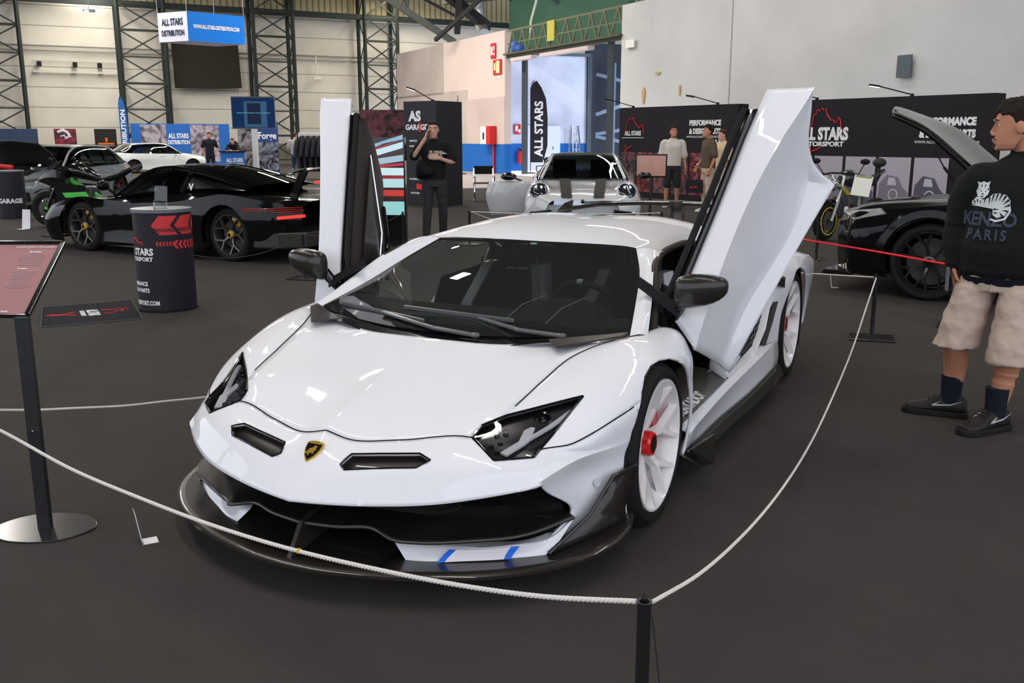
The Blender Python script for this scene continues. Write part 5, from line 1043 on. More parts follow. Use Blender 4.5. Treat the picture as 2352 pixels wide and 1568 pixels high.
# after rotation: local -y -> world +x ... nose must face -x
mz.rotation_euler.z = radians(-90)
t = mz
b = MB(); prof = [(-.12, 0), (-.08, .014), (.06, .018), (.12, .03), (.06, .0)]
b.rings([[V((x, 3.55+py, z+pz)) for py, pz in prof] for x, z in ((-.92, 1.10), (-.5, 1.16), (0, 1.175), (.5, 1.16), (.92, 1.10))]); wg = b.build('rear_wing', BLKP, t)
for s in (-1, 1):
    b = MB(); b.rings([[V((s*x, 3.30+dy+k*.18, z)) for x, dy in ((.44, 0), (.47, 0), (.47, .12), (.44, .12))] for z, k in ((.80, 0), (1.0, .6), (1.15, 1.1))]); b.build('wing_support', BLKP, wg, smooth=False)
for s in (1, -1):
    b = MB(); b.prism([V((s*.855, 3.42, .60)), V((s*.60, 3.635, .62)), V((s*.60, 3.635, .585)), V((s*.855, 3.42, .565))], V((0, .02, 0))); b.build('tail_lamp', LGLOW, t, smooth=False)
    b = MB(); b.rings([[V((s*(.86+.1*cos(q)), y, .14+.03*sin(q))) for q in [2*pi*k/8 for k in range(8)]] for y in (.45, 2.2)]); b.build('side_skirt', BLKP, t)
    b = MB(); b.ell((s*1.02, .62, .93), (.10, .06, .07)); b.bar((s*.86, .66, .80), (s*1.0, .63, .92), .03); b.build('side_mirror', BLKP, t)
b = MB(); b.box((0, 3.56, 1.0), (.5, .02, .03)); b.build('high_brake_lamp', LGLOW, wg, smooth=False)
b = MB(); b.prism([V((.86, 1.95, .90)), V((.90, 2.5, .93)), V((.78, 2.9, .90)), V((.80, 2.0, 1.06))], V((-.05, 0, .0))); pair(b, 'rear_buttress', BLKP, t, bev=.01, smooth=False)
b = MB(); b.rings([[V((x, y, z)) for x, z in ((-w_, .2), (w_, .2), (w_, .40), (-w_, .40))] for y, w_ in ((3.1, .95), (3.42, .85), (3.66, .6))]); b.box((0, 3.63, .50), (.5, .04, .14)); b.build('rear_diffuser', mat('diffuser_carbon', (.03, .028, .024), .3, coat=.5), t, smooth=False, bev=.02)
b = MB(); b.box((0, -.95, .15), (1.5, .25, .03)); b.build('front_lip', CARB, t, smooth=False)
lamp(t, 'headlamp', LENS, [(.62, -.86, .50), (.80, -.62, .60), (.78, -.30, .68), (.66, -.55, .60)], (.01, -.01, .02))
text('V', 'side_emblem', SW, .12, (.87, 2.05, .93), face_rot((1, 0, .1)), t, bold=.03); tn = text('Maserati', 'rear_script', SW, .15, (0, 3.64, .69), face_rot((0, 1, .2)), t, shear=.4)
b = MB()
for q in range(3): b.tube([(.975, 2.98, .70-q*.025), (.925, 3.2, .69-q*.025), (.84, 3.42, .70-q*.025), (.62, 3.63, .71-q*.025)], .007, 5)
pair(b, 'rear_vent_slats', TRED, t)
for sx in (-.36, .36):
    b = MB(); b.rings([[V((sx+w_*x, y+.06*yy, z)) for x, yy in ((-1, -1), (1, -1), (1, 1), (-1, 1))] for z, y, w_ in ((.45, 1.35, .24), (.8, 1.5, .22), (1.0, 1.58, .12))]); b.build('seat', MBLK, t, bev=.02)
# ---- grey hatchback-estate with raised bonnet
GREYP = mat('nardo_grey_paint', (.20, .22, .23), .25, coat=1)
ab = [(-.90, [(.55, .20), (.60, .35), (.60, .55), (.55, .66), (.40, .70), (.2, .72), (0, .72)]),
 (-.62, [(.82, .18), (.88, .38), (.88, .62), (.80, .74), (.55, .80), (.3, .82), (0, .83)]),
 (-.1, [(.88, .17), (.91, .40), (.92, .68), (.86, .83), (.62, .90), (.3, .92), (0, .92)]),
 (.5, [(.88, .17), (.89, .40), (.90, .70), (.88, .88), (.70, .96), (.35, .98), (0, .98)]),
 (1.4, [(.88, .17), (.89, .40), (.91, .72), (.90, .92), (.74, .98), (.4, 1.0), (0, 1.0)]),
 (2.3, [(.88, .18), (.89, .40), (.92, .72), (.90, .95), (.72, 1.0), (.4, 1.02), (0, 1.02)]),
 (2.65, [(.88, .2), (.91, .42), (.93, .72), (.89, .96), (.72, 1.0), (.4, 1.02), (0, 1.02)]),
 (3.2, [(.84, .26), (.88, .44), (.88, .70), (.83, .95), (.66, 1.0), (.4, 1.02), (0, 1.02)]),
 (3.42, [(.74, .34), (.78, .48), (.78, .70), (.74, .9), (.6, .97), (.4, 1.0), (0, 1.0)])]
ag = [[(.80, .45, .93), (.74, .52, .97), (.4, .42, .99), (0, .38, 1.0)], [(.84, .95, .94), (.60, 1.22, 1.40), (.35, 1.15, 1.43), (0, 1.12, 1.44)], [(.85, 1.55, .95), (.60, 1.6, 1.44), (.35, 1.6, 1.475), (0, 1.6, 1.48)],
      [(.85, 2.2, .97), (.59, 2.2, 1.43), (.35, 2.2, 1.465), (0, 2.2, 1.47)], [(.84, 2.75, .98), (.57, 2.75, 1.38), (.33, 2.8, 1.42), (0, 2.8, 1.425)], [(.76, 3.32, 1.0), (.60, 3.3, 1.08), (.3, 3.35, 1.08), (0, 3.36, 1.08)]]
pA, pB = G(95, 487), G(372, 452); uA = (pB-pA).normalized()
t, Gd, Gg = make_car('grey_hatchback', 'grey five-door hatchback with its black bonnet raised, behind the black motorcycle', pA+uA*.75+V((-uA.y, uA.x, 0))*.95, atan2(uA.y, uA.x)-pi/2, ab, ag, 2.65, .34, .25, GREYP, BGLASS, DW_, 5, .23, .82, .82, caliper=SR, pillar=GBLK, zs=.94)
b = MB(); b.grid(netgrid([[(-.72, .45, .94), (0, .40, 1.0), (.72, .45, .94)], [(-.70, .15, 1.25), (0, .1, 1.32), (.70, .15, 1.25)], [(-.62, -.12, 1.44), (0, -.2, 1.50), (.62, -.12, 1.44)]], 4, 4)); b.build('open_bonnet', mat('bonnet_underside', (.012, .012, .012), .6), t, solid=.03)
b = MB(); b.rings([[V((x, y, z)) for x, z in ((-.6, .6), (.6, .6), (.6, .86), (-.6, .86))] for y in (-.6, .3)]); b.box((0, -.2, .9), (.6, .45, .06)); b.build('engine_bay', MBLK, t, smooth=False); b = MB(); b.tube([(-.35, -.5, .9), (-.1, -.45, .95), (.2, -.45, .92)], .05, 8); b.build('red_intake_pipe', SR, t)
b = MB(); b.box((0, -.88, .46), (.9, .06, .3)); b.box((.62, -.78, .32), (.25, .12, .2)); b.box((-.62, -.78, .32), (.25, .12, .2)); b.build('front_grille', GBLK, t, bev=.02, smooth=False)
lamp(t, 'headlamp', LENS, [(.52, -.90, .62), (.84, -.68, .68), (.86, -.45, .72), (.56, -.88, .70)], (.01, -.02, 0)); lamp(t, 'tail_lamp', TRED, [(.80, 3.22, .78), (.86, 3.0, .86), (.84, 3.1, .92), (.62, 3.42, .90), (.62, 3.44, .80)], (.02, .02, 0))
b = MB(); b.ell((1.0, .72, .98), (.10, .06, .07)); pair(b, 'side_mirror', GBLK, t); b = MB(); b.bar((.915, 1.45, .80), (.915, 1.65, .80), .02); b.bar((.915, 2.3, .82), (.915, 2.5, .82), .02); pair(b, 'door_handle', GREYP, t)
b = MB(); b.box((0, 2.98, 1.36), (1.1, .3, .03)); b.build('roof_spoiler', GREYP, t, smooth=False)
for sx in (-.36, .36):
    b = MB(); b.box((sx, 1.5, .95), (.42, .14, .5)); b.build('seat', mat('seat_dark', (.03, .03, .03), .8), t, bev=.04, smooth=False)
# ---- white small hatchback behind
WPT = mat('pearl_white_paint', (.62, .66, .66), .25, coat=1)
pA, pB = G(470, 393), G(345, 396)
uA = (pB-pA).normalized()
t, Gd, Gg = make_car('white_hatchback', 'small white hatchback in front of the grey photo backdrop', pA+uA*.9, atan2(uA.y, uA.x)-pi/2, ab, [[(x, y*.93, z) for x, y, z in r_] for r_ in ag], 2.65, .32, .24, WPT, BGLASS, DW_, 5, .2, .82, .82, zs=.97)
t.scale = (.95, 1.0, .92); lamp(t, 'headlamp', LENS, [(.52, -.90, .62), (.84, -.68, .68), (.86, -.45, .72), (.56, -.88, .70)], (.01, -.02, 0)); b = MB(); b.ell((1.0, .72, .98), (.10, .06, .07)); pair(b, 'side_mirror', MBLK, t)
b = MB(); b.box((0, -.88, .40), (1.1, .06, .25)); b.build('front_grille', GBLK, t, bev=.02, smooth=False); b = MB(); b.bar((.915, 1.3, .80), (.915, 1.5, .80), .02); pair(b, 'door_handle', WPT, t)
# ---- silver-white coupe facing the camera
SILP = mat('silver_white_paint', (.58, .60, .62), .22, coat=1)
pb = [(-.86, [(.55, .16), (.58, .30), (.58, .45), (.50, .56), (.35, .58), (.18, .57), (0, .57)]),
 (-.66, [(.86, .15), (.90, .32), (.90, .50), (.80, .70), (.55, .68), (.3, .66), (0, .665)]),
 (-.35, [(.92, .15), (.94, .36), (.94, .60), (.80, .80), (.52, .73), (.3, .72), (0, .73)]),
 (0, [(.93, .15), (.95, .38), (.95, .66), (.80, .84), (.54, .76), (.3, .77), (0, .78)]),
 (.5, [(.90, .15), (.90, .38), (.91, .66), (.84, .84), (.66, .84), (.34, .86), (0, .87)]),
 (1.4, [(.90, .15), (.90, .36), (.92, .66), (.88, .86), (.72, .90), (.4, .92), (0, .92)]),
 (2.45, [(.94, .17), (.96, .42), (.97, .70), (.90, .90), (.72, .94), (.4, .96), (0, .96)]),
 (3.3, [(.80, .28), (.86, .44), (.86, .62), (.78, .76), (.6, .82), (.3, .84), (0, .85)])]
pg = [[(.80, .42, .85), (.72, .50, .87), (.4, .36, .88), (0, .30, .88)], [(.84, .95, .88), (.56, 1.05, 1.22), (.3, .98, 1.25), (0, .96, 1.26)], [(.84, 1.45, .89), (.55, 1.45, 1.26), (.3, 1.45, 1.295), (0, 1.45, 1.30)], [(.83, 1.9, .90), (.54, 1.9, 1.22), (.3, 1.9, 1.26), (0, 1.9, 1.27)], [(.72, 2.9, .90), (.52, 2.95, .95), (.3, 2.98, .97), (0, 3.0, .98)]]
pc = G(1337, 545); uA = (pc-V((CAM.x, CAM.y, 0))).normalized()
t, Gd, Gg = make_car('silver_coupe', 'silver-white sports coupe with two dark bonnet stripes and its door open', pc+uA*.9, atan2(uA.y, uA.x)-pi/2, pb, pg, 2.45, .34, .25, SILP, BGLASS, DW_, 5, .25, .84, .86, roofm=CARB, cre=())
for s in (1, -1):
    b = MB(); hl_ = V((s*.70, -.64, .70)); ax = V((s*.15, -.8, .58)).normalized(); b.lathe(hl_, ax, [(-.08, .165), (.03, .165), (.04, .145)], 24); r_ = b.build('headlamp_ring', SILP, t)
    b = MB(); b.lathe(hl_, ax, [(.036, .145), (.055, .12), (.07, .07), (.075, .001)], 24); b.build('headlamp_lens', mat('coupe_lens', (.02, .025, .03), .05, coat=1), r_)
    b = MB(); 
    for q in range(4): b.ell(hl_+ax*.066+V((s*.045*(1 if q % 2 else -1), 0, .045*(1 if q > 1 else -1))), (.018, .018, .018), 8, 6)
    b.build('led_points', mat('led_point', (1, 1, 1), emit=(.9, .95, 1), es=1.5), r_)
    st_ = []; 
    for q in range(9):
        k = q/8; yy = -.80+k*1.12; x0 = .17+.05*k; x1 = .34+.06*k
        zf = lambda x: .595+.075*max(0, min(1, (yy+.86)/.2))+.06*max(0, min(1, (yy+.66)/.31))+.07*max(0, min(1, (yy+.35)/.35))+.1*max(0, min(1, yy/.5))
        st_.append([V((s*x0, yy, zf(x0)+.006)), V((s*x1, yy, zf(x1)+.010))])
    b = MB(); b.grid(st_); b.build('bonnet_stripe', mat('stripe_dark_brown', (.014, .011, .01), .6), t)
    b = MB(); b.rings([[V((s*x, y, z)) for x, z in ((.46, .30), (.84, .28), (.84, .40), (.50, .44))] for y in (-.93, -.72)]); b.build('front_intake', GBLK, t, smooth=False, bev=.015)
b = MB(); b.box((0, -.86, .28), (.8, .1, .16)); b.build('centre_intake', GBLK, t, bev=.02, smooth=False); b = MB(); b.box((0, -.80, .17), (1.75, .3, .03)); b.build('front_lip', CARB, t, smooth=False)
b = MB(); b.ell((0, -.852, .565), (.03, .015, .035), 10, 6); b.build('bonnet_crest', GBLK, t)
b = MB(); b.grid(netgrid([[(-.93, .62, .82), (-1.62, .45, .82)], [(-.94, .62, .60), (-1.68, .42, .60)], [(-.92, .62, .22), (-1.60, .46, .25)]], 4, 4)); dr = b.build('open_door', SILP, t, solid=.10); b = MB(); b.ell((-1.28, .42, .90), (.14, .09, .07)); b.bar((-1.05, .52, .82), (-1.2, .45, .88), .03); b.build('side_mirror', GBLK, dr); b = MB(); b.bar((-1.40, .43, .68), (-1.56, .40, .68), .025); b.build('door_handle', SILP, dr)
b = MB(); b.ell((1.06, .62, .92), (.12, .07, .06)); b.build('side_mirror', GBLK, t); b = MB(); b.box((0, 3.0, 1.16), (1.5, .25, .03)); b.bar((-.5, 3.0, .9), (-.5, 3.0, 1.15), .04); b.bar((.5, 3.0, .9), (.5, 3.0, 1.15), .04); b.build('rear_wing', CARB, t, smooth=False)
for sx in (-.34, .34): b = MB(); b.box((sx, 1.45, .92), (.42, .14, .5)); b.build('seat', MATS['seat_dark'], t, bev=.05, smooth=False)
# ---- black SUV with raised bonnet at right
ub = [(-.98, [(.55, .25), (.60, .42), (.62, .62), (.58, .78), (.45, .86), (.2, .88), (0, .88)]),
 (-.74, [(.86, .22), (.92, .42), (.93, .66), (.86, .86), (.60, .94), (.3, .96), (0, .96)]),
 (-.35, [(.96, .22), (.97, .50), (.98, .76), (.92, .94), (.66, 1.0), (.3, 1.02), (0, 1.02)]),
 (.1, [(.98, .22), (.99, .52), (1.0, .82), (.94, 1.0), (.70, 1.04), (.3, 1.06), (0, 1.06)]),
 (.6, [(.95, .22), (.95, .48), (.97, .80), (.93, 1.02), (.74, 1.08), (.35, 1.10), (0, 1.10)]),
 (1.6, [(.95, .22), (.94, .48), (.97, .80), (.94, 1.05), (.78, 1.10), (.4, 1.12), (0, 1.12)]),
 (3.0, [(.98, .24), (.99, .5), (1.0, .85), (.94, 1.1), (.76, 1.14), (.4, 1.15), (0, 1.15)]),
 (3.95, [(.85, .36), (.9, .55), (.9, .82), (.84, 1.04), (.7, 1.1), (.4, 1.12), (0, 1.12)])]
ug = [[(.84, .58, 1.05), (.78, .66, 1.08), (.4, .5, 1.10), (0, .46, 1.10)], [(.90, 1.15, 1.08), (.66, 1.45, 1.56), (.35, 1.38, 1.60), (0, 1.35, 1.61)], [(.90, 1.9, 1.10), (.66, 2.0, 1.60), (.35, 2.0, 1.63), (0, 2.0, 1.64)], [(.88, 2.8, 1.12), (.64, 2.8, 1.55), (.35, 2.8, 1.58), (0, 2.8, 1.59)], [(.80, 3.7, 1.14), (.6, 3.6, 1.25), (.3, 3.65, 1.28), (0, 3.65, 1.29)]]
RIMB = mat('gloss_black_rim', (.012, .012, .012), .12, coat=1)
uu = V((.985, -.17, 0)).normalized(); side = V((-.17, -.985, 0)).normalized(); wc = G(2122, 692)
t, Gd, Gg = make_car('black_suv', 'glossy black sport utility vehicle with bonnet raised, behind the bearded man', wc-side*.98, atan2(uu.y, uu.x)-pi/2, ub, ug, 3.0, .375, .30, BLKP, BGLASS, RIMB, 7, .28, .93, .93, cap=RIMB, caliper=mat('green_caliper', (.05, .75, .05), .4, emit=(.02, .4, .02), es=.3), calx=28, spw=.8, zs=.93)
S_ = 1 if (Matrix.Rotation(t.rotation_euler.z, 3, 'Z') @ V((1, 0, 0))).dot(side) > 0 else -1
b = MB(); b.grid(netgrid([[(-.80, .56, 1.03), (0, .46, 1.06), (.80, .56, 1.03)], [(-.80, .18, 1.36), (0, .08, 1.42), (.80, .18, 1.36)], [(-.74, -.20, 1.66), (0, -.32, 1.72), (.74, -.20, 1.66)], [(-.62, -.52, 1.80), (0, -.66, 1.88), (.62, -.52, 1.80)]], 5, 5)); b.build('open_bonnet', BLKP, t, solid=.05)
b = MB()
for s in (1,): b.tube([(s*.74, .25, 1.0), (s*.76, .02, 1.28)], .014, 6); b.tube([(s*.76, .02, 1.28), (s*.77, -.08, 1.45)], .007, 6)
pair(b, 'bonnet_strut', MBLK, t)
b = MB(); b.rings([[V((x, y, z)) for x, z in ((-.66, .7), (.66, .7), (.66, .90), (-.66, .90))] for y in (-.55, .35)]); b.box((0, -.1, .93), (.7, .5, .05)); b.build('engine_bay', MBLK, t, smooth=False)
b = MB(); b.box((0, -.96, .52), (1.0, .08, .34)); b.prism([(.52, -.96, .34), (.88, -.74, .34), (.90, -.70, .66), (.56, -.96, .66)], (0, -.05, 0)); b.prism([(-.52, -.96, .34), (-.88, -.74, .34), (-.90, -.70, .66), (-.56, -.96, .66)], (0, -.05, 0)); b.box((0, -.90, .20), (1.75, .3, .05)); b.build('front_grille', GBLK, t, bev=.02, smooth=False)
b = MB()
for s in (1, -1):
    for z in (.38, .50, .61): b.bar((s*.52, -1.0, z), (s*.9, -.78, z), .02)
b.build('grille_fins', BLKP, t, smooth=False)
lamp(t, 'headlamp', LENS, [(.50, -.965, .72), (.88, -.74, .74), (.94, -.42, .82), (.90, -.48, .87), (.60, -.92, .80)], (.015, -.02, .01)); b = MB(); b.ell((1.05, .95, 1.1), (.13, .08, .08)); pair(b, 'side_mirror', BLKP, t)
# arch flares
b = MB()
for s in (1,): b.grid([[V((s*x, r*cos(q_), .385+r*sin(q_))) for q_ in [radians(-15+210*q/20) for q in range(21)]] for x, r in ((.985, .415), (1.01, .43), (1.0, .50), (.975, .52))])
pair(b, 'arch_flare', BLKP, t)
# ---- motorcycles
def motorcycle(label, loc, rz, WBm, bodym, accent, rimm, naked=False, s=1.):
    t = thing('motorcycle', label, 'motorcycle', loc, rz); t.scale = (s, s, s); R = .30
    for y, wd in ((0, .055), (WBm, .085)):
        b = MB(); b.lathe((0, y, R), (1, 0, 0), [(-wd*.8, R-.09), (-wd, R-.06), (-wd*.6, R-.01), (0, R), (wd*.6, R-.01), (wd, R-.06), (wd*.8, R-.09)], 36); w_ = b.build('tire', RUB, t)
        b = MB(); b.lathe((0, y, R), (1, 0, 0), [(-.03, R-.11), (-.035, R-.085), (.035, R-.085), (.03, R-.11), (-.03, R-.11)], 36); b.cyl((-.05, y, R), (.05, y, R), .04)
        for q in range(6): b.bar((0, y, R), (0, y+(R-.1)*cos(q*pi/3+.2), R+(R-.1)*sin(q*pi/3+.2)), .022)
        b.build('rim', rimm, w_)
        b = MB(); b.lathe((.06, y, R), (1, 0, 0), [(0, .07), (0, .15), (.006, .15), (.006, .07)], 28); b.lathe((-.066, y, R), (1, 0, 0), [(0, .07), (0, .15), (.006, .15), (.006, .07)], 28); b.build('brake_disc', MATS['disc_steel'], w_)
    b = MB()
    for x in (-.10, .10): b.tube([(x, 0, R), (x, .16, .62)], .028, 10); b.tube([(x, .16, .62), (x, .30, .98)], .022, 10)
    b.box((0, .22, .80), (.26, .05, .04)); b.build('front_fork', STEEL if naked else GBLK, t)
    b = MB(); b.grid([[V((x, .34*cos(q_)*1.0, R+.34*sin(q_))) for q_ in [radians(50+80*q/8) for q in range(9)]] for x in (-.07, 0, .07)]); b.build('front_mudguard', bodym, t, solid=.005)
    b = MB(); b.tube([(-.38, .42, .98 if naked else .90), (-.15, .30, 1.02 if naked else .92), (.15, .30, 1.02 if naked else .92), (.38, .42, .98 if naked else .90)], .014, 8); b.build('handlebar', MBLK, t)
    b = MB()
    for x in (-.42, .42): b.ell((x, .30, 1.20 if naked else 1.12), (.085, .02, .045), 10, 6); b.tube([(x*.7, .34, 1.0), (x, .30, 1.18 if naked else 1.1)], .008, 6)
    b.build('mirrors', MBLK, t)
    b = MB(); b.rings([[V((w_*cos(q), y, z+h_*sin(q))) for q in [2*pi*k/12 for k in range(12)]] for y, z, w_, h_ in ((.36, .92, .06, .06), (.46, .94, .13, .12), (.62, .93, .15, .14), (.80, .86, .10, .10), (.90, .82, .06, .05))]); b.build('fuel_tank', bodym, t)
    b = MB(); b.rings([[V((w_*cos(q), y, z+h_*sin(q))) for q in [2*pi*k/10 for k in range(10)]] for y, z, w_, h_ in ((.82, .80, .09, .04), (1.0, .79, .14, .05), (1.25, .86, .11, .06), (1.45, .96, .05, .04))]); b.build('seat', MBLK, t)
    b = MB(); b.box((0, .60, .50), (.32, .42, .36)); b.cyl((-.2, .62, .42), (.2, .62, .42), .11); b.cyl((-.18, .48, .56), (.18, .48, .56), .07); b.build('engine', mat('engine_grey', (.06, .06, .065), .4, metal=.5), t, bev=.03)
    b = MB(); b.tube([(.12, .38, .50), (.14, .32, .34), (.14, .6, .22), (.14, .95, .24), (.16, 1.15, .36)], .035, 8); b.tube([(.16, 1.15, .36), (.18, 1.5, .52)], .055, 10); b.build('exhaust', STEEL, t)
    b = MB(); b.bar((-.09, .85, .42), (-.09, WBm, R), .05, .06); b.bar((.09, .85, .42), (.09, WBm, R), .05, .06); b.bar((0, .35, .82), (0, .95, .45), .07); b.build('frame_swingarm', accent, t, bev=.01)
    if naked: b = MB(); b.ell((0, .13, .86), (.11, .08, .11)); b.build('headlight', LENS, t)
    else:
        b = MB(); b.rings([[V((w_*x, y, z+h_*zz)) for x, zz in ((-1, 0), (-.8, .7), (0, 1), (.8, .7), (1, 0), (.7, -1), (-.7, -1))] for y, z, w_, h_ in ((-.12, .78, .03, .03), (.02, .82, .14, .10), (.2, .84, .22, .18), (.42, .80, .24, .20))]); b.build('front_fairing', bodym, t)
        b = MB(); b.prism([(.2, .2, .75), (.22, .75, .70), (.2, .9, .30), (.18, .45, .22), (.19, .25, .45)], (.02, 0, 0)); pair(b, 'side_fairing', bodym, t, bev=.01, smooth=False)
        b = MB(); b.prism([(.225, .35, .58), (.225, .75, .60), (.225, .8, .52), (.225, .4, .50)], (.01, 0, 0)); b.mirror(); b.bar((.12, 0, .3), (.12, .02, .34), .05); b.build('green_panels', accent, t, smooth=False)
        b = MB(); b.prism([(-.09, .02, .95), (.09, .02, .95), (.12, .26, 1.10), (-.12, .26, 1.10)], (0, .005, 0)); b.build('screen', BGLASS, t, smooth=False)
    b = MB(); b.prism([(-.05, 1.25, .93), (.05, 1.25, .93), (.03, 1.62, 1.06), (-.03, 1.62, 1.06)], (0, .01, -.05)); b.build('tail', bodym, t, bev=.01, smooth=False)
    return t
GRN = mat('lime_green_paint', (.06, .55, .05), .3, coat=1)
p0, p1 = G(118, 520), G(300, 520); u_ = (p1-p0).normalized()
motorcycle('black sport motorcycle with lime green panels between grey hatchback and black supercar', p0+V((0, .0, 0)), atan2(u_.y, u_.x)-pi/2, 1.40, GBLK, GRN, GBLK, False, 1.05)
p0 = G(1892, 552); u_ = (G(2090, 528)-p0).normalized()
mk = motorcycle('dark naked motorcycle with silver fork before the racetrack backdrop', p0, atan2(u_.y, u_.x)-pi/2, 1.45, mat('bike_dark_grey', (.03, .03, .034), .25, coat=1), mat('bike_yellow', (.5, .42, .02), .4), mat('bike_rim_black', (.02, .02, .02), .3), True, 1.0)
b = MB(); b.lathe((.062, 0, .30), (1, 0, 0), [(0, .2), (0, .215), (.004, .215), (.004, .2)], 30); b.lathe((-.066, 0, .30), (1, 0, 0), [(0, .2), (0, .215), (.004, .215), (.004, .2)], 30); b.build('yellow_rim_stripe', mat('stripe_yellow', (.8, .6, .02), .4), mk)

b = MB(); b.ell((0, 1.46, 1.16), (.11, .10, .075)); b.bar((0, 1.46, .98), (0, 1.46, 1.12), .04); b.build('backrest_pad', mat('olive_pad', (.03, .035, .02), .6), mk)
# ================================================================ people
SKIN = mat('skin', (.50, .225, .135), .55, var=(8, .08)); SKIN2 = mat('skin_pale', (.60, .35, .26), .55, var=(8, .06))
HAIR = mat('dark_hair', (.018, .012, .009), .8, bump=(120, .8)); HAIRB = mat('brown_hair', (.06, .032, .018), .8, bump=(120, .8))
def cl(bm_, pts, rad, n=14):
    """limb: tube with round joints; rad entries are r or (rx, ry)"""
    pts = [V(p) for p in pts]
    P_ = herm(pts, 4); R_ = []
    k = len(pts)
    for i in range(k-1):
        for q in range(4): R_.append(rad[i]*(1-q/4)+rad[i+1]*q/4)
    R_.append(rad[-1]); bm_.tube(P_, R_, n); bm_.ell(pts[0], (rad[0],)*3, 12, 8); bm_.ell(pts[-1], (rad[-1],)*3, 12, 8)
def torso(bm_, secs, n=22, e=2.4):
    """secs: (centre, half width, half depth, yaw) elliptical rings with squarish shoulders"""
    rg = []
    for c, a, d, yw in secs:
        r_ = []
        for q in range(n):
            t_ = 2*pi*q/n; x = a*abs(cos(t_))**(2/e)*(1 if cos(t_) >= 0 else -1); y = d*abs(sin(t_))**(2/e)*(1 if sin(t_) >= 0 else -1)
            r_.append(V(c)+V((x*cos(yw)-y*sin(yw), x*sin(yw)+y*cos(yw), 0)))
        rg.append(r_)
    bm_.rings(rg)
def head(bm_, c, yaw, pitch=0, s=1., fine=False):
    """head centred between the ears, facing -y before yaw; returns its matrix"""
    M = Matrix.Translation(V(c)) @ Matrix.Rotation(yaw, 4, 'Z') @ Matrix.Rotation(pitch, 4, 'X') @ Matrix.Scale(s, 4)
    h = MB(); rg = []
    for z, f_, bk, w_, e in ((-.118, .070, -.035, .030, 2), (-.108, .088, -.02, .046, 2.2), (-.085, .096, .005, .056, 2.3), (-.055, .095, .045, .062, 2.3), (-.02, .094, .075, .069, 2.3), (.01, .092, .094, .073, 2.2), (.035, .093, .102, .075, 2.2), (.065, .092, .104, .075, 2.2), (.092, .078, .094, .067, 2.1), (.112, .050, .068, .048, 2), (.122, .018, .03, .02, 2)):
        r_ = []
        for q in range(24):
            t_ = 2*pi*q/24; cy = sin(t_); x = w_*abs(cos(t_))**(2/e)*(1 if cos(t_) >= 0 else -1)
            y = -(f_*abs(cy)**(2/e)) if cy > 0 else bk*abs(cy)**(2/e)
            r_.append(V((x, y, z)))
        rg.append(r_)
    h.rings(rg)
    h.rings([[V((x*w_, y, z)) for x in (-1, -.4, .4, 1)]+[V((0, y+.03, z))] for z, y, w_ in ((.028, -.094, .006), (.0, -.108, .009), (-.022, -.119, .013), (-.034, -.116, .016), (-.040, -.098, .013))])
    h.ell((0, -.096, .036), (.045, .012, .009)); h.ell((0, -.096, -.058), (.026, .012, .006)); h.ell((0, -.094, -.072), (.022, .013, .007)); h.ell((0, -.086, -.104), (.024, .018, .015))
    for s_ in (-1, 1): h.ell((s_*.078, .012, -.004), (.010, .022, .034), R=Matrix.Rotation(.15, 3, 'X')); h.ell((s_*.031, -.083, .022), (.017, .012, .006)); h.ell((s_*.012, -.104, -.036), (.008, .010, .007))
    h.xf(M); bm_.add(h.v, h.f); return M
def hand(bm_, wr, dr, pal, s=1., curl=.5, thumb=1, spread=.16, r=.0085):
    """hand from wrist wr pointing dr, palm facing pal; thumb=+1/-1 side"""
    dr = V(dr).normalized(); pal = V(pal); pal = (pal-dr*pal.dot(dr)).normalized(); sd = dr.cross(pal)*thumb
    wr = V(wr); L = lambda a, b_, c_: wr+(dr*a+sd*b_+pal*c_)*s
    bm_.rings([[L(a, w_*cos(q), h_*sin(q)) for q in [2*pi*k/14 for k in range(14)]] for a, w_, h_ in ((-.03, .026, .022), (0, .028, .018), (.04, .038, .016), (.075, .042, .014), (.095, .040, .011))])
    for i, (b0, ln) in enumerate(((.030, .072), (.011, .080), (-.010, .074), (-.030, .058))):
        p = L(.088, b0, 0); a = 0; d0 = (dr+sd*(b0/.03)*spread*.6).normalized(); pts = [L(.055, b0*.9, 0), p]
        for k, fr in enumerate((.44, .32, .24)):
            a += curl*(.5 if k == 0 else .85); d_ = d0*cos(a)+pal*sin(a); p = p+d_*ln*fr*s; pts.append(p)
        bm_.tube(pts, [r*s*1.05, r*s*1.05, r*s, r*s*.92, r*s*.75], 8); bm_.ell(pts[-1], (r*s*.75,)*3, 8, 6)
    p0 = L(.018, .026, .004); pts = [p0, L(.045, .050, .012), L(.070, .062, .02+.01*curl), L(.088, .064, .03+.02*curl)]
    bm_.tube(pts, [.013*s, .012*s, .0105*s, .008*s], 8); bm_.ell(pts[-1], (.008*s,)*3, 8, 6)
def remesh(o, vox, sm=2, f_=.6):
    md = o.modifiers.new('fuse', 'REMESH'); md.mode = 'VOXEL'; md.voxel_size = vox; md.use_smooth_shade = True
    if sm: m2 = o.modifiers.new('soften', 'SMOOTH'); m2.iterations = sm; m2.factor = f_
    return o
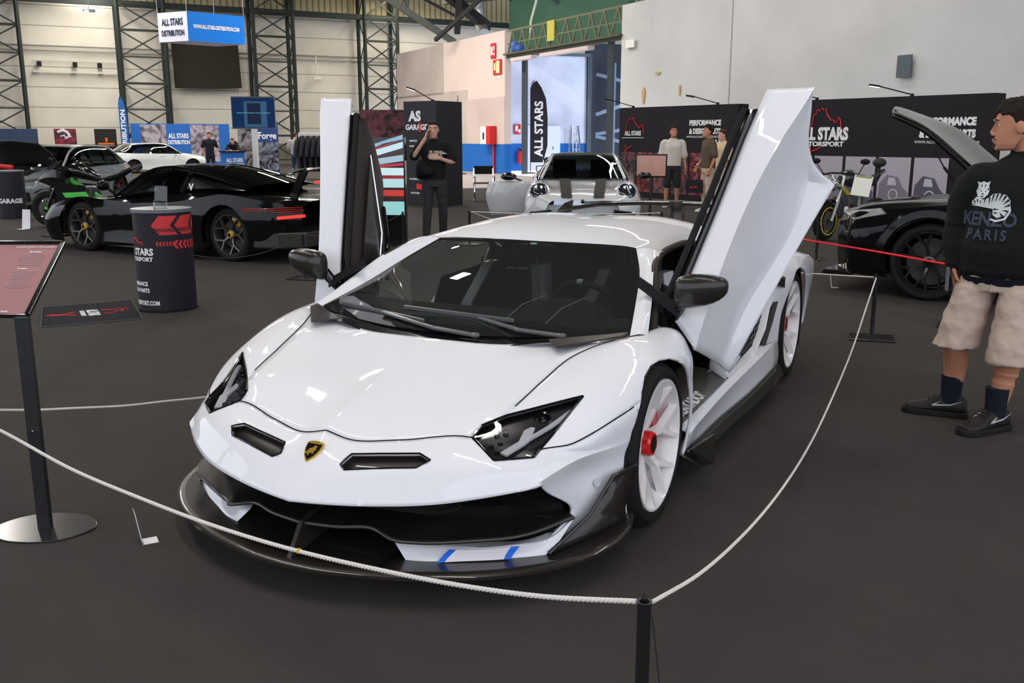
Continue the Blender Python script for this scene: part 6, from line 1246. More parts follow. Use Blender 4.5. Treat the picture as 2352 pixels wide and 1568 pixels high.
def shoe(t, name, m, sole, ankle, toe_dir, s=1., sw=None):
    d = V((toe_dir[0], toe_dir[1], 0)).normalized(); x = V((d.y, -d.x, 0)); a = V((ankle[0], ankle[1], 0)); b = MB(); rg = []
    for y, w_, zt in ((-.075, .030, .075), (-.06, .038, .10), (-.02, .040, .115), (.03, .040, .105), (.08, .044, .082), (.13, .048, .062), (.17, .045, .052), (.195, .028, .042)):
        rg.append([a+d*y*s+x*w_*s*cx+V((0, 0, (.02+(zt-.02)*cz)*s)) for cx, cz in ((-1, 0), (-1.0, .35), (-.75, .8), (-.3, 1), (.3, 1), (.75, .8), (1.0, .35), (1, 0))])
    b.rings(rg); o = b.build(name, m, t, sub=1)
    b = MB(); b.rings([[a+d*y*s+x*cx*w_*s+V((0, 0, z*s)) for cx, z in ((-1, .001), (1, .001), (1.02, .028), (-1.02, .028))] for y, w_ in ((-.082, .030), (-.065, .043), (0, .044), (.08, .049), (.14, .052), (.18, .045), (.205, .022))]); b.build('sole', sole, o, bev=.004, ang=60)
    if sw:
        for sg in (1, -1): b = MB(); b.tube([a+d*.04*s+x*sg*.0445*s+V((0, 0, .075*s)), a+d*.075*s+x*sg*.0475*s+V((0, 0, .055*s)), a+d*.0*s+x*sg*.044*s+V((0, 0, .062*s)), a+d*-.05*s+x*sg*.041*s+V((0, 0, .082*s))], [.003, .006, .004, .001], 6); b.build('side_mark', sw, o)
        b = MB()
        for k in range(4): b.bar(a+d*(.035+k*.02)*s-x*.026*s+V((0, 0, (.108-k*.008)*s)), a+d*(.035+k*.02)*s+x*.026*s+V((0, 0, (.108-k*.008)*s)), .006)
        b.build('laces', m, o, smooth=False)
    return o
def hairdo(t, M, m, style='short', r=.004, vox=.006):
    b = MB(); n = 0
    cap = []
    zs = ((-.03, 0), (.0, 1), (.03, 2), (.06, 3), (.085, 4), (.105, 5), (.122, 6))
    h = MB(); rg = []
    for z, f_, bk, w_ in ((-.045, -.03, .078, .060), (-.02, -.02, .095, .073), (.015, .025, .108, .079), (.045, .060, .115, .081), (.072, .092, .115, .083), (.098, .092, .105, .076), (.122, .066, .080, .058), (.136, .028, .04, .028)):
        rg.append([V((w_*cos(q), (-f_ if sin(q) > 0 else bk)*abs(sin(q)), z)) for q in [2*pi*k/22 for k in range(22)]])
    h.rings(rg)
    if style == 'curly':
        for i in range(260):
            a = random.uniform(0, 2*pi); z = random.uniform(.060, .135); k = sqrt(max(0, 1-((z-.03)/.115)**2)); y = sin(a)*(.104 if sin(a) > 0 else .100)*k; x = cos(a)*.080*k
            h.ell((x, y, z+random.uniform(0, .010)), (random.uniform(.006, .014),)*3, 6, 5)
    if style == 'quiff':
        for i in range(90):
            a = random.uniform(0, 2*pi); z = random.uniform(.085, .15); k = sqrt(max(0, 1-((z-.03)/.125)**2)); h.ell((cos(a)*.075*k, sin(a)*.1*k-.01, z), (.013, .02, .012), 6, 5)
    h.xf(M); o = h.build('hair', m, t); return remesh(o, vox, 0 if vox < .005 else 1)
def face_bits(t, M, fine=False, beard=None, brow=HAIR):
    b = MB(); b2 = MB()
    for s_ in (-1, 1):
        b.ell((s_*.031, -.0805, .012), (.012, .0115, .0065), 10, 8); b2.ell((s_*.032, -.0905, .012), (.0055, .003, .0058), 8, 6)
    b.xf(M); b2.xf(M); e = b.build('eyes', mat('eye_white', (.7, .68, .65), .3), t); b2.build('iris', mat('iris_dark', (.02, .012, .01), .2), e)
    b = MB()
    for s_ in (-1, 1): b.tube([(s_*.015, -.100, .033), (s_*.033, -.100, .039), (s_*.052, -.086, .034)], [.004, .0045, .002], 6)
    b.xf(M); b.build('eyebrows', brow, t)
    b = MB(); b.tube([(-.022, -.098, -.065), (0, -.106, -.063), (.022, -.098, -.065)], [.002, .005, .002], 6); b.xf(M); b.build('lips', mat('lip_pink', (.42, .16, .12), .5), t)
    if beard:
        b = MB(); b.ell((0, -.093, -.100), (.020, .014, .022), 10, 8); b.tube([(-.030, -.092, -.06), (0, -.110, -.050), (.030, -.092, -.06)], [.002, .0035, .002], 6); b.xf(M); b.build('goatee', beard, t)
def eyes_ears_none(): pass

def person(label, loc, rz, J, top, trou, shoem, skin=SKIN, hairm=HAIR, style='short', H_=1.75, vox=.010, sleeve=.5, shorts=False, hd=0., hp=0., baggy=1., group=None, belly=0., wid=1.):
    """J: right/left shoulder, elbow, wrist, hip, knee, ankle overrides in local metres for a 1.75 m figure; local -y is the chest side"""
    t = thing('person', label, 'person', loc, rz, group); k = H_/1.75; t.scale = (k, k, k)
    D = dict(sR=(-.185, 0, 1.415), eR=(-.25, .02, 1.13), wR=(-.24, -.06, .88), sL=(.185, 0, 1.415), eL=(.25, .02, 1.13), wL=(.24, -.06, .88),
             hR=(-.09, 0, .90), kR=(-.11, -.02, .48), aR=(-.12, .02, .09), hL=(.09, 0, .90), kL=(.11, -.02, .48), aL=(.12, .02, .09), hc=(0, -.03, 1.625), neck=(0, .0, 1.46), tR=(-.2, -1), tL=(.2, -1), hdR=None, hdL=None, pR=(1, 0, 0), pL=(-1, 0, 0), cR=.45, cL=.45)
    D.update(J); g = {q: (V(v) if isinstance(v, tuple) and len(v) == 3 else v) for q, v in D.items()}
    b = MB(); torso(b, [((0, .0, .86), .13, .09, 0), ((0, 0, 1.0), .13, .085, 0), ((0, 0, 1.2), .15, .095, 0), ((0, 0, 1.38), .17, .095, 0), ((0, 0, 1.45), .12, .07, 0), ((0, 0, 1.49), .06, .055, 0)])
    cl(b, [(0, .015, 1.42), g['neck'], g['hc']+V((0, .025, -.05))], [.062, .056, .052])
    M = head(b, g['hc'], hd, hp)
    for s_ in 'RL':
        cl(b, [g['s'+s_], g['e'+s_], g['w'+s_]], [.048, .037, .026]); e, w_ = g['e'+s_], g['w'+s_]
        if D.get('nh'+s_) is None: hand(b, w_, g['hd'+s_] or (w_-e), g['p'+s_], 1., g['c'+s_], 1 if s_ == 'R' else -1, r=max(.0085, vox*.95))
        cl(b, [g['h'+s_], g['k'+s_], (g['k'+s_]*.62+g['a'+s_]*.38)+V((0, .015, 0)), g['a'+s_]], [.078, .052, .054, .034])
    remesh(b.build('body', skin, t), vox, 2, .5)
    hairdo(t, M, hairm, style, vox=max(.006, vox*.7)); face_bits(t, M, brow=hairm)
    b = MB(); q = baggy
    torso(b, [((0, .0, .90), (.168+belly)*q*wid, .125*q+belly, 0), ((0, 0, 1.0), (.165+belly)*q*wid, .125*q+belly, 0), ((0, 0, 1.15), .175*q*wid, .125*q+belly*.5, 0), ((0, 0, 1.32), .195*wid, .13*q, 0), ((0, .005, 1.42), .185*wid, .105, 0), ((0, .01, 1.475), .10, .075, 0), ((0, .005, 1.50), .072, .066, 0)])
    for s_ in 'RL':
        s0, e, w_ = g['s'+s_], g['e'+s_], g['w'+s_]
        if sleeve >= 1: pts = [s0, e, w_.lerp(e, .06)]; rr_ = [.075*q, .060*q, .042*q]
        else: pts = [s0, s0.lerp(e, sleeve*.9), s0.lerp(e, sleeve*1.35)]; rr_ = [.064, .070*q, .072*q]
        cl(b, [s0+V((.06 if s_ == 'R' else -.06, 0, -.015))]+pts, [.066]+rr_)
    tp = remesh(b.build('top', top, t), vox, 3, .6)
    b = MB(); torso(b, [((0, .01, .80), .17*wid, .13+belly*.6, 0), ((0, .0, .90), .165*wid, .12+belly*.8, 0), ((0, 0, .98), .155*wid, .115+belly, 0)])
    for s_ in 'RL':
        h_, kn, an = g['h'+s_], g['k'+s_], g['a'+s_]
        if shorts: cl(b, [h_+V((0, 0, -.04)), h_.lerp(kn, .5), kn+V((0, 0, .02))], [.105, .100, .092])
        else: cl(b, [h_+V((0, 0, -.04)), kn, an.lerp(kn, .45), an+V((0, 0, .0))], [.098, .072*q, .064*q, .058*q])
    remesh(b.build('trousers' if not shorts else 'shorts', trou, t), vox, 3, .6)
    for s_ in 'RL': shoe(t, 'shoe', shoem, SW, g['a'+s_], g['t'+s_])
    return t, M, tp, g
NAVY = mat('navy_cotton', (.012, .014, .022), .9); BLKC = mat('black_cotton', (.011, .011, .012), .9, bump=(60, .3)); JEAN = mat('blue_denim', (.03, .06, .10), .9); GREYH = mat('grey_sweat', (.33, .33, .35), .95)
CREAM = mat('cream_linen', (.62, .56, .50), .9, bump=(30, .3)); BROWN = mat('brown_cotton', (.11, .075, .052), .9); BEIGE = mat('beige_cotton', (.55, .42, .33), .9, bump=(20, .4)); DGR = mat('washed_black_denim', (.035, .035, .038), .9, var=(6, .25)); WSH = mat('white_leather', (.6, .6, .6), .6); BSH = mat('black_leather', (.016, .014, .013), .5)
def toward(p): d = CAM-V(p); return atan2(d.y, d.x)+pi/2      # rz that turns local -y to the camera
# man on the phone
p = G(1000, 552); ps, M, tp, g = person('young man in black printed shirt holding a phone to his ear', p, toward(p)-.15,
    dict(eR=(-.30, -.10, 1.22), wR=(-.10, -.16, 1.50), hdR=V((.25, .1, .9)), pR=(1, .2, 0), cR=.5, eL=(.30, -.04, 1.17), wL=(.10, -.22, 1.22), hdL=V((-1, -.05, .18)), pL=(0, 1, 0), cL=.12, kR=(-.10, -.06, .49), kL=(.12, .02, .48), aL=(.10, .14, .09), aR=(-.12, -.10, .09)), BLKC, DGR, BSH, SKIN2, HAIR, 'short', 1.80, .009, .62, hd=.12)
b = MB(); b.box((-.085, -.10, 1.62), (.012, .07, .13), .3); b.build('phone', MBLK, ps, smooth=False)
SPR = mat('shirt_print_cream', (.55, .50, .42), .8)
for s_, z, u in (('FLYING', 1.30, .07), ('WEAR', 1.24, .07)):
    o = text(s_, 'shirt_print', SPR, .075, (u, -.16, z), face_rot((0, -1, 0)), ps, ext=0, bold=.05)
    md = o.modifiers.new('wrap', 'SHRINKWRAP'); md.target = tp; md.offset = .004
b = MB(); b.ell((-.16, -.12, 1.07), (.10, .07, .13)); b.ell((-.08, -.15, 1.03), (.12, .06, .08)); b.ell((-.2, -.06, 1.0), (.07, .07, .1)); bj = remesh(b.build('held_jacket', mat('black_jacket', (.008, .008, .009), .8, bump=(25, 1)), ps), .012, 1)
# far staff and visitors
p = G(486, 405); person('man in navy shirt and dark jeans standing at the nose of the white hatchback', p, toward(p)+.1, dict(eR=(-.30, .05, 1.15), wR=(-.24, -.06, .93), eL=(.30, .05, 1.15), wL=(.24, -.06, .93)), NAVY, mat('dark_denim', (.012, .018, .03), .9), BSH, SKIN, HAIR, 'short', 1.76, .016, .6)
p = G(541, 403); person('bearded man in black shirt leaning on the blue booth counter', p, toward(p)-.2, dict(sR=(-.19, -.18, 1.30), sL=(.19, -.18, 1.30), eR=(-.26, -.36, 1.08), wR=(-.08, -.52, 1.06), eL=(.26, -.36, 1.08), wL=(.06, -.52, 1.06), hc=(0, -.26, 1.47), neck=(0, -.16, 1.36)), BLKC, JEAN, BSH, SKIN, HAIR, 'short', 1.66, .016, .6)
p = G(681, 408); person('boy in grey hooded sweatshirt and jeans seen from behind by the clothes rail', p, toward(p)+pi-.3, dict(wR=(-.20, -.16, 1.0), wL=(.20, -.16, 1.0)), GREYH, JEAN, WSH, SKIN2, HAIRB, 'short', 1.74, .016, 1, hd=-.3)
# two visitors by the engine backdrop and a third half behind
p = G(1541, 475); person('curly-haired young man in cream shirt and dark shorts looking down', p, toward(p)+.1, dict(wR=(-.27, -.05, .88), wL=(.28, -.04, .86)), CREAM, mat('dark_shorts', (.03, .028, .03), .9), BSH, SKIN, HAIR, 'curly', 1.80, .012, .75, True, hd=.1, hp=-.3, baggy=1.12)
p = G(1622, 487); bt, M, tp, g = person('young man in brown shirt and pale trousers facing left, carrying a black bag', p, toward(p)-1.15, dict(eR=(-.22, .0, 1.14), wR=(-.20, -.14, .94)), BROWN, BEIGE, WSH, SKIN, HAIR, 'quiff', 1.80, .012, .65, hd=-.1, hp=-.25, baggy=1.05)
b = MB(); R_ = Matrix.Rotation(bt.rotation_euler.z, 3, 'Z'); hw = bt.location+R_ @ V((-.20, -.18, .88))*1.03; bg = thing('tote_bag', 'black paper bag with pale lettering held by the man in brown shirt', 'bag', (hw.x, hw.y, .40)); b = MB(); b.box((0, 0, .14), (.36, .12, .28), toward(p)-.3); b.build('bag_body', PK, bg, smooth=False); b = MB(); b.tube([(-.09, -.0, .28), (-.03, 0, .47), (.03, 0, .47), (.09, 0, .28)], .008, 6); b.build('bag_handle', PK, bg); text('ALL STARS', 'bag_print', PR, .05, V((0, 0, .12))+V((CAM.x-hw.x, CAM.y-hw.y, 0)).normalized()*.075, face_rot(V((CAM.x-hw.x, CAM.y-hw.y, 0))), bg, bold=.04)
b = MB(); b.tube([g['wR']+V((-.028*cos(q), .028*sin(q), .03)) for q in [2*pi*k/10 for k in range(10)]], .008, 6, closed=True); b.ell(g['wR']+V((-.035, 0, .03)), (.008, .018, .018)); b.build('wristwatch', SW, bt)
p = G(1655, 476); person('visitor with cream jumper mostly hidden behind the man in brown shirt', p, toward(p)-.9, {}, mat('straw_knit', (.60, .48, .30), .95), CREAM, WSH, SKIN2, HAIRB, 'short', 1.73, .014, .8, hd=-.4, baggy=1.1)

# ---- main man at right
mp = V((2.165, 2.135, 0))
mt = thing('person', 'bearded man in black tiger-print sweatshirt and beige shorts watching the white car', 'person', mp, radians(-15))
# local frame: -y towards the camera, head turned to -x
GW_ = dict()
b = MB()
hcen = V((.035, -.02, 1.615)); Mh = head(b, hcen, radians(-70), radians(2), 1.02)
cl(b, [(.10, .03, 1.40), (.088, .03, 1.47), (.06, .02, 1.56)], [.075, .064, .062])
torso(b, [((.03, .02, .88), .14, .10, 0), ((.03, .02, 1.1), .14, .11, 0), ((.07, .02, 1.36), .16, .10, 0), ((.09, .02, 1.44), .10, .07, 0)])
AR = [V((-.11, -.02, 1.34)), V((-.210, -.0, 1.10)), V((-.205, -.03, .875))]; AL = [V((.27, .03, 1.34)), V((.345, .06, 1.08)), V((.34, -.04, .83))]
cl(b, AR, [.06, .045, .030]); cl(b, AL, [.06, .045, .030])
hand(b, AR[2], (.12, .12, -1), (1, .2, 0), 1.0, .15, 1); hand(b, AL[2], (-.05, -.1, -1), (-1, .2, 0), 1.05, .35, -1)
KR, AnR = V((-.145, -.05, .46)), V((-.165, .03, .095)); KL, AnL = V((.150, -.09, .46)), V((.105, -.10, .095))
cl(b, [V((-.06, .02, .86)), KR, V((-.155, .02, .32)), AnR], [.085, .062, .066, .042]); cl(b, [V((.13, .02, .86)), KL, V((.128, -.065, .32)), AnL], [.085, .062, .066, .042])
remesh(b.build('body', SKIN, mt), .005, 2, .5)
hairdo(mt, Mh, mat('brown_black_curls', (.022, .014, .009), .75, bump=(90, 1)), 'curly', vox=.0035); face_bits(mt, Mh, brow=HAIR, beard=mat('stubble', (.03, .02, .016), .9))
b = MB(); b.lathe(Mh @ V((-.088, .018, -.036)), (.3, 1, 0), [(-.002, .009), (.002, .009), (.002, .006), (-.002, .006), (-.002, .009)], 14); b.build('earring', CHROME, mt)
SWT = mat('black_sweatshirt', (.0105, .0115, .0105), .95, bump=(45, .35), spec=.2)
b = MB()
torso(b, [((.035, .01, .815), .190, .135, 0), ((.035, .0, .86), .205, .155, 0), ((.035, -.01, .98), .205, .165, 0), ((.04, .0, 1.12), .198, .155, 0), ((.055, .01, 1.26), .205, .145, 0), ((.07, .015, 1.36), .205, .13, 0), ((.085, .02, 1.43), .15, .10, 0), ((.095, .025, 1.475), .088, .08, 0), ((.096, .025, 1.49), .080, .074, 0)])
for A in (AR, AL): cl(b, [A[0]+V((.06 if A is AR else -.06, 0, .02)), A[0], A[1], A[1].lerp(A[2], .6), A[2].lerp(A[1], .06)], [.08, .090, .074, .062, .052])
for z, x in ((.90, -.20), (1.05, -.215), (1.0, .24)): b.ell((x, -.02, z), (.05, .06, .02))
sw = remesh(b.build('sweatshirt', SWT, mt), .009, 3, .6)
tx = bpy.data.textures.new('folds', 'CLOUDS'); tx.noise_scale = .10; tx.noise_depth = 2; md = sw.modifiers.new('folds', 'DISPLACE'); md.texture = tx; md.texture_coords = 'LOCAL'; md.strength = .022; md.mid_level = .5
b = MB(); b.tube([V((.096+.076*cos(q), .022+.072*sin(q), 1.488-.012*sin(q)*-1)) for q in [2*pi*k/24 for k in range(24)]], .010, 8, closed=True); b.build('collar', SWT, sw)
for A in (AR, AL): b = MB(); b.cyl(A[2].lerp(A[1], .22), A[2].lerp(A[1], .0), .050, .043, 18); b.build('cuff', SWT, sw)
b = MB(); torso(b, [((.035, .01, .79), .188, .140, 0), ((.035, .0, .83), .198, .15, 0)]); b.build('shirt_hem', mat('navy_hem', (.010, .013, .022), .9), mt)
# print on the chest
def chest(o, off_=.004):
    md = o.modifiers.new('wrap', 'SHRINKWRAP'); md.wrap_method = 'PROJECT'; md.use_project_x = False; md.use_project_y = False; md.use_project_z = True; md.use_negative_direction = True; md.use_positive_direction = True; md.target = sw; md.offset = off_; return o
def chest_poly(name, m, polys, sub=3, off_=.004):
    """flat polygons in chest (u, z) millimetres, gridded finely and pressed onto the sweatshirt"""
    bmx = bmesh.new()
    for poly in polys:
        vs_ = [bmx.verts.new((u/1000, z/1000, 0)) for u, z in poly]; bmx.faces.new(vs_)
    bmesh.ops.triangulate(bmx, faces=bmx.faces)
    bmesh.ops.subdivide_edges(bmx, edges=bmx.edges, cuts=sub, use_grid_fill=True)
    me = bpy.data.meshes.new(name); bmx.to_mesh(me); bmx.free(); o = finish(me, name, m, mt, smooth=False)
    o.matrix_local = Matrix.Translation(V((0, -.20, 0))) @ face_rot((-.0, -1, 0)).to_4x4(); return chest(o, off_)
PRW = mat('print_pale', (.62, .66, .66), .8); PRG = mat('print_slate', (.055, .065, .10), .85)
ox, oz = -32, 1185
def T_(pl, dx=0, dz=0, k=1.): return [(ox+dx+x*k, oz+dz+z*k) for x, z in pl]
headp = [(-62, 128), (-70, 150), (-56, 143), (-40, 150), (-22, 143), (-6, 152), (-10, 128), (-2, 110), (-6, 84), (-24, 64), (-44, 60), (-62, 72), (-74, 98)]
body_ = [(-66, 70), (-30, 56), (0, 66), (18, 86), (48, 92), (86, 84), (108, 56), (106, 10), (88, -22), (52, -34), (30, -20), (26, 10), (-14, 16), (-60, 22), (-90, 20), (-96, 40)]
tail_ = [(108, 40), (116, 4), (96, -42), (52, -56), (18, -46), (22, -38), (52, -46), (88, -34), (104, 0)]
chest_poly('tiger_print', PRW, [T_(headp), T_(body_), T_(tail_)])
stripes = [[(-50, 132), (-44, 134), (-46, 112)], [(-30, 134), (-24, 136), (-32, 112)], [(-66, 112), (-52, 108), (-66, 104)], [(-4, 116), (-18, 110), (-4, 106)], [(-54, 100), (-44, 104), (-42, 98)], [(-28, 98), (-18, 103), (-18, 97)], [(-42, 88), (-28, 88), (-35, 80)], [(-48, 74), (-24, 74), (-36, 68)],
 [(-20, 62), (-12, 64), (-22, 30)], [(2, 66), (10, 72), (4, 30)], [(20, 84), (30, 86), (16, 40)], [(40, 90), (50, 90), (34, 44)], [(60, 90), (70, 88), (50, 48)], [(80, 84), (90, 78), (64, 44)], [(98, 66), (104, 56), (72, 34)], [(106, 40), (107, 28), (74, 20)], [(102, 6), (98, -4), (70, 6)], [(84, -22), (74, -26), (62, -4)], [(-84, 44), (-76, 50), (-70, 30)], [(-64, 54), (-56, 58), (-56, 34)], [(-44, 50), (-38, 52), (-40, 28)], [(30, 14), (60, 10), (30, 4)], [(34, -4), (56, -8), (38, -14)], [(-88, 30), (-70, 26), (-86, 24)]]
chest_poly('tiger_stripes', SWT, [T_(s_) for s_ in stripes], 1, .0055)
for s_, z, sz, k in (('KENZO', 1.138, .098, 1.0), ('PARIS', 1.058, .076, 1.35)):
    o = text(s_, 'chest_lettering', PRG, sz, (0, 0, 0), Matrix.Identity(3), mt, ext=0, bold=.03, sx=.86, spacing=k); me = o.data; bmx = bmesh.new(); bmx.from_mesh(me); bmesh.ops.triangulate(bmx, faces=bmx.faces); bmesh.ops.subdivide_edges(bmx, edges=bmx.edges, cuts=1); bmx.to_mesh(me); bmx.free()
    o.matrix_local = Matrix.Translation(V((-.025, -.20, z))) @ face_rot((0, -1, 0)).to_4x4(); chest(o, .003 if s_ == 'KENZO' else .004)
# shorts
SHB = mat('beige_shorts_cloth', (.52, .41, .335), .9, bump=(18, .5), var=(5, .05))
b = MB(); torso(b, [((.03, .02, .755), .20, .15, 0), ((.03, .015, .80), .20, .15, 0), ((.035, .01, .86), .185, .14, 0)])
for hp_, kn, sx in ((V((-.078, .01, .74)), KR, -1), (V((.145, .0, .74)), KL, 1)):
    b.rings([[V((c.x+a*cos(q), c.y+d_*sin(q), z+.0)) for q in [2*pi*k/22 for k in range(22)]] for c, a, d_, z in ((hp_, .105, .14, .78), (hp_.lerp(kn, .3), .108, .135, .68), (hp_.lerp(kn, .6), .112, .13, .57), (hp_.lerp(kn, .85), .116, .13, .475), (kn+V((0, 0, -.02)), .118, .128, .43-.05*(sx > 0)))])
so2 = remesh(b.build('shorts', SHB, mt), .009, 3, .5)
def wrinkle(o, size, k):
    tx = bpy.data.textures.new('folds', 'CLOUDS'); tx.noise_scale = size; tx.noise_depth = 2
    md = o.modifiers.new('folds', 'DISPLACE'); md.texture = tx; md.texture_coords = 'LOCAL'; md.strength = k; md.mid_level = .5
wrinkle(so2, .11, .035)
b = MB()
b.tube([(.03, -.145, .80), (.032, -.155, .76)], .003, 5)
b.build('seams', mat('seam_beige', (.40, .33, .28), .9), so2)
SOCK = mat('navy_sock', (.010, .013, .022), .9)
for an, tdir in ((AnR, (-.97, -.25)), (AnL, (-.42, -.9))):
    b = MB(); b.tube([an+V((0, 0, .145)), an+V((0, 0, .06)), an+V((0, 0, -.01))], [.060, .055, .052], 18); b.build('sock', SOCK, mt)
    shoe(mt, 'sneaker', mat('black_sneaker', (.020, .018, .017), .5), mat('black_sole', (.015, .014, .014), .6), an, tdir, 1.22, mat('mark_grey', (.45, .45, .45), .4))
b = MB(); b.box((-.215, -.075, .80), (.012, .07, .13), .4); ph = b.build('phone', mat('phone_grey', (.12, .13, .16), .3), mt, smooth=False, bev=.004)
# ================================================================ stanchions, ropes, stands
PBLK = mat('powder_black', (.012, .012, .013), .42); PBS = mat('base_black_satin', (.016, .017, .019), .22)
ROPE = mat('white_rope', (.72, .68, .64), .9); nt = ROPE.node_tree
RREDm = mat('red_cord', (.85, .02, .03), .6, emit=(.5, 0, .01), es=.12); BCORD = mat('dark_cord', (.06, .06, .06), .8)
def post(label, p, h, r=.0165, base='rect', rz=0, group='black rope posts'):
    t = thing('rope_post', label, 'post', p, rz, group)
    b = MB(); b.lathe((0, 0, 0), (0, 0, 1), [(.01, r), (h-.006, r), (h, r+.002), (h, r-.004), (h-.03, r-.004), (h-.03, .001)], 24); b.build('pole', PBLK, t)
    b = MB(); b.tube([(0, 0, h-.03), (.006, 0, h+.008), (.0, 0, h+.02), (-.005, 0, h+.006)], .003, 6); b.build('hook', PBLK, t)
    b = MB()
    if base == 'rect': b.box((0, 0, .008), (.34, .26, .016))
    else: b.lathe((0, 0, 0), (0, 0, 1), [(0, .001), (0, .16), (.012, .155), (.02, .02)], 36)
    b.build('base_plate', PBS, t, bev=.003 if base == 'rect' else 0, smooth=base != 'rect'); return t
PF, PRr = G(1480, 1385, .50), G(2013, 634, .50)
PF.z = PRr.z = 0
post('black rope post nearest the camera, right of the white car nose', PF, .505, .0165)
post('black rope post with rectangular base right of the white car', PRr, .505, .0165, 'rect', .15)
p1 = G(1078, 484, .5); p1.z = 0; post('slim black rope post left of the silver coupe', p1, .5, .018)
p2 = G(925, 487, .5); p2.z = 0; post('black rope post right beside the totem screen', p2, .5, .018)
p3 = G(1874, 596); post('black post with round base behind the raised near door', p3, .62, .018, 'round')
p4 = G(700, 640); post('black rope post mostly hidden behind the far door mirror', p4, .5, .0165, 'rect', .2)
p6 = G(1520, 487, .5); p6.z = 0; post('black rope post in front of the two young men', p6, .5, .018)
def rope(name, label, pts, r, m, twist=True, steps=None, group=None, cat='rope'):
    P_ = herm([V(p) for p in pts], steps or 24); b = MB(); L = 0; acc = [0]
    for a, c in zip(P_, P_[1:]): L += (c-a).length; acc.append(L)
    if twist:
        fine = []; n = int(L/.006); j = 0
        for i in range(n+1):
            s_ = L*i/n
            while j < len(acc)-2 and acc[j+1] < s_: j += 1
            fine.append((P_[j].lerp(P_[j+1], (s_-acc[j])/max(1e-6, acc[j+1]-acc[j])), s_))
        for ph in range(3):
            pts_ = []
            for i, (p, s_) in enumerate(fine):
                d = (fine[min(i+1, n)][0]-fine[max(i-1, 0)][0]).normalized(); x = d.cross(V((0, 0, 1))).normalized(); y = x.cross(d); a = s_/.038*2*pi+ph*2*pi/3
                pts_.append(p+(x*cos(a)+y*sin(a))*r*.5)
            b.tube(pts_, r*.58, 6)
    else: b.tube(P_, r, 8)
    return tag(b.build(name, m, ang=80), label, cat, group)
def sag(a, c, s, n=6):
    a, c = V(a), V(c); return [a.lerp(c, i/n)-V((0, 0, 4*s*(i/n)*(1-i/n))) for i in range(n+1)]
PL = V((-1.9, -1.35, 0))
TOPF, TOPR = PF+V((0, 0, .488)), PRr+V((0, 0, .49))
# front rope: measured as it hangs (in the vertical plane between its two posts)
def inplane(pts, a, c):
    a, c = V(a), V(c); n = (c-a).cross(V((0, 0, 1))).normalized(); out = []
    for px, py in pts:
        d = fw+rt*((px-1176)/FPX)-up*((py-784)/FPX); t_ = (a-CAM).dot(n)/d.dot(n); out.append(CAM+d*t_)
    return out
LEFTP = G(-330, 850, .50)
rp = inplane([(-325, 852), (-160, 918), (0, 988), (170, 1080), (320, 1143), (470, 1200), (650, 1256), (850, 1304), (1050, 1343), (1250, 1370), (1462, 1381)], V((LEFTP.x, LEFTP.y, .5)), TOPF)
rope('rope', 'twisted white rope sagging across the front of the white car', rp, .0066, ROPE)
b = MB(); c_ = rp[7].lerp(rp[6], .80); b.cyl(rp[7].lerp(rp[6], .795), rp[7].lerp(rp[6], .812), .0085, n=10); b.build('orange_band', mat('orange_tape', (.75, .40, .03), .6), bpy.data.objects['rope'])
post('black rope post off the left end of the front rope', V((LEFTP.x, LEFTP.y, 0)), .5)
rr_ = inplane([(1500, 1381), (1600, 1322), (1700, 1235), (1790, 1130), (1860, 1020), (1915, 905), (1958, 800), (1990, 705), (2013, 636)], TOPF, TOPR)
rope('rope', 'white rope running from the front post to the right-hand post', rr_, .0055, ROPE)
rb = inplane([(1835, 643), (1900, 640), (2013, 635)], V((TOPR.x-2.2, TOPR.y+.1, .5)), TOPR); rope('rope', 'short white rope from the right-hand post towards the rear wheel', [V((-1.4, 4.62, .49)), V((-.2, 4.50, .455)), V((.6, 4.43, .465)), TOPR], .0055, ROPE)
LA, LB2 = G(-150, 940, .42), V((-1.5, 1.6, .49))
rl = inplane([(-420, 890), (-260, 925), (-120, 938), (0, 941), (80, 941), (170, 937), (290, 931), (380, 921), (468, 912), (560, 896), (660, 850)], LA, LB2)+[LB2]; rope('rope', 'white rope passing behind the left side of the white car', rl, .0058, ROPE)
post('black rope post standing beside the far door of the white car', V((LB2.x, LB2.y, 0)), .5); post('black rope post off the left end of the rope behind the white car', V((rl[0].x, rl[0].y, 0)), rl[0].z+.01)
rope('rope', 'thin white rope in front of the silver coupe', sag(p1+V((0, 0, .49)), p6+V((0, 0, .49)), .03), .006, ROPE, False)
rope('rope_end', 'loose white rope end hanging from the post left of the silver coupe', [p1+V((0.02, 0, .49)), p1+V((.25, .3, .36)), p1+V((.5, .7, .40)), p1+V((.62, .9, .58))], .006, ROPE, False)
rope('rope', 'thin dark cord from the totem screen post to the black supercar post', sag(p2+V((0, 0, .48)), p4+V((0, 0, .49)), .10), .005, BCORD, False); rope('rope', 'thin dark cord passing behind the round display drum', sag(p4+V((0, 0, .49)), G(440, 585, .35), .12), .004, BCORD, False)
rope('rope', 'bright red cord stretched from the round-base post to the right', [G(1800, 541, .5), G(1848, 550, .5), G(2010, 577, .495), G(2185, 609, .5), G(2216, 615, .5)], .009, RREDm, False); pr = V((3.0, 4.85, 0))
for q_, l_ in ((G(1800, 541, .5), 'black rope post hidden behind the rear wheel of the white car'), (G(2218, 615, .5), 'black rope post hidden behind the man in beige shorts')):
    q_.z = 0; post(l_, q_, .51)
rope('rope', 'bright red cord behind the motorcycle beside the raised door', [G(1880, 460, .5), G(1930, 469, .5), G(1975, 478, .5)], .010, RREDm, False)
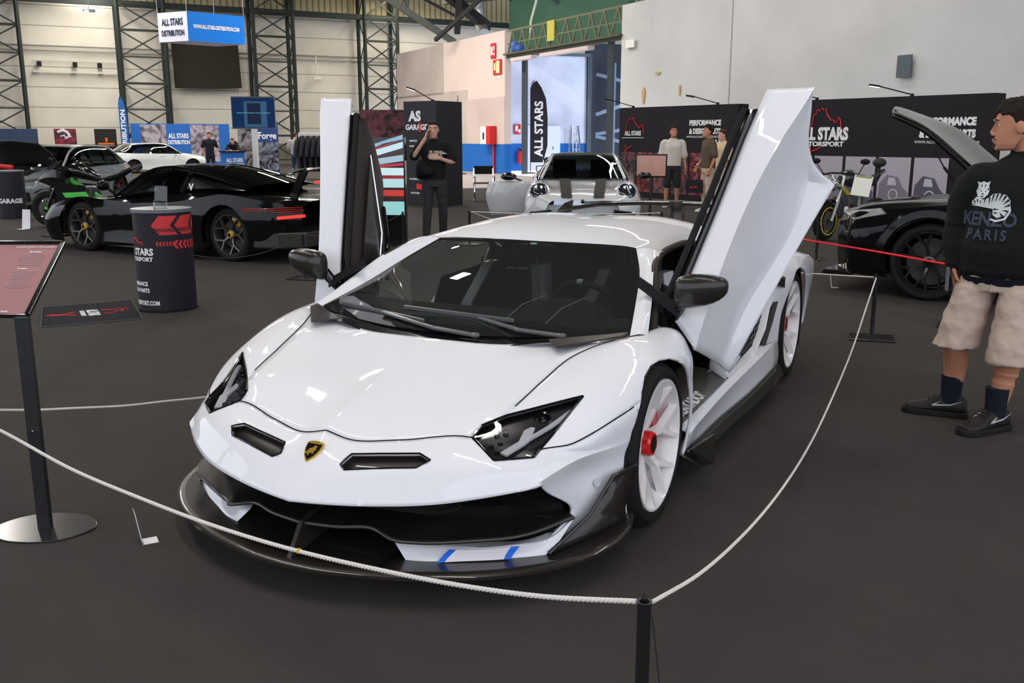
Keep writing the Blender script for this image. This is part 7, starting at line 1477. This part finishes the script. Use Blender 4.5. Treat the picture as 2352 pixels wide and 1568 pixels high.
rope('floor_cable', 'thin black cord lying on the carpet by the nearest post', [PF+V((.02, .0, .47)), PF+V((.10, -.12, .25)), PF+V((.24, -.30, .004)), PF+V((.5, -.6, .003)), PF+V((.8, -.9, .003))], .0016, MBLK, False, cat='cord')
# information stands
PPINK = mat('sign_mauve_paper', (.36, .17, .17), .5); PSAL = mat('sign_salmon_paper', (.62, .34, .28), .5)
sB = G(105, 1213); ISR = radians(26)
t = thing('info_stand', 'black floor stand with mauve description sheet, nearest the camera at left', 'sign stand', sB, ISR)
b = MB(); o_ = []
for q in range(48):
    a = 2*pi*q/48; o_.append((.205*abs(cos(a))**.75*(1 if cos(a) > 0 else -1)*(1-.10*abs(sin(2*a))), .15*abs(sin(a))**.75*(1 if sin(a) > 0 else -1)*(1-.12*abs(cos(a))), 0))
b.prism(o_, (0, 0, .007)); b.build('base_plate', PBS, t, bev=.002, smooth=False)
b = MB(); b.box((0, 0, .44), (.052, .03, .88)); b.build('pole', PBLK, t, bev=.003, smooth=False)
b = MB(); b.ell((0, -.016, .42), (.004, .003, .004)); b.build('pole_screw', STEEL, t)
# frame corners measured from the photo on a tilted plane
fA, fB = V((-1.394, -.838, 1.127)), V((-1.234, -1.162, .88))
uu_ = V((.8963, .4434, 0)); vv_ = fB-fA; vv_ = vv_-uu_*vv_.dot(uu_); vh = vv_.length; vv_.normalize(); nn_ = uu_.cross(-vv_).normalized()
Mi = Matrix.Translation(sB) @ Matrix.Rotation(ISR, 4, 'Z'); Mi.invert(); Rl = Mi.to_3x3()
ul, vl, nl, o0 = Rl @ uu_, Rl @ vv_, Rl @ nn_, Mi @ fA
FP = lambda a, c, k=0: o0-ul*a+vl*c+nl*k      # a leftwards from the right edge, c down
FW = .42
b = MB()
for a0, c0, a1, c1 in ((0, 0, FW, 0), (0, vh, FW, vh), (0, 0, 0, vh), (FW, 0, FW, vh)): b.bar(FP(a0, c0), FP(a1, c1), .022, .016)
b.build('sign_frame', GBLK, t, bev=.003, smooth=False)
b = MB(); b.prism([FP(0, 0, -.006), FP(FW, 0, -.006), FP(FW, vh, -.006), FP(0, vh, -.006)], nl*.005); b.build('sheet', PPINK, t, smooth=False)
RS = Matrix((ul, -vl, nl)).transposed()
text('Lamborghini Aventador', 'sheet_title', SW, .0175, FP(.105, .030, .002), RS, t, ext=0, shear=.3); 
for s_, a, c in (('No interior', .095, .062), ('O motor', .115, .165), ('Carroceria', .26, .125)): text(s_, 'sheet_heading', SW, .011, FP(a, c, .002), RS, t, ext=0, bold=.05)
b = MB(); random.seed(5)
for c0, a0, n in ((.075, .030, 9), (.178, .030, 13), (.138, .205, 12)):
    for i in range(n):
        ln = random.uniform(.06, .115); 
        if c0+i*.0082 < vh-.04: b.bar(FP(a0+.06-ln/2+.01, c0+i*.0082, .001), FP(a0+.06+ln/2+.01, c0+i*.0082, .001), .0022, .0006)
b.build('sheet_text_lines', mat('text_pale', (.70, .60, .60), .6), t, smooth=False)
text('LANG', 'sheet_logo', SW, .012, FP(.10, vh-.022, .002), RS, t, ext=0, bold=.04); text('Paxmotor', 'sheet_logo', SW, .010, FP(.18, vh-.022, .002), RS, t, ext=0, bold=.04)
q = G(1492, 505); t = thing('info_stand', 'black stand with salmon description sheet in front of the white-shirted man', 'sign stand', q, toward(q)); b = MB(); b.box((0, 0, .5), (.05, .03, 1.0)); b.build('pole', PBLK, t, smooth=False); b = MB(); b.box((0, 0, .01), (.35, .3, .016)); b.build('base_plate', PBS, t, smooth=False)
b = MB(); b.box((0, -.02, 1.03), (.60, .025, .44)); b.build('sign_frame', GBLK, t, bev=.004, smooth=False); b = MB(); b.box((0, -.034, 1.03), (.54, .004, .38)); b.build('sheet', PSAL, t, smooth=False)
b = MB()
for i in range(5):
    for x in (-.14, .12): b.box((x, -.038, 1.12-i*.045), (.13, .002, .010))
b.build('sheet_text_lines', mat('text_salmon_pale', (.72, .50, .44), .6), t, smooth=False)
q = G(1966, 560); t = thing('info_stand', 'slanted white card on a slim pole beside the naked motorcycle', 'sign stand', q, toward(q)); b = MB(); b.bar((0, 0, 0), (0, 0, .80), .04); b.box((0, 0, .01), (.3, .3, .016)); b.build('pole', mat('pole_grey', (.3, .3, .3), .5), t, smooth=False)
b = MB(); R_ = Matrix.Rotation(radians(-32), 3, 'X') @ Matrix.Rotation(radians(8), 3, 'Y'); b.box((.02, -.03, .86), (.26, .012, .34), R=R_); cd2 = b.build('card', mat('card_white', (.72, .72, .66), .6), t, smooth=False)
b = MB(); b.box(V((.02, -.03, .86))+R_ @ V((0, -.008, .15)), (.22, .003, .03), R=R_); b.build('card_header', mat('card_olive', (.25, .25, .08), .6), cd2, smooth=False)
# small acrylic tags on the carpet
ACR = mat('card_white_thin', (.75, .75, .78), .4)
for (px, py, h_, rz, lbl) in ((327, 1245, .135, radians(62), 'small standing card on the carpet left of the splitter, seen edge-on'), (1910, 660, .16, radians(70), 'small standing card on the carpet right of the rear wheel'), (60, 525, .33, radians(10), 'white standing card beside the black drum at far left')):
    q = G(px, py); t = thing('display_card', lbl, 'card', q, rz if h_ > .3 else atan2(q.y-CAM.y, q.x-CAM.x)+.10)
    k = h_/.135; b = MB(); b.prism([(-.035*k, 0, 0), (.035*k, 0, 0), (.035*k, .02*k, h_), (-.035*k, .02*k, h_)], (0, .0015, 0)); b.build('card', ACR, t, smooth=False); b = MB(); b.box((0, -.03*k, .001), (.06*k, .055*k, .002)); b.build('card_foot', ACR, t, smooth=False)
# round display drums
def drum(label, p, r, h, rz):
    t = thing('display_drum', label, 'display drum', p, rz); b = MB(); b.lathe((0, 0, 0), (0, 0, 1), [(.0, r*.5), (.0, r), (h-.03, r)], 56); b.build('drum_wrap', mat('drum_print', (.020, .018, .026), .5), t)
    b = MB(); b.lathe((0, 0, 0), (0, 0, 1), [(h-.03, r+.012), (h, r+.012), (h, .001)], 56); b.build('drum_top', mat('drum_top_grey', (.13, .14, .16), .4), t, ang=30)
    b = MB(); b.lathe((0, 0, 0), (0, 0, 1), [(.0, r+.01), (.02, r+.01), (.02, r)], 56); b.build('drum_foot', MBLK, t); return t
bp = G(388, 707); BR_, BH = .255, .93
t = drum('round black display drum with red arrows beside the black supercar', bp, BR_, BH, 0)
av = atan2(CAM.y-bp.y, CAM.x-bp.x)
def ond(ang, z, k=.003, r=BR_): return V(((r+k)*cos(ang), (r+k)*sin(ang), z))
def drum_poly(t, name, m, polys, r=BR_, a0=av):
    b = MB()
    for poly in polys:      # quads in (arc metres to the right, z)
        (x0, z0), (x1, z1), (x2, z2), (x3, z3) = poly; n = 6; rows = []
        for i in range(n+1):
            f = i/n; lo = (x0+(x1-x0)*f, z0+(z1-z0)*f); hi = (x3+(x2-x3)*f, z3+(z2-z3)*f); rows.append([ond(a0+lo[0]/r, lo[1], .003, r), ond(a0+hi[0]/r, hi[1], .003, r)])
        b.grid(rows)
    b.build(name, m, t)
ARR = mat('arrow_red', (.62, .045, .05), .55)
def chev(x, z, w_, h_, th): return [[(x+w_, z+h_/2), (x+w_+th, z+h_/2), (x+th, z), (x, z)], [(x, z), (x+th, z), (x+w_+th, z-h_/2), (x+w_, z-h_/2)]]
pol = chev(-.10, .79, .07, .17, .16)+chev(.10, .79, .07, .17, .16)+chev(.30, .79, .07, .17, .1)
for i in range(6): pol += chev(-.07+i*.028, .625, .012, .04, .014)
for i in range(6): pol += chev(.08+i*.045, .615, .025, .075, .026)
drum_poly(t, 'red_arrows', ARR, pol)
def drum_text(t, s_, sz, ang, z, m_, r=BR_, bold=.04, sx=1.):
    cu = bpy.data.curves.new('x', 'FONT'); cu.body = s_; cu.size = sz; cu.offset = bold*sz; cu.align_x = 'CENTER'; cu.align_y = 'CENTER'; cu.resolution_u = 2
    o = bpy.data.objects.new('x', cu); COL.objects.link(o); dg = bpy.context.evaluated_depsgraph_get(); me = bpy.data.meshes.new_from_object(o.evaluated_get(dg)); bpy.data.objects.remove(o)
    for v in me.vertices: v.co = ond(ang+v.co.x*sx/r, z+v.co.y, .004, r)
    me.materials.clear(); return finish(me, 'drum_lettering', m_, t, smooth=False)
drum_text(t, 'ALL STARS', .085, av-.36/BR_*.8, .55, PW, sx=.95); drum_text(t, 'MOTORSPORT', .05, av-.36/BR_*.8, .485, PW, sx=1.1); drum_text(t, 'PERFORMANCE', .05, av-.33/BR_, .26, PW, sx=.9); drum_text(t, '& DESIGN PARTS', .05, av-.33/BR_, .20, PW, sx=.9); drum_text(t, 'ALLSTARS-MOTORSPORT.COM', .055, av-.36/BR_, .085, PW, sx=.75)
b = MB(); b.tube([ond(av+(-.28+x*.16)/BR_, .62+y*.12) for x, y in TRACK], .005, 5); b.build('track_outline', PR, t)
# perspex holder on the drum
t = thing('leaflet_holder', 'clear leaflet holder standing on the round display drum', 'leaflet holder', bp+V((.02, -.02, BH)), .5); b = MB(); b.box((0, .02, .10), (.11, .004, .20), R=Matrix.Rotation(-.25, 3, 'X') @ Matrix.Rotation(.3, 3, 'Z')); b.box((0, -.02, .035), (.11, .04, .07)); b.build('holder', CLEAR, t, smooth=False)
q = G(32, 500); t2 = drum('plain black display drum at far left before the grey hatchback', q, .26, .93, 0); drum_text(t2, 'AS GARAGE', .12, atan2(CAM.y-q.y, CAM.x-q.x)-.12/.26, .34, PW, .26)
# printed floor mat
m0, m1, m2, m3 = G(94, 753), G(328, 733), G(303, 691), G(97, 707); mc = (m0+m1+m2+m3)/4
t = thing('floor_mat', 'black floor mat with red racetrack print beside the display drum', 'mat', mc); b = MB(); b.prism([p-mc for p in (m0, m1, m2, m3)], (0, 0, .006)); b.build('mat_pile', mat('mat_navy_black', (.010, .010, .016), .95, bump=(200, .5)), t, smooth=False)
b = MB(); e_ = [p-mc+V((0, 0, .006)) for p in (m0, m1, m2, m3)]; b.tube(e_, .006, 5, closed=True); b.build('mat_edge', mat('mat_edge_grey', (.09, .09, .09), .8), t)
du = (m1-m0).normalized(); dv = V((-du.y, du.x, 0)); Rm = Matrix((-dv, du, V((0, 0, 1)))).transposed()
text('ALL STARS', 'mat_lettering', PW, .13, du*.02+V((0, 0, .0075)), Rm, t, ext=.0005, bold=.04, sx=.52); text('MOTORSPORT', 'mat_lettering', PW, .055, du*-.065+V((0, 0, .0075)), Rm, t, ext=.0005, bold=.03, sx=.8)
for pts in ([(.09, .10), (.18, .08), (.30, .13), (.33, .06), (.27, .04), (.28, -.02), (.22, .0), (.20, -.08), (.11, -.10)], [(-.12, .09), (-.24, .0), (-.33, .04), (-.36, .02), (-.30, -.01), (-.22, -.02), (-.12, -.08)]):
    b = MB(); b.tube([du*x+dv*y+V((0, 0, .007)) for x, y in pts], .005, 5); b.build('mat_track', PR, t)
